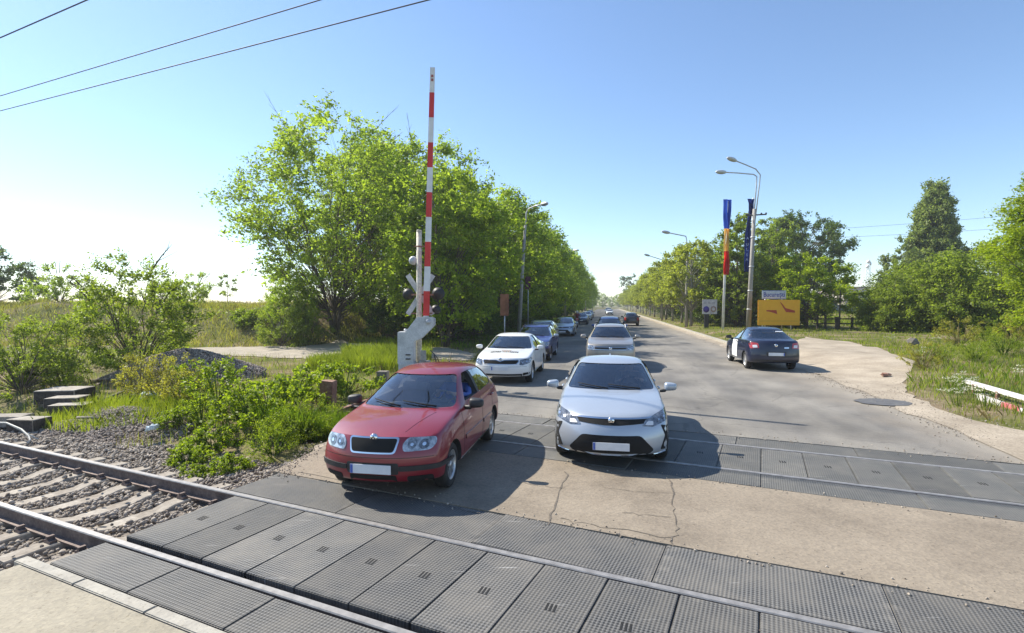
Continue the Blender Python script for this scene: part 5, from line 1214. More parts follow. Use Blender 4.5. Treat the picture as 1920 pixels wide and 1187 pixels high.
def shark(S, root, bvh, PT):
    x = S['L'] / 2 - 3.3; h, n, _, _ = bvh.ray_cast(Vector((x, 0, 5)), Vector((0, 0, -1))); bm = bmesh.new(); prism(bm, [(0.1, -.02), (-.08, -.02), (-.09, .035)], .03, Matrix(((1, 0, 0, h.x), (0, 0, 1, -.015), (0, 1, 0, h.z), (0, 0, 0, 1)))); obj('roof_fin', bm, S['paint'], root, bevel=.006)
SALOON['extra'] = [shark]
# --- white liftback with hood lettering
LIFT = dict(bowls=[(.655, .665, .04), (.76, .69, .045)], gaps=[[(-.82, .545), (.82, .545), (.82, .551), (-.82, .551)]], name='saloon_car', L=4.67, W=1.81, fo=.92, wb=2.68, r=.32, tw=.205, paint=P_WHITE, hatch=False, hood_z=.80, cowl=(1.36, .985), wtop=(2.10, 1.385), peak=(2.6, 1.46), rend=(3.55, 1.385), gbot=(4.30, 1.07), deck_z=1.04,
            belt=(.955, .99), roofw=.71, bulge=.36, rbulge=.24, nose=[.10, .03, 0, .03], hood_t=.12, hcrease=.55, fdrop=.04, beltw=.985,
            windows=[[(1.82, 1.005), (2.62, 1.01), (2.62, 1.365), (2.42, 1.36), (2.24, 1.28)], [(2.72, 1.01), (3.72, 1.03), (3.92, 1.09), (3.60, 1.30), (2.72, 1.365)]],
            pillars=[[(2.615, 1.01), (2.725, 1.01), (2.725, 1.365), (2.615, 1.365)]], seams=[1.45, 2.67, 3.55], handles=[2.48, 3.42], handle_z=.88, mirror=(1.66, 1.03), spokes=7, sill_mat=P_WHITE, emblem=(1, .765, .05), plate=(1, .50),
            front=[('grille_frame', rnd_poly([(-.50, .615), (.50, .615), (.56, .70), (.54, .755), (.12, .755), (0, .715), (-.12, .755), (-.54, .755), (-.56, .70)], .02), CHR, .006, False), ('grille', rnd_poly([(-.48, .632), (.48, .632), (.535, .70), (.52, .738), (.14, .738), (0, .70), (-.14, .738), (-.52, .738), (-.535, .70)], .015), MAT['black'], .011, False),
                   ('headlight', rnd_poly([(.57, .60), (.66, .585), (.85, .65), (.87, .765), (.83, .79), (.58, .745)], .02), DLN, .008, True), ('lower_intake', rnd_poly([(-.62, .235), (.62, .235), (.66, .335), (-.66, .335)], .03), MAT['black'], .005, False), ('fog_vent', rnd_poly([(.66, .28), (.84, .32), (.85, .375), (.67, .36)], .015), MAT['black'], .006, True)],
            rear=[('tail_lamp', rect(.5, .84, .78, .95, .03), TLN, .006, True)])
def hood_marks(S, root, bvh, PT):
    """the lettering on the bonnet is too small to read: a broken dark line with a small brown line above it"""
    r3 = random.Random(4); y = -.44
    m2 = pmat('brown_print', (0.25, 0.14, 0.06), (0.32, 0.2, 0.1), 5, 0.6)
    while y < .44:
        wd = r3.uniform(.022, .055); t0 = .74 + r3.uniform(0, .05)
        if abs(y + .12) > .035: PT('hood_lettering', [(t0, y), (t0, y + wd), (.93, y + wd), (.93, y)], 'z', 1, .004, m2 if -.1 < y < .1 and r3.random() < .4 else MAT['black_plastic'], thick=0, cell=.3)
        y += wd + .016
    y = -.13
    while y < .13:
        PT('hood_lettering', [(1.0, y), (1.0, y + .034), (1.10, y + .034), (1.10, y)], 'z', 1, .004, m2, thick=0, cell=.3); y += .052
LIFT['extra'] = [hood_marks]
# --- beige SUV
SUV = dict(bowls=[(.64, .83, .045), (.76, .855, .05)], name='suv_car', L=4.49, W=1.84, fo=.88, wb=2.68, r=.36, tw=.22, paint=P_BEIGE, hatch=True, hood_z=.985, cowl=(1.22, 1.145), wtop=(1.86, 1.575), peak=(2.4, 1.66), rend=(3.85, 1.58), gbot=(4.28, 1.16), deck_z=1.08, belt=(1.11, 1.15), roofw=.70, bulge=.26, rbulge=.2, nose=[.12, .04, 0, .02], hood_t=.08, hcrease=.6, fdrop=.04, zf=[.25, .35, .58], zr=[.3, .38, .6],
           windows=[[(1.66, 1.16), (2.48, 1.165), (2.48, 1.555), (2.20, 1.55), (2.0, 1.46)], [(2.58, 1.165), (3.5, 1.18), (3.98, 1.23), (3.80, 1.50), (2.58, 1.555)]],
           pillars=[[(2.475, 1.165), (2.585, 1.165), (2.585, 1.555), (2.475, 1.555)]], seams=[1.32, 2.53, 3.44], handles=[2.34, 3.3], handle_z=1.02, mirror=(1.52, 1.19), spokes=5, emblem=(1, .83, .06), plate=(1, .55),
           front=[('grille', rnd_poly([(-.54, .76), (.54, .76), (.56, .905), (-.56, .905)], .03), BLK, .008, False), ('grille_strip', rect(-.55, .55, .77, .785, .004), CHR, .014, False), ('grille_strip', rect(-.55, .55, .87, .885, .004), CHR, .014, False),
                  ('headlight', rnd_poly([(.55, .755), (.80, .77), (.86, .86), (.84, .95), (.56, .91)], .04), LEN, .008, True), ('lower_intake', rnd_poly([(-.62, .33), (.62, .33), (.55, .52), (-.55, .52)], .03), MAT['black'], .006, False), ('fog_vent', rect(.64, .83, .40, .52, .03), BLK, .008, True), ('bumper_strip', rect(-.78, .78, .27, .33, .02), BLK, .012, False)],
           rear=[('tail_lamp', rect(.52, .86, .92, 1.05, .03), TLN, .006, True)], extra=[roofrails(2.0, 3.9, .60, .05, 'galv')])
# --- navy estate with dark bumper
ESTATE = dict(bowls=[(.57, .745, .05), (.69, .755, .05)], name='estate_car', L=4.49, W=1.74, fo=.82, wb=2.63, r=.31, tw=.19, paint=P_NAVY, hatch=True, hood_z=.87, cowl=(1.22, 1.03), wtop=(1.92, 1.44), peak=(2.5, 1.54), rend=(4.05, 1.49), gbot=(4.34, 1.06), deck_z=.98, belt=(1.0, 1.04), roofw=.71, bulge=.28, rbulge=.14, nose=[.10, .03, 0, .03], hood_t=.09, hcrease=.6, fdrop=.05, zf=[.20, .29, .50],
              windows=[[(1.66, 1.035), (2.44, 1.05), (2.44, 1.43), (2.22, 1.42), (2.03, 1.32)], [(2.54, 1.05), (3.36, 1.06), (3.36, 1.43), (2.54, 1.43)], [(3.46, 1.06), (4.0, 1.10), (4.0, 1.36), (3.46, 1.42)]],
              pillars=[[(2.435, 1.05), (2.545, 1.05), (2.545, 1.43), (2.435, 1.43)]], seams=[1.32, 2.49, 3.40], handles=[2.32, 3.22], handle_z=.92, mirror=(1.52, 1.06), mirror_mat=P_SILVER, spokes=6, emblem=(1, .75, .05), plate=(1, .48),
              front=[('bumper', rnd_poly([(-.84, .22), (.84, .22), (.86, .56), (.45, .60), (-.45, .60), (-.86, .56)], .05), BLK, .012, False), ('grille', rnd_poly([(-.38, .66), (.38, .66), (.42, .79), (-.42, .79)], .04), MAT['black'], .008, False), ('headlight', rnd_poly([(.47, .64), (.76, .67), (.82, .80), (.72, .86), (.48, .83)], .05), LEN, .008, True), ('fog_lamp', rect(.60, .72, .34, .44, .05), LEN, .02, True)],
              rear=[('tail_lamp', rect(.66, .82, .7, 1.05, .03), TLN, .006, True)], extra=[roofrails(2.0, 4.1, .58)])
# --- dark navy saloon driving away
AWAY = dict(name='saloon_car', L=4.35, W=1.735, fo=.83, wb=2.634, r=.31, tw=.19, paint=P_DNAVY, hatch=False, hood_z=.85, cowl=(1.24, 1.01), wtop=(1.94, 1.43), peak=(2.45, 1.515), rend=(3.20, 1.45), gbot=(3.82, 1.08), deck_z=1.075, belt=(.98, 1.02), roofw=.69, bulge=.28, rbulge=.24, tail=[.12, .02, 0, .035], tail_t=.10, hood_t=.1, hcrease=.55,
            windows=[[(1.70, 1.025), (2.46, 1.03), (2.46, 1.42), (2.24, 1.415), (2.06, 1.33)], [(2.56, 1.03), (3.34, 1.05), (3.52, 1.12), (3.24, 1.36), (2.56, 1.42)]],
            pillars=[[(2.455, 1.03), (2.565, 1.03), (2.565, 1.42), (2.455, 1.42)]], seams=[1.34, 2.51, 3.36], handles=[2.34, 3.2], handle_z=.93, mirror=(1.56, 1.05), mirror_mat=BLK, spokes=8, emblem=(-1, .90, .055), plate=(-1, .60), wipers=False, seatmat=MAT['seat'],
            rear_win=[(-.66, 1.11), (.66, 1.11), (.50, 1.405), (-.50, 1.405)],
            front=[('headlight', rect(.46, .80, .66, .82, .05), LEN, .006, True), ('grille', rect(-.4, .4, .64, .78, .03), BLK, .006, False)],
            rear=[('tail_lamp', rnd_poly([(.53, .80), (.80, .78), (.82, .95), (.74, .995), (.56, .97)], .03), TLN, .008, True), ('lamp_glass', rnd_poly([(.58, .82), (.72, .81), (.73, .90), (.60, .91)], .02), MAT['plate'], .014, True), ('bumper_trim', rnd_poly([(-.62, .25), (.62, .25), (.70, .40), (-.70, .40)], .04), BLK, .008, False), ('badge', rect(-.42, -.26, .80, .84, .008), CHR, .006, False), ('plate_recess', rect(-.32, .32, .53, .68, .02), BLK, .006, False)])
def white_door(S, root, bvh, PT):
    """white front doors with small grey print"""
    wmat = MAT['white']
    for sd in (-1, 1):
        d_ = PT('door_panel', rnd_poly([(1.62, .33), (2.40, .33), (2.40, .975), (1.62, .965)], .03), 'y', sd, .004, wmat, thick=.004)
        for k in range(3): PT('door_lettering', [(1.85, .52 + k * .05), (2.2, .52 + k * .05), (2.2, .535 + k * .05), (1.85, .535 + k * .05)], 'y', sd, .006, MAT['greyplastic'], thick=0, cell=.15)
        PT('sill_band', [(1.62, .235), (3.0, .235), (3.0, .29), (1.62, .285)], 'y', sd, .012, MAT['plate'], thick=.004)
    bm = bmesh.new(); bx(bm, (S['L'] / 2 - 3.36, -.36, 1.345), (.012, .25, .045), rot=Matrix.Rotation(.95, 4, 'Y')); obj('window_sticker', bm, MAT['plate'], root)
AWAY['extra'] = [white_door]
# ------------------------------------------------------------------ people
def skinned(name, J, E, mats, sub=2, root='pelvis', pick=None, parent=None):
    """one continuous body grown on a skeleton; J: joint -> (position, radius)"""
    me = bpy.data.meshes.new('skeleton'); ks = list(J); ks.remove(root); ks.insert(0, root); ix = {k: i for i, k in enumerate(ks)}
    me.from_pydata([tuple(J[k][0]) for k in ks], [(ix[a], ix[b]) for a, b in E], [])
    o = bpy.data.objects.new('skeleton', me); COL.objects.link(o)
    md = o.modifiers.new('skin', 'SKIN'); md.use_smooth_shade = True
    for i, k in enumerate(ks):
        r = J[k][1]; me.skin_vertices[0].data[i].radius = (r, r) if not isinstance(r, tuple) else r
        me.skin_vertices[0].data[i].use_root = (i == 0)
    s = o.modifiers.new('sub', 'SUBSURF'); s.levels = sub; s.render_levels = sub
    dg = bpy.context.evaluated_depsgraph_get(); dg.update(); out = bpy.data.meshes.new_from_object(o.evaluated_get(dg)); bpy.data.objects.remove(o)
    out.materials.clear()
    for m in mats: out.materials.append(m)
    if pick:
        for p in out.polygons: p.material_index = pick(p.center)
    out.name = name; shade(out, 1.5)
    return link(name, out, None, parent)
def hand_chain(J, E, pre, wrist, palm, fwd, side, curl, n0):
    """palm with thumb and four bent fingers"""
    J[pre + 'palm'] = (palm, .026); E.append((wrist, pre + 'palm'))
    for f in range(4):
        b = palm + side * (.017 * (f - 1.5)) + fwd * .03; l = (.034, .04, .038, .028)[f]
        J[pre + 'k%d' % f] = (b, .0095); J[pre + 'm%d' % f] = (b + fwd * l * .7 + curl * l * .5, .0085); J[pre + 't%d' % f] = (b + fwd * l * .5 + curl * l * 1.5, .007)
        E += [(pre + 'palm', pre + 'k%d' % f), (pre + 'k%d' % f, pre + 'm%d' % f), (pre + 'm%d' % f, pre + 't%d' % f)]
    b = palm - side * .036; J[pre + 'th'] = (b, .0105); J[pre + 'tt'] = (b + fwd * .03 + curl * .03, .008); E += [(pre + 'palm', pre + 'th'), (pre + 'th', pre + 'tt')]
def driver(S, car, shirt, label, hair=True):
    x0 = S['L'] / 2 - S['cowl'][0]; zc = S['cowl'][1]; xs = x0 - 1.2; y = .36; V = Vector; top = S['peak'][1]
    wx, wz = x0 - .74, zc - .02
    hr, hl = V((wx + .05, y - .06, wz + .16)), V((wx + .06, y + .10, wz + .14))
    hz_ = top - .20
    J = {'pelvis': (V((xs - .1, y, .66)), .15), 'belly': (V((xs - .18, y, .83)), .15), 'chest': (V((xs - .22, y, 1.0)), .155), 'neck': (V((xs - .21, y, hz_ - .13)), .055), 'jaw': (V((xs - .16, y, hz_ - .05)), .068), 'skull': (V((xs - .19, y, hz_ + .03)), .09), 'crown': (V((xs - .2, y, hz_ + .075)), .07), 'nose': (V((xs - .085, y, hz_ - .005)), .014),
         'shr': (V((xs - .2, y - .19, 1.07)), .07), 'elr': (V((xs + .1, y - .24, .93)), .048), 'wrr': (hr + V((-.07, -.03, -.03)), .03),
         'shl': (V((xs - .2, y + .19, 1.07)), .07), 'ell': (V((xs + .08, y + .285, .98)), .048), 'wrl': (hl + V((-.07, .04, -.03)), .03),
         'knr': (V((xs + .36, y - .13, .70)), .075), 'ftr': (V((xs + .62, y - .13, .44)), .05), 'knl': (V((xs + .36, y + .13, .70)), .075), 'ftl': (V((xs + .62, y + .13, .44)), .05)}
    E = [('pelvis', 'belly'), ('belly', 'chest'), ('chest', 'neck'), ('neck', 'jaw'), ('jaw', 'skull'), ('skull', 'crown'), ('jaw', 'nose'), ('chest', 'shr'), ('shr', 'elr'), ('elr', 'wrr'), ('chest', 'shl'), ('shl', 'ell'), ('ell', 'wrl'), ('pelvis', 'knr'), ('knr', 'ftr'), ('pelvis', 'knl'), ('knl', 'ftl')]
    hand_chain(J, E, 'r', 'wrr', hr, V((.7, 0, .5)).normalized(), V((0, 1, 0)), V((.5, 0, -.8)), 0)
    hand_chain(J, E, 'l', 'wrl', hl, V((.7, 0, .5)).normalized(), V((0, -1, 0)), V((.5, 0, -.8)), 0)
    root = thing('person', label, 'person', car.location, car.rotation_euler.z); root.scale = car.scale
    def pick(c):
        if c.z > hz_ - .11: return 0
        if c.x > xs + .28 and c.z > .85: return 0
        return 1 if c.z > .72 and c.x < xs + .32 else 2
    skinned('body', J, E, [MAT['skin'], shirt, MAT['seat']], 2, 'pelvis', pick, root)
    if hair:
        bm = bmesh.new(); bmesh.ops.create_uvsphere(bm, u_segments=14, v_segments=10, radius=1, matrix=Matrix.Translation((xs - .205, y, hz_ + .055)) @ Matrix.Diagonal((.105, .088, .085, 1)))
        bmesh.ops.delete(bm, geom=[v for v in bm.verts if v.co.z < hz_ + .02 and v.co.x > xs - .2 or v.co.z < hz_ - .02], context='VERTS'); obj('hair', bm, MAT['hair'], root, smooth=1.0)
    bm = bmesh.new()
    for sd in (-1, 1):
        bmesh.ops.create_uvsphere(bm, u_segments=8, v_segments=6, radius=.011, matrix=Matrix.Translation((xs - .098, y + sd * .031, hz_ + .02)))
        bmesh.ops.create_uvsphere(bm, u_segments=8, v_segments=6, radius=1, matrix=Matrix.Translation((xs - .19, y + sd * .09, hz_)) @ Matrix.Diagonal((.02, .01, .032, 1)))
    obj('face', bm, MAT['skin'], root, smooth=1.0)
    return root

# ------------------------------------------------------------------ the queue, placed on the street
def heading(dv_): return math.atan2(dv_.y, dv_.x)
TOWARD, AWAYR = heading(-D), heading(D)
def front_at(S, u, v, rot=TOWARD):
    """place by the middle of the front bumper, in street coordinates"""
    q = UV(u, v); k = S['L'] / 2 * S.get('sc', 1)
    return Vector((q.x - math.cos(rot) * k, q.y - math.sin(rot) * k, 0)), rot
def uv_of(x, y): return (x * D.x + y * D.y, x * N.x + y * N.y)
fu, fv = uv_of(-1.70, 6.36)
loc, rot = front_at(HATCH, fu, fv)
red = make_car(HATCH, 'red hatchback in front of the others with its front on the pale concrete', 'car', 'cars waiting at the crossing', loc, rot)
driver(HATCH, red, MAT['shirt'], 'driver of the red hatchback in a blue shirt with hands on the steering wheel')
fu, fv = uv_of(1.42, 7.6)
loc, rot = front_at(SALOON, fu, fv)
pearl = make_car(SALOON, 'pearl white saloon with wide black lower grille, standing on the far track', 'car', 'cars waiting at the crossing', loc, rot)
driver(SALOON, pearl, MAT['greyshirt'], 'dim driver behind the windscreen of the pearl white saloon')
fu, fv = uv_of(-.37, 15.9)
loc, rot = front_at(LIFT, fu, fv)
lift = make_car(LIFT, 'white car with small dark lettering on its hood, behind the red hatchback', 'car', 'cars waiting at the crossing', loc, rot)
fu, fv = uv_of(.72, 22.3); loc, rot = front_at(ESTATE, fu, fv)
est = make_car(ESTATE, 'navy blue estate car with black bumper behind the white car with hood lettering', 'car', 'cars waiting at the crossing', loc, rot)
fu, fv = uv_of(3.55, 19.2); loc, rot = front_at(SUV, fu, fv)
suv = make_car(SUV, 'beige grey SUV behind the pearl white saloon', 'car', 'cars waiting at the crossing', loc, rot)
# rear third of the lane facing away
c = G(1456, 697); loc = Vector((c.x, c.y, 0)) + D * (AWAY['L'] / 2 * 1.04)
away = make_car(AWAY, 'dark navy saloon with white front door driving away near the sandy driveway', 'car', None, loc, AWAYR); away.scale = (1.04,) * 3
driver(AWAY, away, MAT['greyshirt'], 'driver seen from behind through the rear window of the dark navy saloon')
# further back: copies with their own paint
q, _ = front_at(ESTATE, 28.6, -3.75); dup(est, q, TOWARD, 'pale grey-green estate car half hidden behind the navy estate', None, 1.0, {P_NAVY: P_GREEN, P_SILVER: P_GREEN})
q, _ = front_at(SALOON, 40.5, -3.35); dup(pearl, q, TOWARD, 'silver-blue saloon in the left lane behind the navy estate', None, 1.0, {P_PEARL: P_SILVER})
q, _ = front_at(LIFT, 66, -3.2); dup(lift, q, TOWARD, 'dark navy saloon in the left lane behind the motorcyclist', None, 1.0, {P_WHITE: P_DNAVY, MAT['greyplastic']: P_DNAVY})
q, _ = front_at(SALOON, 84, -3.2); dup(pearl, q, TOWARD, 'small white saloon far back in the left lane', None, 1.0, {P_PEARL: P_WHITE})
q, _ = front_at(HATCH, 101, -3.3); dup(red, q, TOWARD, 'dark small car far back in the left lane, last one that can be told apart', None, 1.0, {P_RED: P_BLACK})
q, _ = front_at(ESTATE, 31.5, 0.15); dup(est, q, TOWARD, 'blue tall car just behind the beige SUV', None, (1.0, 1.0, 1.1), {P_NAVY: P_BLUE, P_SILVER: P_BLUE})
q, _ = front_at(LIFT, 41, 0.3); dup(lift, q, TOWARD, 'dark car behind the blue tall car in the middle lane', None, 1.0, {P_WHITE: P_BLACK, MAT['greyplastic']: P_BLACK})
q, _ = front_at(SALOON, 130, 0.6); dup(pearl, q, TOWARD, 'tiny white car far down the middle of the street', None, 1.0, {P_PEARL: P_WHITE})
q, _ = front_at(SUV, 150, 0.4); dup(suv, q, TOWARD, 'tiny silver SUV far down the street beside the tiny white car', None, 1.0, {P_BEIGE: P_SILVER})
q = UV(64, 2.75); dup(red, (q.x, q.y, 0), AWAYR, 'black hatchback driving away down the middle of the far street', None, 1.08, {P_RED: P_BLACK})

# ------------------------------------------------------------------ motorcyclist between the far cars
q = G(1082, 614); mb = thing('motorcycle', 'small dark red motorcycle ridden between the waiting cars', 'motorcycle', (q.x, q.y, 0), TOWARD)
for x in (-.65, .65):
    t_ = bmesh.new(); lathe(t_, [(.2, -.05), (.29, -.055), (.31, 0), (.29, .055), (.2, .05), (.2, -.05)], 'Y', 20); w_ = obj('wheel', t_, MAT['rubber'], mb, (x, 0, .31))
    t_ = bmesh.new(); lathe(t_, [(.0001, .03), (.2, .02), (.2, -.02), (.0001, -.03)], 'Y', 16); obj('rim', t_, MAT['alloy'], w_)
bm = bmesh.new(); tube(bm, [(-.6, 0, .34), (-.2, 0, .55), (.25, 0, .72), (.45, 0, .8)], .05, 8); tube(bm, [(.65, .07, .31), (.48, .07, .95)], .025, 6); tube(bm, [(.65, -.07, .31), (.48, -.07, .95)], .025, 6); bx(bm, (0, 0, .45), (.4, .26, .3)); obj('frame', bm, MAT['steel'], mb)
bm = bmesh.new(); bx(bm, (.15, 0, .82), (.45, .28, .22)); bx(bm, (.5, 0, .9), (.14, .3, .3)); obj('fuel_tank', bm, MAT['red'], mb, bevel=.06)
bm = bmesh.new(); bx(bm, (-.3, 0, .82), (.6, .26, .1)); obj('saddle', bm, MAT['black_plastic'], mb, bevel=.03)
bm = bmesh.new(); tube(bm, [(.36, -.36, 1.06), (.46, -.12, 1.02), (.46, .12, 1.02), (.36, .36, 1.06)], .02, 6); obj('handlebar', bm, MAT['black_plastic'], mb)
bm = bmesh.new(); lathe(bm, [(.0001, .06), (.08, .05), (.09, -.03), (.0001, -.06)], 'X', 14, 0, Matrix.Translation((.6, 0, .92))); obj('headlight', bm, MAT['lens'], mb)
rd_ = thing('person', 'motorcyclist in dark red jacket and white helmet on the small motorcycle', 'person', (q.x, q.y, 0), TOWARD)
V = Vector
J = {'pelvis': (V((-.25, 0, .95)), .15), 'chest': (V((-.12, 0, 1.32)), .17), 'neck': (V((-.08, 0, 1.5)), .06), 'head': (V((-.04, 0, 1.63)), .1), 'shr': (V((-.1, -.2, 1.42)), .075), 'elr': (V((.1, -.36, 1.2)), .05), 'har': (V((.35, -.34, 1.09)), .035), 'shl': (V((-.1, .2, 1.42)), .075), 'ell': (V((.1, .36, 1.2)), .05), 'hal': (V((.35, .34, 1.09)), .035), 'knr': (V((.15, -.24, .82)), .08), 'ftr': (V((0, -.26, .36)), .05), 'tor': (V((.16, -.26, .32)), .04), 'knl': (V((.15, .24, .82)), .08), 'ftl': (V((0, .26, .36)), .05), 'tol': (V((.16, .26, .32)), .04)}
skinned('body', J, [('pelvis', 'chest'), ('chest', 'neck'), ('neck', 'head'), ('chest', 'shr'), ('shr', 'elr'), ('elr', 'har'), ('chest', 'shl'), ('shl', 'ell'), ('ell', 'hal'), ('pelvis', 'knr'), ('knr', 'ftr'), ('ftr', 'tor'), ('pelvis', 'knl'), ('knl', 'ftl'), ('ftl', 'tol')], [pmat('maroon_cloth', (.16, .03, .035), (.22, .05, .05), 9, .85), MAT['seat'], MAT['skin'], MAT['greyshirt']], 1, 'pelvis', lambda c: 2 if c.z > 1.5 else (0 if c.z > .98 else 1), rd_)
bm = bmesh.new(); bmesh.ops.create_uvsphere(bm, u_segments=18, v_segments=12, radius=.15, matrix=Matrix.Translation((-.03, 0, 1.66))); obj('helmet', bm, MAT['white'], rd_, smooth=1.2)

# ------------------------------------------------------------------ barrier machine and signal post
Yb = 15.4; base = P(778, 600, Yb); BX = base.x
gm = Matrix.Translation((BX, Yb, 0))
def L2(px, py): q = P(px, py, Yb); return (q.x - BX, q.z)
bar = thing('barrier_gate', 'raised red and white level crossing barrier with grey machine housing', 'barrier', (BX, Yb, 0))
def plate2(name, poly, y0, th, mat, parent, bevel=.012, extra=None):
    bm = bmesh.new(); prism(bm, poly, th, Matrix(((1, 0, 0, 0), (0, 0, -1, y0 + th), (0, 1, 0, 0), (0, 0, 0, 1))))
    return obj(name, bm, mat, parent, bevel=bevel)
pl = lambda *pts: [L2(*p) for p in pts]
x0_, _ = L2(745, 0); x1_, _ = L2(775, 0)
cab = plate2('housing', [(x0_, .72), (x1_, .72), (x1_, L2(0, 640)[1]), (x1_, L2(0, 622)[1]), (x0_, L2(0, 622)[1])], -.2, .42, MAT['greybox'], bar)
bm = bmesh.new(); bx(bm, ((x0_ + x1_) / 2 + .03, .0, .42), (.46, .46, .66)); obj('plinth_box', bm, MAT['greybox'], bar, bevel=.015)
bm = bmesh.new(); bx(bm, ((x0_ + x1_) / 2 + .03, .0, .05), (.7, .7, .16)); obj('footing', bm, MAT['poleconc'], bar, bevel=.02)
bm = bmesh.new()
for z in (.86, .98): bx(bm, (L2(765, 0)[0], -.212, z), (.14, .02, .03))
obj('vent_slot', bm, MAT['black'], cab)
bm = bmesh.new(); lathe(bm, [(.0001, .09), (.05, .08), (.055, 0)], 'Z', 14, 0, Matrix.Translation((L2(758, 0)[0], 0, L2(0, 622)[1] - .002))); obj('cap', bm, MAT['galv'], cab)
plate2('arm_bracket', pl((762, 622), (784, 594), (814, 594), (814, 613), (794, 633), (776, 641), (775, 622)), -.19, .10, MAT['greybox'], bar)
plate2('arm_bracket', pl((768, 622), (788, 596), (815, 596), (815, 610), (796, 628), (782, 634)), .12, .08, MAT['greybox'], bar)
bm = bmesh.new(); lathe(bm, [(.0001, -.02), (.07, -.018), (.07, .40), (.0001, .40)], 'Y', 18, 0, Matrix.Translation((L2(803, 0)[0], -.22, L2(0, 603)[1]))); obj('pivot_shaft', bm, MAT['galv'], bar)
bm = bmesh.new(); bx(bm, (L2(793, 0)[0], .05, .48), (.3, .34, .62)); bx(bm, (L2(793, 0)[0], -.13, .95), (.16, .06, .3)); obj('drive_box', bm, MAT['poleconc'], bar, bevel=.015)
# boom: ten equal bands, red and white, grey foot
b0, b1 = Vector((*L2(799.5, 592), 0)), Vector((*L2(811.5, 128), 0))
bm = bmesh.new(); fo_ = Vector((*L2(798.5, 606), 0)); dirb = (b1 - b0).normalized(); nb = Vector((dirb.y, -dirb.x, 0))
def bband(a, b, wa, wb_, mi):
    vs_ = []
    for p_, w_ in ((a, wa), (b, wb_)):
        for y in (-.035, .035):
            for s_ in (-1, 1): vs_.append(bm.verts.new((p_.x + nb.x * w_ * s_, -.03 + y, p_.y + nb.y * w_ * s_)))
    for f in ((0, 1, 5, 4), (2, 6, 7, 3), (0, 4, 6, 2), (1, 3, 7, 5), (0, 2, 3, 1), (4, 5, 7, 6)):
        fc_ = bm.faces.new([vs_[i] for i in f]); fc_.material_index = mi
bband(fo_, b0, .075, .075, 2)
for k in range(10):
    wv = lambda q: .088 - .022 * q / 10
    bband(b0.lerp(b1, k / 10), b0.lerp(b1, (k + 1) / 10), wv(k), wv(k + 1), 1 if k % 2 == 0 else 0)
bmesh.ops.recalc_face_normals(bm, faces=bm.faces)
boom = obj('boom', bm, [MAT['white'], MAT['red'], MAT['galv']], bar)
bm = bmesh.new(); t1 = b0.lerp(b1, .965)
for dz in (0, -.11): bx(bm, (t1.x, -.072, t1.y + dz), (.06, .012, .07))
obj('reflector', bm, pmat('dull_red', (.3, .08, .07), (.36, .1, .09), 4, .4), boom)
bm = bmesh.new(); tube(bm, [(L2(812, 0)[0], .02, .95), (L2(818, 0)[0], .0, .62), (L2(806, 0)[0], .0, .5), (L2(796, 0)[0], .05, .62)], .02, 6); tube(bm, [(L2(806, 0)[0], -.1, 1.1), (L2(818, 0)[0], -.08, .9), (L2(822, 0)[0], -.05, .75)], .014, 6); obj('cable', bm, MAT['cable'], bar)

sig = thing('crossing_signal', 'cream post with crossing lamps and diagonal cross arms seen from behind', 'signal', (BX, Yb, 0))
yS = .32; xp = L2(780, 0)[0]
bm = bmesh.new(); tube(bm, [(L2(779, 0)[0], yS, -.05), (xp, yS, 2.5), (L2(780.5, 0)[0], yS, L2(0, 431)[1])], [.085, .08, .078], 16); lathe(bm, [(.085, 0), (.07, .04), (.0001, .05)], 'Z', 14, 0, Matrix.Translation((L2(780.5, 0)[0], yS, L2(0, 431)[1]))); obj('post', bm, MAT['polepaint'], sig)
bm = bmesh.new(); z_ = L2(0, 460)[1]; lathe(bm, [(.09, -.02), (.09, .02)], 'Z', 14, 0, Matrix.Translation((xp, yS, z_))); bx(bm, (xp + .13, yS - .05, z_), (.30, .03, .03)); bx(bm, (xp - .11, yS, z_), (.08, .03, .03)); obj('clamp', bm, MAT['rust'], sig)
Z = lambda py: L2(0, py)[1]; X = lambda px: L2(px, 0)[0]
for a_, b_ in (((759, 514), (808, 590)), ((808, 514), (759, 590))):
    pa, pb = Vector((*L2(*a_), 0)), Vector((*L2(*b_), 0)); mid = (pa + pb) / 2; ln = (pb - pa).length; an = math.atan2(pb.y - pa.y, pb.x - pa.x)
    bm = bmesh.new(); bx(bm, (mid.x, yS + .10 + (.012 if a_[0] > 780 else 0), mid.y), (ln, .010, .15), rot=Matrix.Rotation(-an, 4, 'Y')); obj('cross_arm', bm, MAT['greybox'], sig)
bm = bmesh.new(); bx(bm, (X(786), yS + .09, Z(552)), (.9, .03, .05)); bx(bm, (X(784), yS + .085, Z(588)), (.62, .03, .04)); obj('bracket', bm, MAT['rust'], sig)
for px, py, r in ((757, 551, .15), (816, 550, .165), (811, 581, .125)):
    lm = bmesh.new(); Mx = Matrix.Translation((X(px), yS + .16, Z(py)))
    lathe(lm, [(.0001, -.12), (r * .75, -.11), (r * .86, -.02), (r * 1.15, 0), (r * 1.15, .012), (r * .8, .02), (r * .78, .06)], 'Y', 22, 0, Mx)
    lo = obj('signal_lamp', lm, MAT['black_plastic'], sig)
    hm = bmesh.new()
    for k in range(11):
        a = math.pi * k / 10; a2 = math.pi * (k + 1) / 10
        if k == 10: break
        vs_ = [Mx @ Vector((r * .85 * math.cos(t), y, r * .85 * math.sin(t))) for t, y in ((a, 0), (a2, 0), (a2, .2), (a, .2))]; hm.faces.new([hm.verts.new(v) for v in vs_])
    obj('lamp_hood', hm, MAT['black_plastic'], lo)
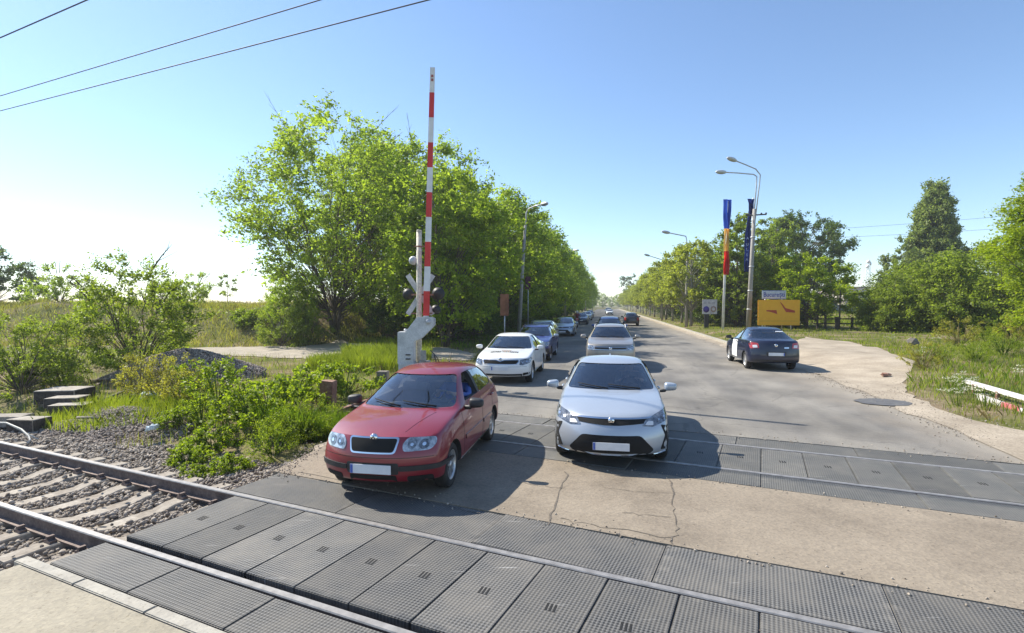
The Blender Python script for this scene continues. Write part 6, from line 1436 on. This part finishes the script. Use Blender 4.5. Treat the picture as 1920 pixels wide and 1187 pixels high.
bm = bmesh.new(); lathe(bm, [(.0001, .0), (.09, .0), (.13, .05), (.13, .10), (.08, .16), (.0001, .17)], 'Y', 20, 0, Matrix.Translation((X(769), yS - .06, Z(487)))); bx(bm, (X(775), yS - .02, Z(489)), (.1, .05, .06)); obj('bell', bm, MAT['galv'], sig)

# ------------------------------------------------------------------ posts beside the red car
def block(name, c, s, rz, mat, label, cat, group=None, tilt=(0, 0), bev=.012):
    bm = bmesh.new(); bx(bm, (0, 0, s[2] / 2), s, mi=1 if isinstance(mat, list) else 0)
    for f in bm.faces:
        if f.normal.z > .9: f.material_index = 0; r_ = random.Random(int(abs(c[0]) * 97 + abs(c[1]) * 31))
    bmesh.ops.bevel(bm, geom=bm.edges[:], offset=bev, segments=2, affect='EDGES')
    for v in bm.verts: v.co += Vector((r_.gauss(0, .004), r_.gauss(0, .004), r_.gauss(0, .004)))
    return tag(obj(name, bm, mat, None, c, (tilt[0], tilt[1], rz)), label, cat, group)
c = G(614, 768); rp = block('rusty_post', (c.x, c.y, -.15), (.31, .24, .82), -.2, MAT['rust'], 'stout rusty post in the weeds left of the red car', 'post', None, (0, .04))
c = G(718, 730); block('wooden_post', (c.x, c.y, -.2), (.30, .26, .72), -.1, MAT['weather_wood'], 'short grey weathered post in the grass beside the red car roof', 'post')
bm = bmesh.new(); pa, pb = P(586, 786, 11.3), P(700, 745, 13.6)
for w_, h_, o_ in ((.09, .02, 0), (.02, .10, -.05)):
    dd = (pb - pa); an = math.atan2(dd.y, dd.x); mid = (pa + pb) / 2
    bx(bm, (mid.x, mid.y, mid.z + o_), (dd.length, w_, h_), rot=Matrix.Rotation(an, 4, 'Z') @ Matrix.Rotation(-math.atan2(dd.z, math.hypot(dd.x, dd.y)), 4, 'Y'))
for f in (.12, .85):
    q = pa.lerp(pb, f); bx(bm, (q.x, q.y, q.z / 2 - .1), (.06, .06, q.z + .14))
tag(obj('rusty_rail', bm, MAT['rust'], bevel=.004), 'low rusty horizontal rail running from the weeds to the red car mirror', 'rail')

# ------------------------------------------------------------------ blocks and litter by the near track
def at(px, py, Y): return P(px, py, Y)
LIT_SHADED = [pmat('sunlit_weathered_top', (.30, .26, .21), (.46, .42, .36), 5, .92, fine=(22, .75, 1.1), bmp=.2), pmat('shaded_timber', (.035, .028, .024), (.085, .07, .06), 6, .9, fine=(25, .75, 1.2), bmp=.3)]  # block shading put into colour: pale sunlit weathered tops, sides darkened as shade
cs = pmat('old_concrete', (.22, .19, .16), (.40, .36, .30), 4, .92, fine=(20, .75, 1.1), bmp=.2)
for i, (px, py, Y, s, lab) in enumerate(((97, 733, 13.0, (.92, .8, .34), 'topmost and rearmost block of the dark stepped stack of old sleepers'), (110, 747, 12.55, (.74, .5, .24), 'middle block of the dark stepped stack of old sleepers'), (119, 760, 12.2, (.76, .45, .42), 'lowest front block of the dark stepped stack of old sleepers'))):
    q = at(px, py, Y); block('sleeper_block', (q.x, q.y + s[1] / 2, q.z - s[2]), s, .12, LIT_SHADED, lab, 'block', 'stack of old sleeper blocks')
    if q.z - s[2] > -.06: block('support_block', (q.x, q.y + s[1] / 2 + .02, -.12), (s[0] * .9, s[1] * .85, q.z - s[2] + .12), .12, MAT['weather_wood'], ('dark timber underneath the topmost block of the stepped stack', 'dark timber underneath the middle block of the stepped stack', 'dark timber underneath the front block of the stepped stack')[i], 'block', 'stack of old sleeper blocks')
q = at(43, 786, 10.9); block('concrete_box', (q.x, q.y + .15, -.26), (.62, .42, q.z + .26), -.12, LIT_SHADED, 'old concrete box beside the near rail with a flat top toned pale as if sunlit', 'box')
q = at(6, 781, 11.3); block('concrete_slab', (q.x, q.y + .15, -.2), (.7, .4, q.z + .2), .1, cs, 'flat concrete slab behind the concrete box at the left edge', 'slab')
bm = bmesh.new(); tube(bm, [at(-30, 792, 10.4), at(12, 793, 10.3), at(40, 805, 10.1), at(54, 818, 9.95), at(57, 825, 9.9), at(50, 832, 9.8)], .018, 8); tube(bm, [at(14, 794, 10.3), at(45, 810, 10.1), at(72, 824, 9.9)], .012, 8)
tag(obj('cable', bm, pmat('pale_hose', (.4, .39, .34), (.52, .5, .45), 5, .6)), 'pale cable looping in front of the concrete box', 'cable')
def crumple(name, c, s, mat, label, seed):
    r_ = random.Random(seed); bm = bmesh.new(); bmesh.ops.create_icosphere(bm, subdivisions=3, radius=1)
    for v in bm.verts:
        n = v.co.normalized(); v.co = Vector((n.x * s[0], n.y * s[1], max(-.3, n.z) * s[2])) * (1 + .28 * math.sin(n.x * 7 + seed) * math.sin(n.y * 6 + 1) + r_.gauss(0, .07))
    return tag(obj(name, bm, mat, None, c, smooth=.5), label, 'litter', 'litter by the ballast')
q = G(283, 752); crumple('plastic_bag', (q.x, q.y, .08), (.27, .18, .17), MAT['bagwhite'], 'crumpled pale green-white plastic bag in the grass before the gravel heap', 1)
q = G(305, 780); crumple('paper_scrap', (q.x, q.y, .03), (.12, .07, .06), MAT['bagwhite'], 'small white paper scrap to the right of the plastic bag', 2)
q = G(286, 806); crumple('plastic_bottle', (q.x, q.y, .03), (.06, .17, .07), MAT['bagwhite'], 'white crushed bottle at the lower edge of the grass by the ballast', 3)
bm = bmesh.new(); tube(bm, [G(192, 750, .03), G(212, 742, .07), G(232, 734, .1)], [.03, .035, .025], 7); tag(obj('fallen_branch', bm, MAT['weather_wood']), 'dark broken branch lying in the grass left of the gravel heap', 'branch')
bm = bmesh.new(); tube(bm, [G(145, 783, .0), G(170, 783, .02), G(192, 785, .0)], [.03, .03, .025], 7); tag(obj('fallen_branch', bm, MAT['weather_wood']), 'dark stick lying on the ballast edge right of the stepped stack', 'branch')
q = at(533, 625, 33); bm = bmesh.new(); prism(bm, [(-.72, -.3), (.8, -.3), (.42, 1.0), (.1, 1.05), (-.3, .78)], .5, Matrix(((1, 0, 0, 0), (0, 0.3, -.95, .4), (0, 0.95, .3, 0), (0, 0, 0, 1)))); tag(obj('concrete_block', bm, cs, None, (q.x, q.y, q.z), bevel=.03), 'pale tilted concrete slab at the foot of the bank beside the tall tree', 'slab')
def clod(px, py, s, lab, seed, mat='weather_wood'):
    q = G(px, py); r_ = random.Random(seed); bm = bmesh.new(); bmesh.ops.create_icosphere(bm, subdivisions=2, radius=1)
    for v in bm.verts: v.co = Vector((v.co.x * s[0], v.co.y * s[1], v.co.z * s[2])) * r_.uniform(.75, 1.2)
    return tag(obj('dirt_clod', bm, MAT[mat], None, (q.x, q.y, s[2] * .5 + hz(q.x, q.y) + .05), smooth=.4), lab, 'clod')
clod(1660, 712, (.17, .10, .06), 'dark clod of earth on the sandy driveway near the asphalt', 1, 'rust')
clod(1711, 660, (.32, .2, .26), 'dark jagged stump in the grass right of the driveway', 2)
clod(1640, 626, (.3, .2, .22), 'pale clod near the right-hand fence posts', 3, 'palebark')
clod(545, 852, (.14, .10, .07), 'clump of dark earth on the pale concrete corner left of the red car', 4)

# ------------------------------------------------------------------ lowered barrier on the right verge
ob = thing('lowered_barrier', 'white and red wooden barrier beams lying low in the grass at the right edge', 'barrier', G(1880, 790))
ov = ob.location
def beam(name, a, b, w_, h_, bands, mats):
    bm = bmesh.new(); d = b - a; an = math.atan2(d.y, d.x); pt = -math.atan2(d.z, math.hypot(d.x, d.y)); R4 = Matrix.Rotation(an, 4, 'Z') @ Matrix.Rotation(pt, 4, 'Y')
    for f0, f1, mi in bands:
        m_ = a.lerp(b, (f0 + f1) / 2) - ov; bx(bm, m_, (d.length * (f1 - f0), w_, h_), rot=R4, mi=mi)
    return obj(name, bm, mats, ob)
wp = pmat('worn_white', (.55, .5, .48), (.78, .75, .73), 5, .7)
pk = pmat('faded_red', (.5, .08, .09), (.62, .3, .3), 3.5, .7)
beam('upper_beam', P(1812, 715, 14.3), P(2010, 772, 10.6), .07, .10, ((0, .3, 0), (.3, 1, 0)), [wp, pk])
beam('lower_beam', P(1834, 744, 13.3), P(2010, 804, 10.2), .07, .15, ((0, .32, 0), (.32, .52, 1), (.52, .8, 0), (.8, 1, 1)), [wp, pk])
bm = bmesh.new()
for px, py, Y in ((1828, 728, 13.9), (1872, 742, 12.9), (1930, 760, 11.9)):
    q = P(px, py, Y) - ov; bx(bm, (q.x, q.y + .02, q.z - .15), (.08, .06, .5))
obj('support', bm, MAT['rust'], ob)

# ------------------------------------------------------------------ street lamps
M_CP = MAT['poleconc']
def lamp_head(name, q, d, parent, s=1.0):
    bm = bmesh.new(); bmesh.ops.create_uvsphere(bm, u_segments=14, v_segments=8, radius=1, matrix=Matrix.Translation(q) @ Matrix.Rotation(math.atan2(d.y, d.x), 4, 'Z') @ Matrix.Rotation(-math.asin(max(-1, min(1, d.z))), 4, 'Y') @ Matrix.Diagonal((.46 * s, .17 * s, .13 * s, 1)))
    return obj(name, bm, MAT['galv'], parent, smooth=1.2)
def lamp_post(base, top, arms, label, group, rb=.17, rt=.10, dish=True):
    r = thing('street_lamp', label, 'street lamp', base, 0, group); b = Vector(base)
    bm = bmesh.new(); tube(bm, [Vector((0, 0, -.3)), (top - b) * .5, top - b], [rb, (rb + rt) / 2, rt], 12); obj('pole', bm, M_CP, r)
    for pts, hd in arms:
        bm = bmesh.new(); tube(bm, [p - b for p in pts], .055, 8); obj('bracket', bm, MAT['galv'], r)
        d = (pts[-1] - pts[-2]).normalized(); lamp_head('lamp_head', pts[-1] - b + d * .38, d, r, hd)
    return r
Yl = 41; lamp_post(P(972, 630, Yl), P(985, 420, Yl), [([P(984, 440, Yl), P(987, 398, Yl), P(992, 391, Yl), P(1003, 386.5, Yl - 1), P(1016, 383.5, Yl - 2)], 1.15)], 'leaning concrete lamp post left of the street, nearest to the crossing', 'street lamps of the left side')
for i, (px, Y, hx, hy, lab) in enumerate(((1060, 89, 1076, 470, 'second lamp on the left, its head just above the trees'), (1098, 170, 1107, 522, 'third lamp on the left, tiny head against the trees'), (1111, 245, 1117, 534, 'farthest lamp head on the left row of trees'))):
    b_ = P(px, 590, Y); b_.z = 0
    lamp_post(b_, Vector((b_.x, b_.y, 10.0)), [([Vector((b_.x, b_.y, 9.5)), P(px, hy + 4, Y), P(px + 4, hy + 1.5, Y), P(hx, hy, Y - 1)], 1.5)], lab, 'street lamps of the left side')
Yr = 47; q0 = P(1403, 617, Yr)
dl = lamp_post(q0, P(1414.5, 392, Yr), [([P(1415, 420, Yr), P(1424, 345, Yr), P(1425.5, 328, Yr), P(1417, 317, Yr), P(1396, 308, Yr - 1), P(1378, 301, Yr - 1.6)], 1.35), ([P(1412, 420, Yr), P(1418.5, 345, Yr), P(1419, 331, Yr), P(1413, 327, Yr), P(1385, 324.5, Yr - 1), P(1358, 323, Yr - 1.8)], 1.35)], 'tall concrete post with two curved lamp brackets beside the flag pole', 'street lamps of the right side', .22, .14)
bm = bmesh.new(); pa, pb = P(1399, 404, Yr), P(1437, 402, Yr); tube(bm, [pa - q0, pb - q0], .06, 8)
for f in (0.02, .12, .75, .98):
    c_ = pa.lerp(pb, f) - q0; lathe(bm, [(.0001, .18), (.06, .16), (.09, .06), (.05, .02), (.05, -.02)], 'Z', 10, 0, Matrix.Translation(c_))
obj('cross_arm', bm, MAT['cable'], dl)
bm = bmesh.new()
for py in (445, 500, 545, 580):
    a_ = P(1403 + (617 - py) * 11.5 / 225, py, Yr) - q0; lathe(bm, [(.215, -.05), (.215, .05)], 'Z', 14, 0, Matrix.Translation(a_))
obj('strap', bm, MAT['galv'], dl)
for i, (px, Y, ax, ay, hx, hy, lab) in enumerate(((1287, 56, 1286, 443, 1254, 436.5, 'second lamp on the right, rising above the pointed tree'), (1241.5, 80, 1241, 487, 1217, 479.5, 'third lamp on the right above the avenue trees'))):
    b_ = P(px, 600, Y); b_.z = 0
    lamp_post(b_, Vector((b_.x, b_.y, 7.0)), [([Vector((b_.x, b_.y, 6.5)), P(px + .5, ay + 8, Y), P(ax, ay, Y), P((ax + hx) / 2, (ay + hy) / 2, Y - .5), P(hx, hy, Y - 1)], 1.25)], lab, 'street lamps of the right side')
# panels under the left trees
q = P(946, 592, 25.5); r1 = thing('rusty_sign', 'narrow orange-brown rusty panel on a thin post in the shade of the left trees', 'panel', (q.x, q.y, 0), -.15)
bm = bmesh.new(); bx(bm, (0, 0, q.z + .52), (.41, .06, 1.03)); bx(bm, (0, -.032, q.z + .52), (.34, .01, .95)); obj('board', bm, pmat('orange_rust', (.15, .06, .03), (.27, .115, .06), 3, .9), r1, bevel=.01)
bm = bmesh.new(); tube(bm, [(0, .05, -.1), (0, .05, q.z + .9)], .03, 8); obj('post', bm, MAT['steel'], r1)
q = P(990, 545, 41.6); r1 = thing('maroon_sign', 'dull maroon panel half hidden in leaves behind the leaning concrete lamp post', 'panel', (q.x, q.y, 0), -.1)
bm = bmesh.new(); bx(bm, (0, 0, q.z + .6), (.42, .05, 1.0)); obj('board', bm, pmat('maroon_paint', (.07, .02, .04), (.12, .04, .055), 4, .8), r1, bevel=.01)
bm = bmesh.new(); tube(bm, [(0, .05, -.1), (0, .05, q.z + 1.1)], .04, 8); obj('post', bm, MAT['steel'], r1)

# ------------------------------------------------------------------ flags and signs on the right
Yf = 46; f0, f1 = P(1355, 617, Yf), P(1364.5, 376, Yf)
fp_ = thing('flag_pole', 'white flag pole between the square sign and the concrete lamp post', 'flag pole', f0)
bm = bmesh.new(); tube(bm, [Vector((0, 0, -.3)), (f1 - f0) * .5, f1 - f0], [.11, .095, .07], 12); obj('pole', bm, MAT['white'], fp_)
FLB = clothmat('flag_blue', (.04, .12, .55)); FLY = clothmat('flag_yellow', (.86, .64, .22)); FLR = clothmat('flag_red', (.65, .05, .045))
def banner(name, axis_pts, widths, mats, label, waves, yaw, th=.012, textobj=None):
    """cloth banner hanging down a post; bands of colour run down its length"""
    n, m = 46, 10; bm = bmesh.new(); gr = []
    def along(f):
        k = f * (len(axis_pts) - 1); i = min(int(k), len(axis_pts) - 2); return axis_pts[i].lerp(axis_pts[i + 1], k - i)
    for i in range(n + 1):
        f = i / n; c_ = along(f); w_ = interp(widths, f); row = []
        for j in range(m + 1):
            s = j / m - .5; dep = .14 * math.sin(s * waves * 6.28 + f * 5) * (1.3 - w_ / max(x[1] for x in widths)) + .05 * math.sin(f * 17 + s * 4)
            row.append(bm.verts.new(c_ + Vector((math.cos(yaw), math.sin(yaw), 0)) * (w_ * s) + Vector((-math.sin(yaw), math.cos(yaw), 0)) * dep))
        gr.append(row)
    for i in range(n):
        for j in range(m):
            fc_ = bm.faces.new((gr[i][j], gr[i][j + 1], gr[i + 1][j + 1], gr[i + 1][j])); fc_.material_index = min(len(mats) - 1, int((i + .5) / n * len(mats))); fc_.smooth = True
    bmesh.ops.solidify(bm, geom=bm.faces[:], thickness=th)
    return tag(obj(name, bm, mats), label, 'banner')
banner('flag_banner', [P(1364, 374, Yf - .15), P(1363.5, 430, Yf - .15), P(1362, 470, Yf - .15), P(1360.5, 515, Yf - .15)], [(0, .82), (.12, .72), (.32, .52), (.6, .46), (.85, .55), (1, .46)], [FLB, FLY, FLR], 'blue, yellow and red vertical banner on the white flag pole', 2.0, .15)
f0, f1 = P(1404, 617, 49), P(1412.5, 371, 49)
fp2 = thing('flag_pole', 'second flag pole mostly hidden behind the concrete lamp post', 'flag pole', f0)
bm = bmesh.new(); tube(bm, [Vector((0, 0, -.3)), f1 - f0], [.1, .06], 12); obj('pole', bm, MAT['galv'], fp2)
NAV = clothmat('banner_navy', (.012, .035, .2))
nb_ = banner('flag_banner', [P(1408, 373, 48.6), P(1408.5, 392, 48.6), P(1404.5, 420, 48.6), P(1402, 455, 48.6), P(1400.5, 480, 48.6), P(1400, 510, 48.6)], [(0, .75), (.1, .42), (.22, .28), (.4, .42), (.6, .62), (.85, .62), (1, .5)], [NAV], 'dark navy banner with small white letters beside the concrete lamp post', 2.0, .1)
BWT = pmat('banner_print', (.22, .28, .5), (.34, .4, .6), 9, .8)
for ch, px, py in (('A', 1402, 447), ('U', 1401.3, 459), ('L', 1401, 468), ('S', 1400.8, 478), ('A', 1400.6, 487)):
    q = P(px, py, 48.35); o = link('lettering', text_mesh(ch, .33, .004, .004), BWT, nb_, q, (R(90), 0, R(5)))
# yellow detour sign
Ys = 45.0
def signboard(name, label, cat, quad, mat, Y, legs, backmat, th=.05, yaw=0.0):
    q0_ = P(quad[0], quad[3], Y); q1_ = P(quad[2], quad[1], Y); wd, hg = q1_.x - q0_.x, q1_.z - q0_.z; cx = (q0_.x + q1_.x) / 2; gz = hz(cx, Y)
    r = thing(name, label, cat, (cx, Y, gz), yaw); zb = q0_.z - gz
    bm = bmesh.new(); bx(bm, (0, 0, zb + hg / 2), (wd, th, hg)); bd = obj('board', bm, mat, r, bevel=.015)
    bm = bmesh.new()
    obj_l = []
    for f in legs:
        lb = bmesh.new(); tube(lb, [(wd * f, th / 2 + .05, -.2), (wd * f, th / 2 + .05, zb + hg * .9)], .05, 10); obj('leg', lb, backmat, r)
    bm.free(); return r, bd, wd, hg, zb
YEL = pmat('sign_yellow', (.92, .42, .008), (.96, .47, .014), 3, .5)
r, bd, wd, hg, zb = signboard('detour_sign', 'large yellow detour sign with two dark red arrows behind the dark navy saloon', 'road sign', (1421, 562.5, 1499.5, 610), YEL, Ys, (-.38, .3), MAT['galv'], yaw=-.02)
SR = pmat('sign_red', (.42, .03, .012), (.5, .05, .02), 4, .5)
def arrow(poly):
    bm = bmesh.new(); prism(bm, [((x - .5) * wd, (y) * hg) for x, y in poly], .006, Matrix(((1, 0, 0, 0), (0, 0, -1, -.026), (0, 1, 0, zb), (0, 0, 0, 1)))); obj('arrow', bm, SR, bd)
arrow([(.20, .60), (.44, .60), (.46, .44), (.30, .53), (.20, .55)])
arrow([(.52, .92), (.55, .90), (.66, .68), (.88, .58), (.88, .50), (.67, .52), (.60, .70)])
bm = bmesh.new(); bx(bm, (0, -.028, zb + hg * .17), (wd * .92, .004, .02)); obj('border_line', bm, pmat('dark_yellow', (.36, .2, .02), (.42, .24, .03), 4, .5), bd)
SW = pmat('sign_pale', (.42, .5, .58), (.55, .62, .68), 4, .5); SB = pmat('sign_blue', (.03, .06, .3), (.05, .09, .38), 4, .5)
r, bd, wd, hg, zb = signboard('town_sign', 'white town name sign with blue letters above the yellow detour sign', 'road sign', (1428.5, 544.5, 1474, 561), SW, Ys + .6, (-.35, .35), MAT['galv'], yaw=.02)
o = link('lettering', text_mesh('București', .66, .004, .012), SB, bd, (0, -.03, zb + hg / 2), (R(90), 0, 0))
k = (wd * .88) / max(.1, o.dimensions.x); o.scale = (k, min(k * 1.15, 1.1), 1)
for z_ in (zb + .03, zb + hg - .03):
    bm = bmesh.new(); bx(bm, (0, -.028, z_), (wd - .03, .006, .035)); obj('border', bm, SB, bd)
SG = pmat('sign_grey', (.42, .40, .42), (.56, .55, .56), 5, .5); SP = pmat('sign_violet', (.05, .03, .22), (.08, .05, .3), 4, .5)
r, bd, wd, hg, zb = signboard('square_sign', 'square pale grey sign with violet disc and brownish ring left of the flag pole', 'road sign', (1316.5, 561.5, 1345, 589), SG, 50, (-.3,), MAT['black_plastic'], yaw=.05)
def disc(x, z, r0, r1, mat, nm):
    bm = bmesh.new(); lathe(bm, [(r0, 0), (r1, 0), (r1, .008), (r0, .008), (r0, 0)], 'Y', 26, 0, Matrix.Translation((x, -.034, z)), caps=False); obj(nm, bm, mat, bd)
disc(-wd * .24, zb + hg * .32, .0001, wd * .21, SP, 'disc'); disc(wd * .24, zb + hg * .34, wd * .11, wd * .20, pmat('ring_brown', (.3, .2, .16), (.36, .26, .2), 4, .5), 'ring')
for x_ in (-.3, -.05, .25): 
    bm = bmesh.new(); bx(bm, (wd * x_, -.03, zb + hg * .76), (wd * .18, .006, .07)); obj('marking', bm, pmat('mark_grey', (.2, .2, .24), (.26, .26, .3), 4, .5), bd)
bm = bmesh.new(); bx(bm, (-wd * .2, .06, zb * .5), (wd * .3, .1, zb)); obj('post_box', bm, MAT['black_plastic'], r)

# ------------------------------------------------------------------ fence, wall and far buildings on the right
FW = pmat('dark_timber', (.045, .035, .028), (.10, .08, .06), 5, .9)
fn = thing('fence', 'broken dark post and rail fence left of the thicket', 'fence', P(1575, 625, 46))
fo0 = fn.location
for px, y0, y1, Y, s in ((1547, 591, 622, 46.5, .16), (1569, 594, 630, 45.5, .26), (1597, 595, 624, 46.5, .17), (1532, 590, 621, 47, .14)):
    a_, b_ = P(px - .5, y1, Y) - fo0, P(px + 1.5, y0, Y) - fo0; bm = bmesh.new(); bx(bm, (a_ + b_) / 2 - Vector((0, 0, .1)), (s, s, (b_ - a_).length + .2), .2); obj('post', bm, FW, fn, bevel=.02)
for y0 in (597, 606):
    a_, b_ = P(1525, y0, 46.8) - fo0, P(1630, y0 + 2, 46.8) - fo0; bm = bmesh.new(); d = b_ - a_; bx(bm, (a_ + b_) / 2, (d.length, .05, .11), math.atan2(d.y, d.x)); obj('rail', bm, FW, fn)
bm = bmesh.new(); a_, b_ = P(1573, 630, 45.8), P(1576, 540, 45.8); tube(bm, [a_ - Vector((0, 0, .2)), b_], [.07, .05], 8); tag(obj('thin_pole', bm, FW), 'thin dark pole standing at the fence left of the thicket', 'pole')
q = P(1572, 579, 76); gz = hz(q.x, 76); bm = bmesh.new(); bx(bm, (0, 0, 0), (15, .4, 2.45 - gz + .3)); tag(obj('low_wall', bm, MAT['poleconc'] if False else pmat('pale_wall', (.48, .44, .39), (.6, .56, .5), 1.5, .9), None, (q.x, 76.2, (2.45 + gz - .3) / 2), (0, 0, -.05), bevel=.03), 'long pale low wall behind the fence on the right', 'wall')
PB = pmat('pale_house', (.5, .44, .36), (.62, .56, .48), .6, .9); RF = pmat('roof_tile', (.28, .2, .17), (.38, .28, .24), 2, .85); WN = pmat('window_dark', (.04, .05, .06), (.09, .1, .12), 2, .25)
def house(px, Y, w_, h_, dp, lab, yaw=0.0, flat=True):
    q = P(px, 580, Y); gz = hz(q.x, Y); r = thing('house', lab, 'building', (q.x, Y, gz - .1), yaw)
    bm = bmesh.new(); bx(bm, (0, 0, h_ / 2), (w_, dp, h_)); obj('wall', bm, PB, r)
    bm = bmesh.new()
    if flat: bx(bm, (0, 0, h_ + .15), (w_ + .4, dp + .4, .3))
    else: prism(bm, [(-w_ / 2 - .3, 0), (w_ / 2 + .3, 0), (0, h_ * .3)], dp + .6, Matrix(((1, 0, 0, 0), (0, 0, 1, -dp / 2 - .3), (0, 1, 0, h_), (0, 0, 0, 1))))
    obj('roof', bm, RF, r)
    n = max(2, int(w_ / 3)); 
    for fl in range(int(h_ / 3)):
        for k in range(n):
            bm = bmesh.new(); bx(bm, (-w_ / 2 + (k + .5) * w_ / n, -dp / 2 - .01, 1.6 + fl * 2.9), (1.3, .06, 1.3)); obj('window', bm, WN, r)
house(1592, 150, 8, 5.6, 9, 'pale flat-roofed house far behind the low wall, between the trees'); house(1572, 165, 8, 4.6, 8, 'pale gabled house partly hidden by the bright yellow-green tree', .1, False); house(1612, 175, 7, 4.6, 8, 'house with darker roof beside the pale flat-roofed one', -.1, False)
q = P(1520, 574, 84); dup(suv, (q.x, q.y, hz(q.x, 84) + .35), .1, 'white vehicle parked beyond the low wall at its left end', 'cars', 1.0, {P_BEIGE: P_WHITE})['group'] = 'vehicles beyond the low wall'
q = P(1541, 574, 84); dup(suv, (q.x, q.y, hz(q.x, 84) + .35), .05, 'blue vehicle parked beyond the low wall, right of the white one', 'cars', 1.0, {P_BEIGE: P_BLUE})['group'] = 'vehicles beyond the low wall'
q = P(1627, 575, 190); mm = thing('lattice_mast', 'thin grey lattice mast with dish antennas far off on the right', 'mast', (q.x, q.y, 0))
mh = P(1627, 488, 190).z; bm = bmesh.new()
for k in range(3):
    a = 2 * math.pi * k / 3; tube(bm, [(1.1 * math.cos(a), 1.1 * math.sin(a), 0), (.55 * math.cos(a), .55 * math.sin(a), mh)], .07, 5)
for i in range(14):
    z0_, z1_ = mh * i / 14, mh * (i + 1) / 14
    for k in range(3):
        a, a2 = 2 * math.pi * (k + i) / 3, 2 * math.pi * (k + i + 1) / 3; r0, r1 = 1.1 - .55 * i / 14, 1.1 - .55 * (i + 1) / 14; tube(bm, [(r0 * math.cos(a), r0 * math.sin(a), z0_), (r1 * math.cos(a2), r1 * math.sin(a2), z1_)], .045, 4)
obj('lattice', bm, MAT['galv'], mm)
for z_, a in ((mh * .97, 4.2), (mh * .93, 5.4), (mh * .88, 3.6)):
    bm = bmesh.new(); lathe(bm, [(.0001, 0), (.6, .08), (.6, .4), (.0001, .45)], 'Y', 14, 0, Matrix.Translation((.9 * math.cos(a), .9 * math.sin(a), z_)) @ Matrix.Rotation(a + 1.57, 4, 'Z')); obj('dish', bm, MAT['white'], mm)

# ------------------------------------------------------------------ overhead wires
def wire(a, b, r, label, sag=.15, group='overhead wires'):
    bm = bmesh.new(); pts = [a.lerp(b, k / 24) - Vector((0, 0, sag * 4 * (k / 24) * (1 - k / 24))) for k in range(25)]; tube(bm, pts, r, 6)
    tag(obj('overhead_wire', bm, MAT['cable']), label, 'wire', group)
def onwire(px, py, p):
    d = ray(px, py); k = p / (d.x * M.x + d.y * M.y); return Vector((d.x * k, d.y * k, CAM_H + d.z * k))
for (x0_, y0_), (x1_, y1_), p, r, lab in (((0, 71), (163, 0), 3.9, .009, 'overhead wire nearest the top left corner'), ((0, 180), (600, 0), 9.1, .014, 'middle of the three overhead wires at the upper left'), ((0, 208), (803, 0), 9.1, .014, 'lowest of the three overhead wires at the upper left')):
    a_, b_ = onwire(x0_, y0_, p), onwire(x1_, y1_, p); d = (b_ - a_); k = 40 / d.length; wire(a_ - d * k, b_ + d * (12 / d.length), r, lab, .0)
wire(P(1440, 450, 100), P(2100, 412, 90), .022, 'faint lower wire in the sky behind the tall poplar', .4); wire(P(1440, 436, 100), P(2100, 385, 90), .022, 'faint upper wire in the sky behind the tall poplar', .4)
wire(P(1400, 403, Yr), P(1230, 520, 120), .018, 'thin wire running from the double lamp post towards the avenue trees', .4)

# ------------------------------------------------------------------ thin warm air
bm = bmesh.new(); bx(bm, (0, 240, 9.5), (900, 640, 23))
hm = bpy.data.materials.new('haze'); hm.use_nodes = True; ht = hm.node_tree; ht.nodes.clear()
hv = ht.nodes.new('ShaderNodeVolumePrincipled'); hv.inputs['Color'].default_value = (0.9, 0.93, 0.96, 1); hv.inputs['Density'].default_value = 0.0006; hv.inputs['Anisotropy'].default_value = 0.3
ho = ht.nodes.new('ShaderNodeOutputMaterial'); ht.links.new(hv.outputs[0], ho.inputs['Volume'])
tag(obj('haze', bm, hm), kind='stuff')
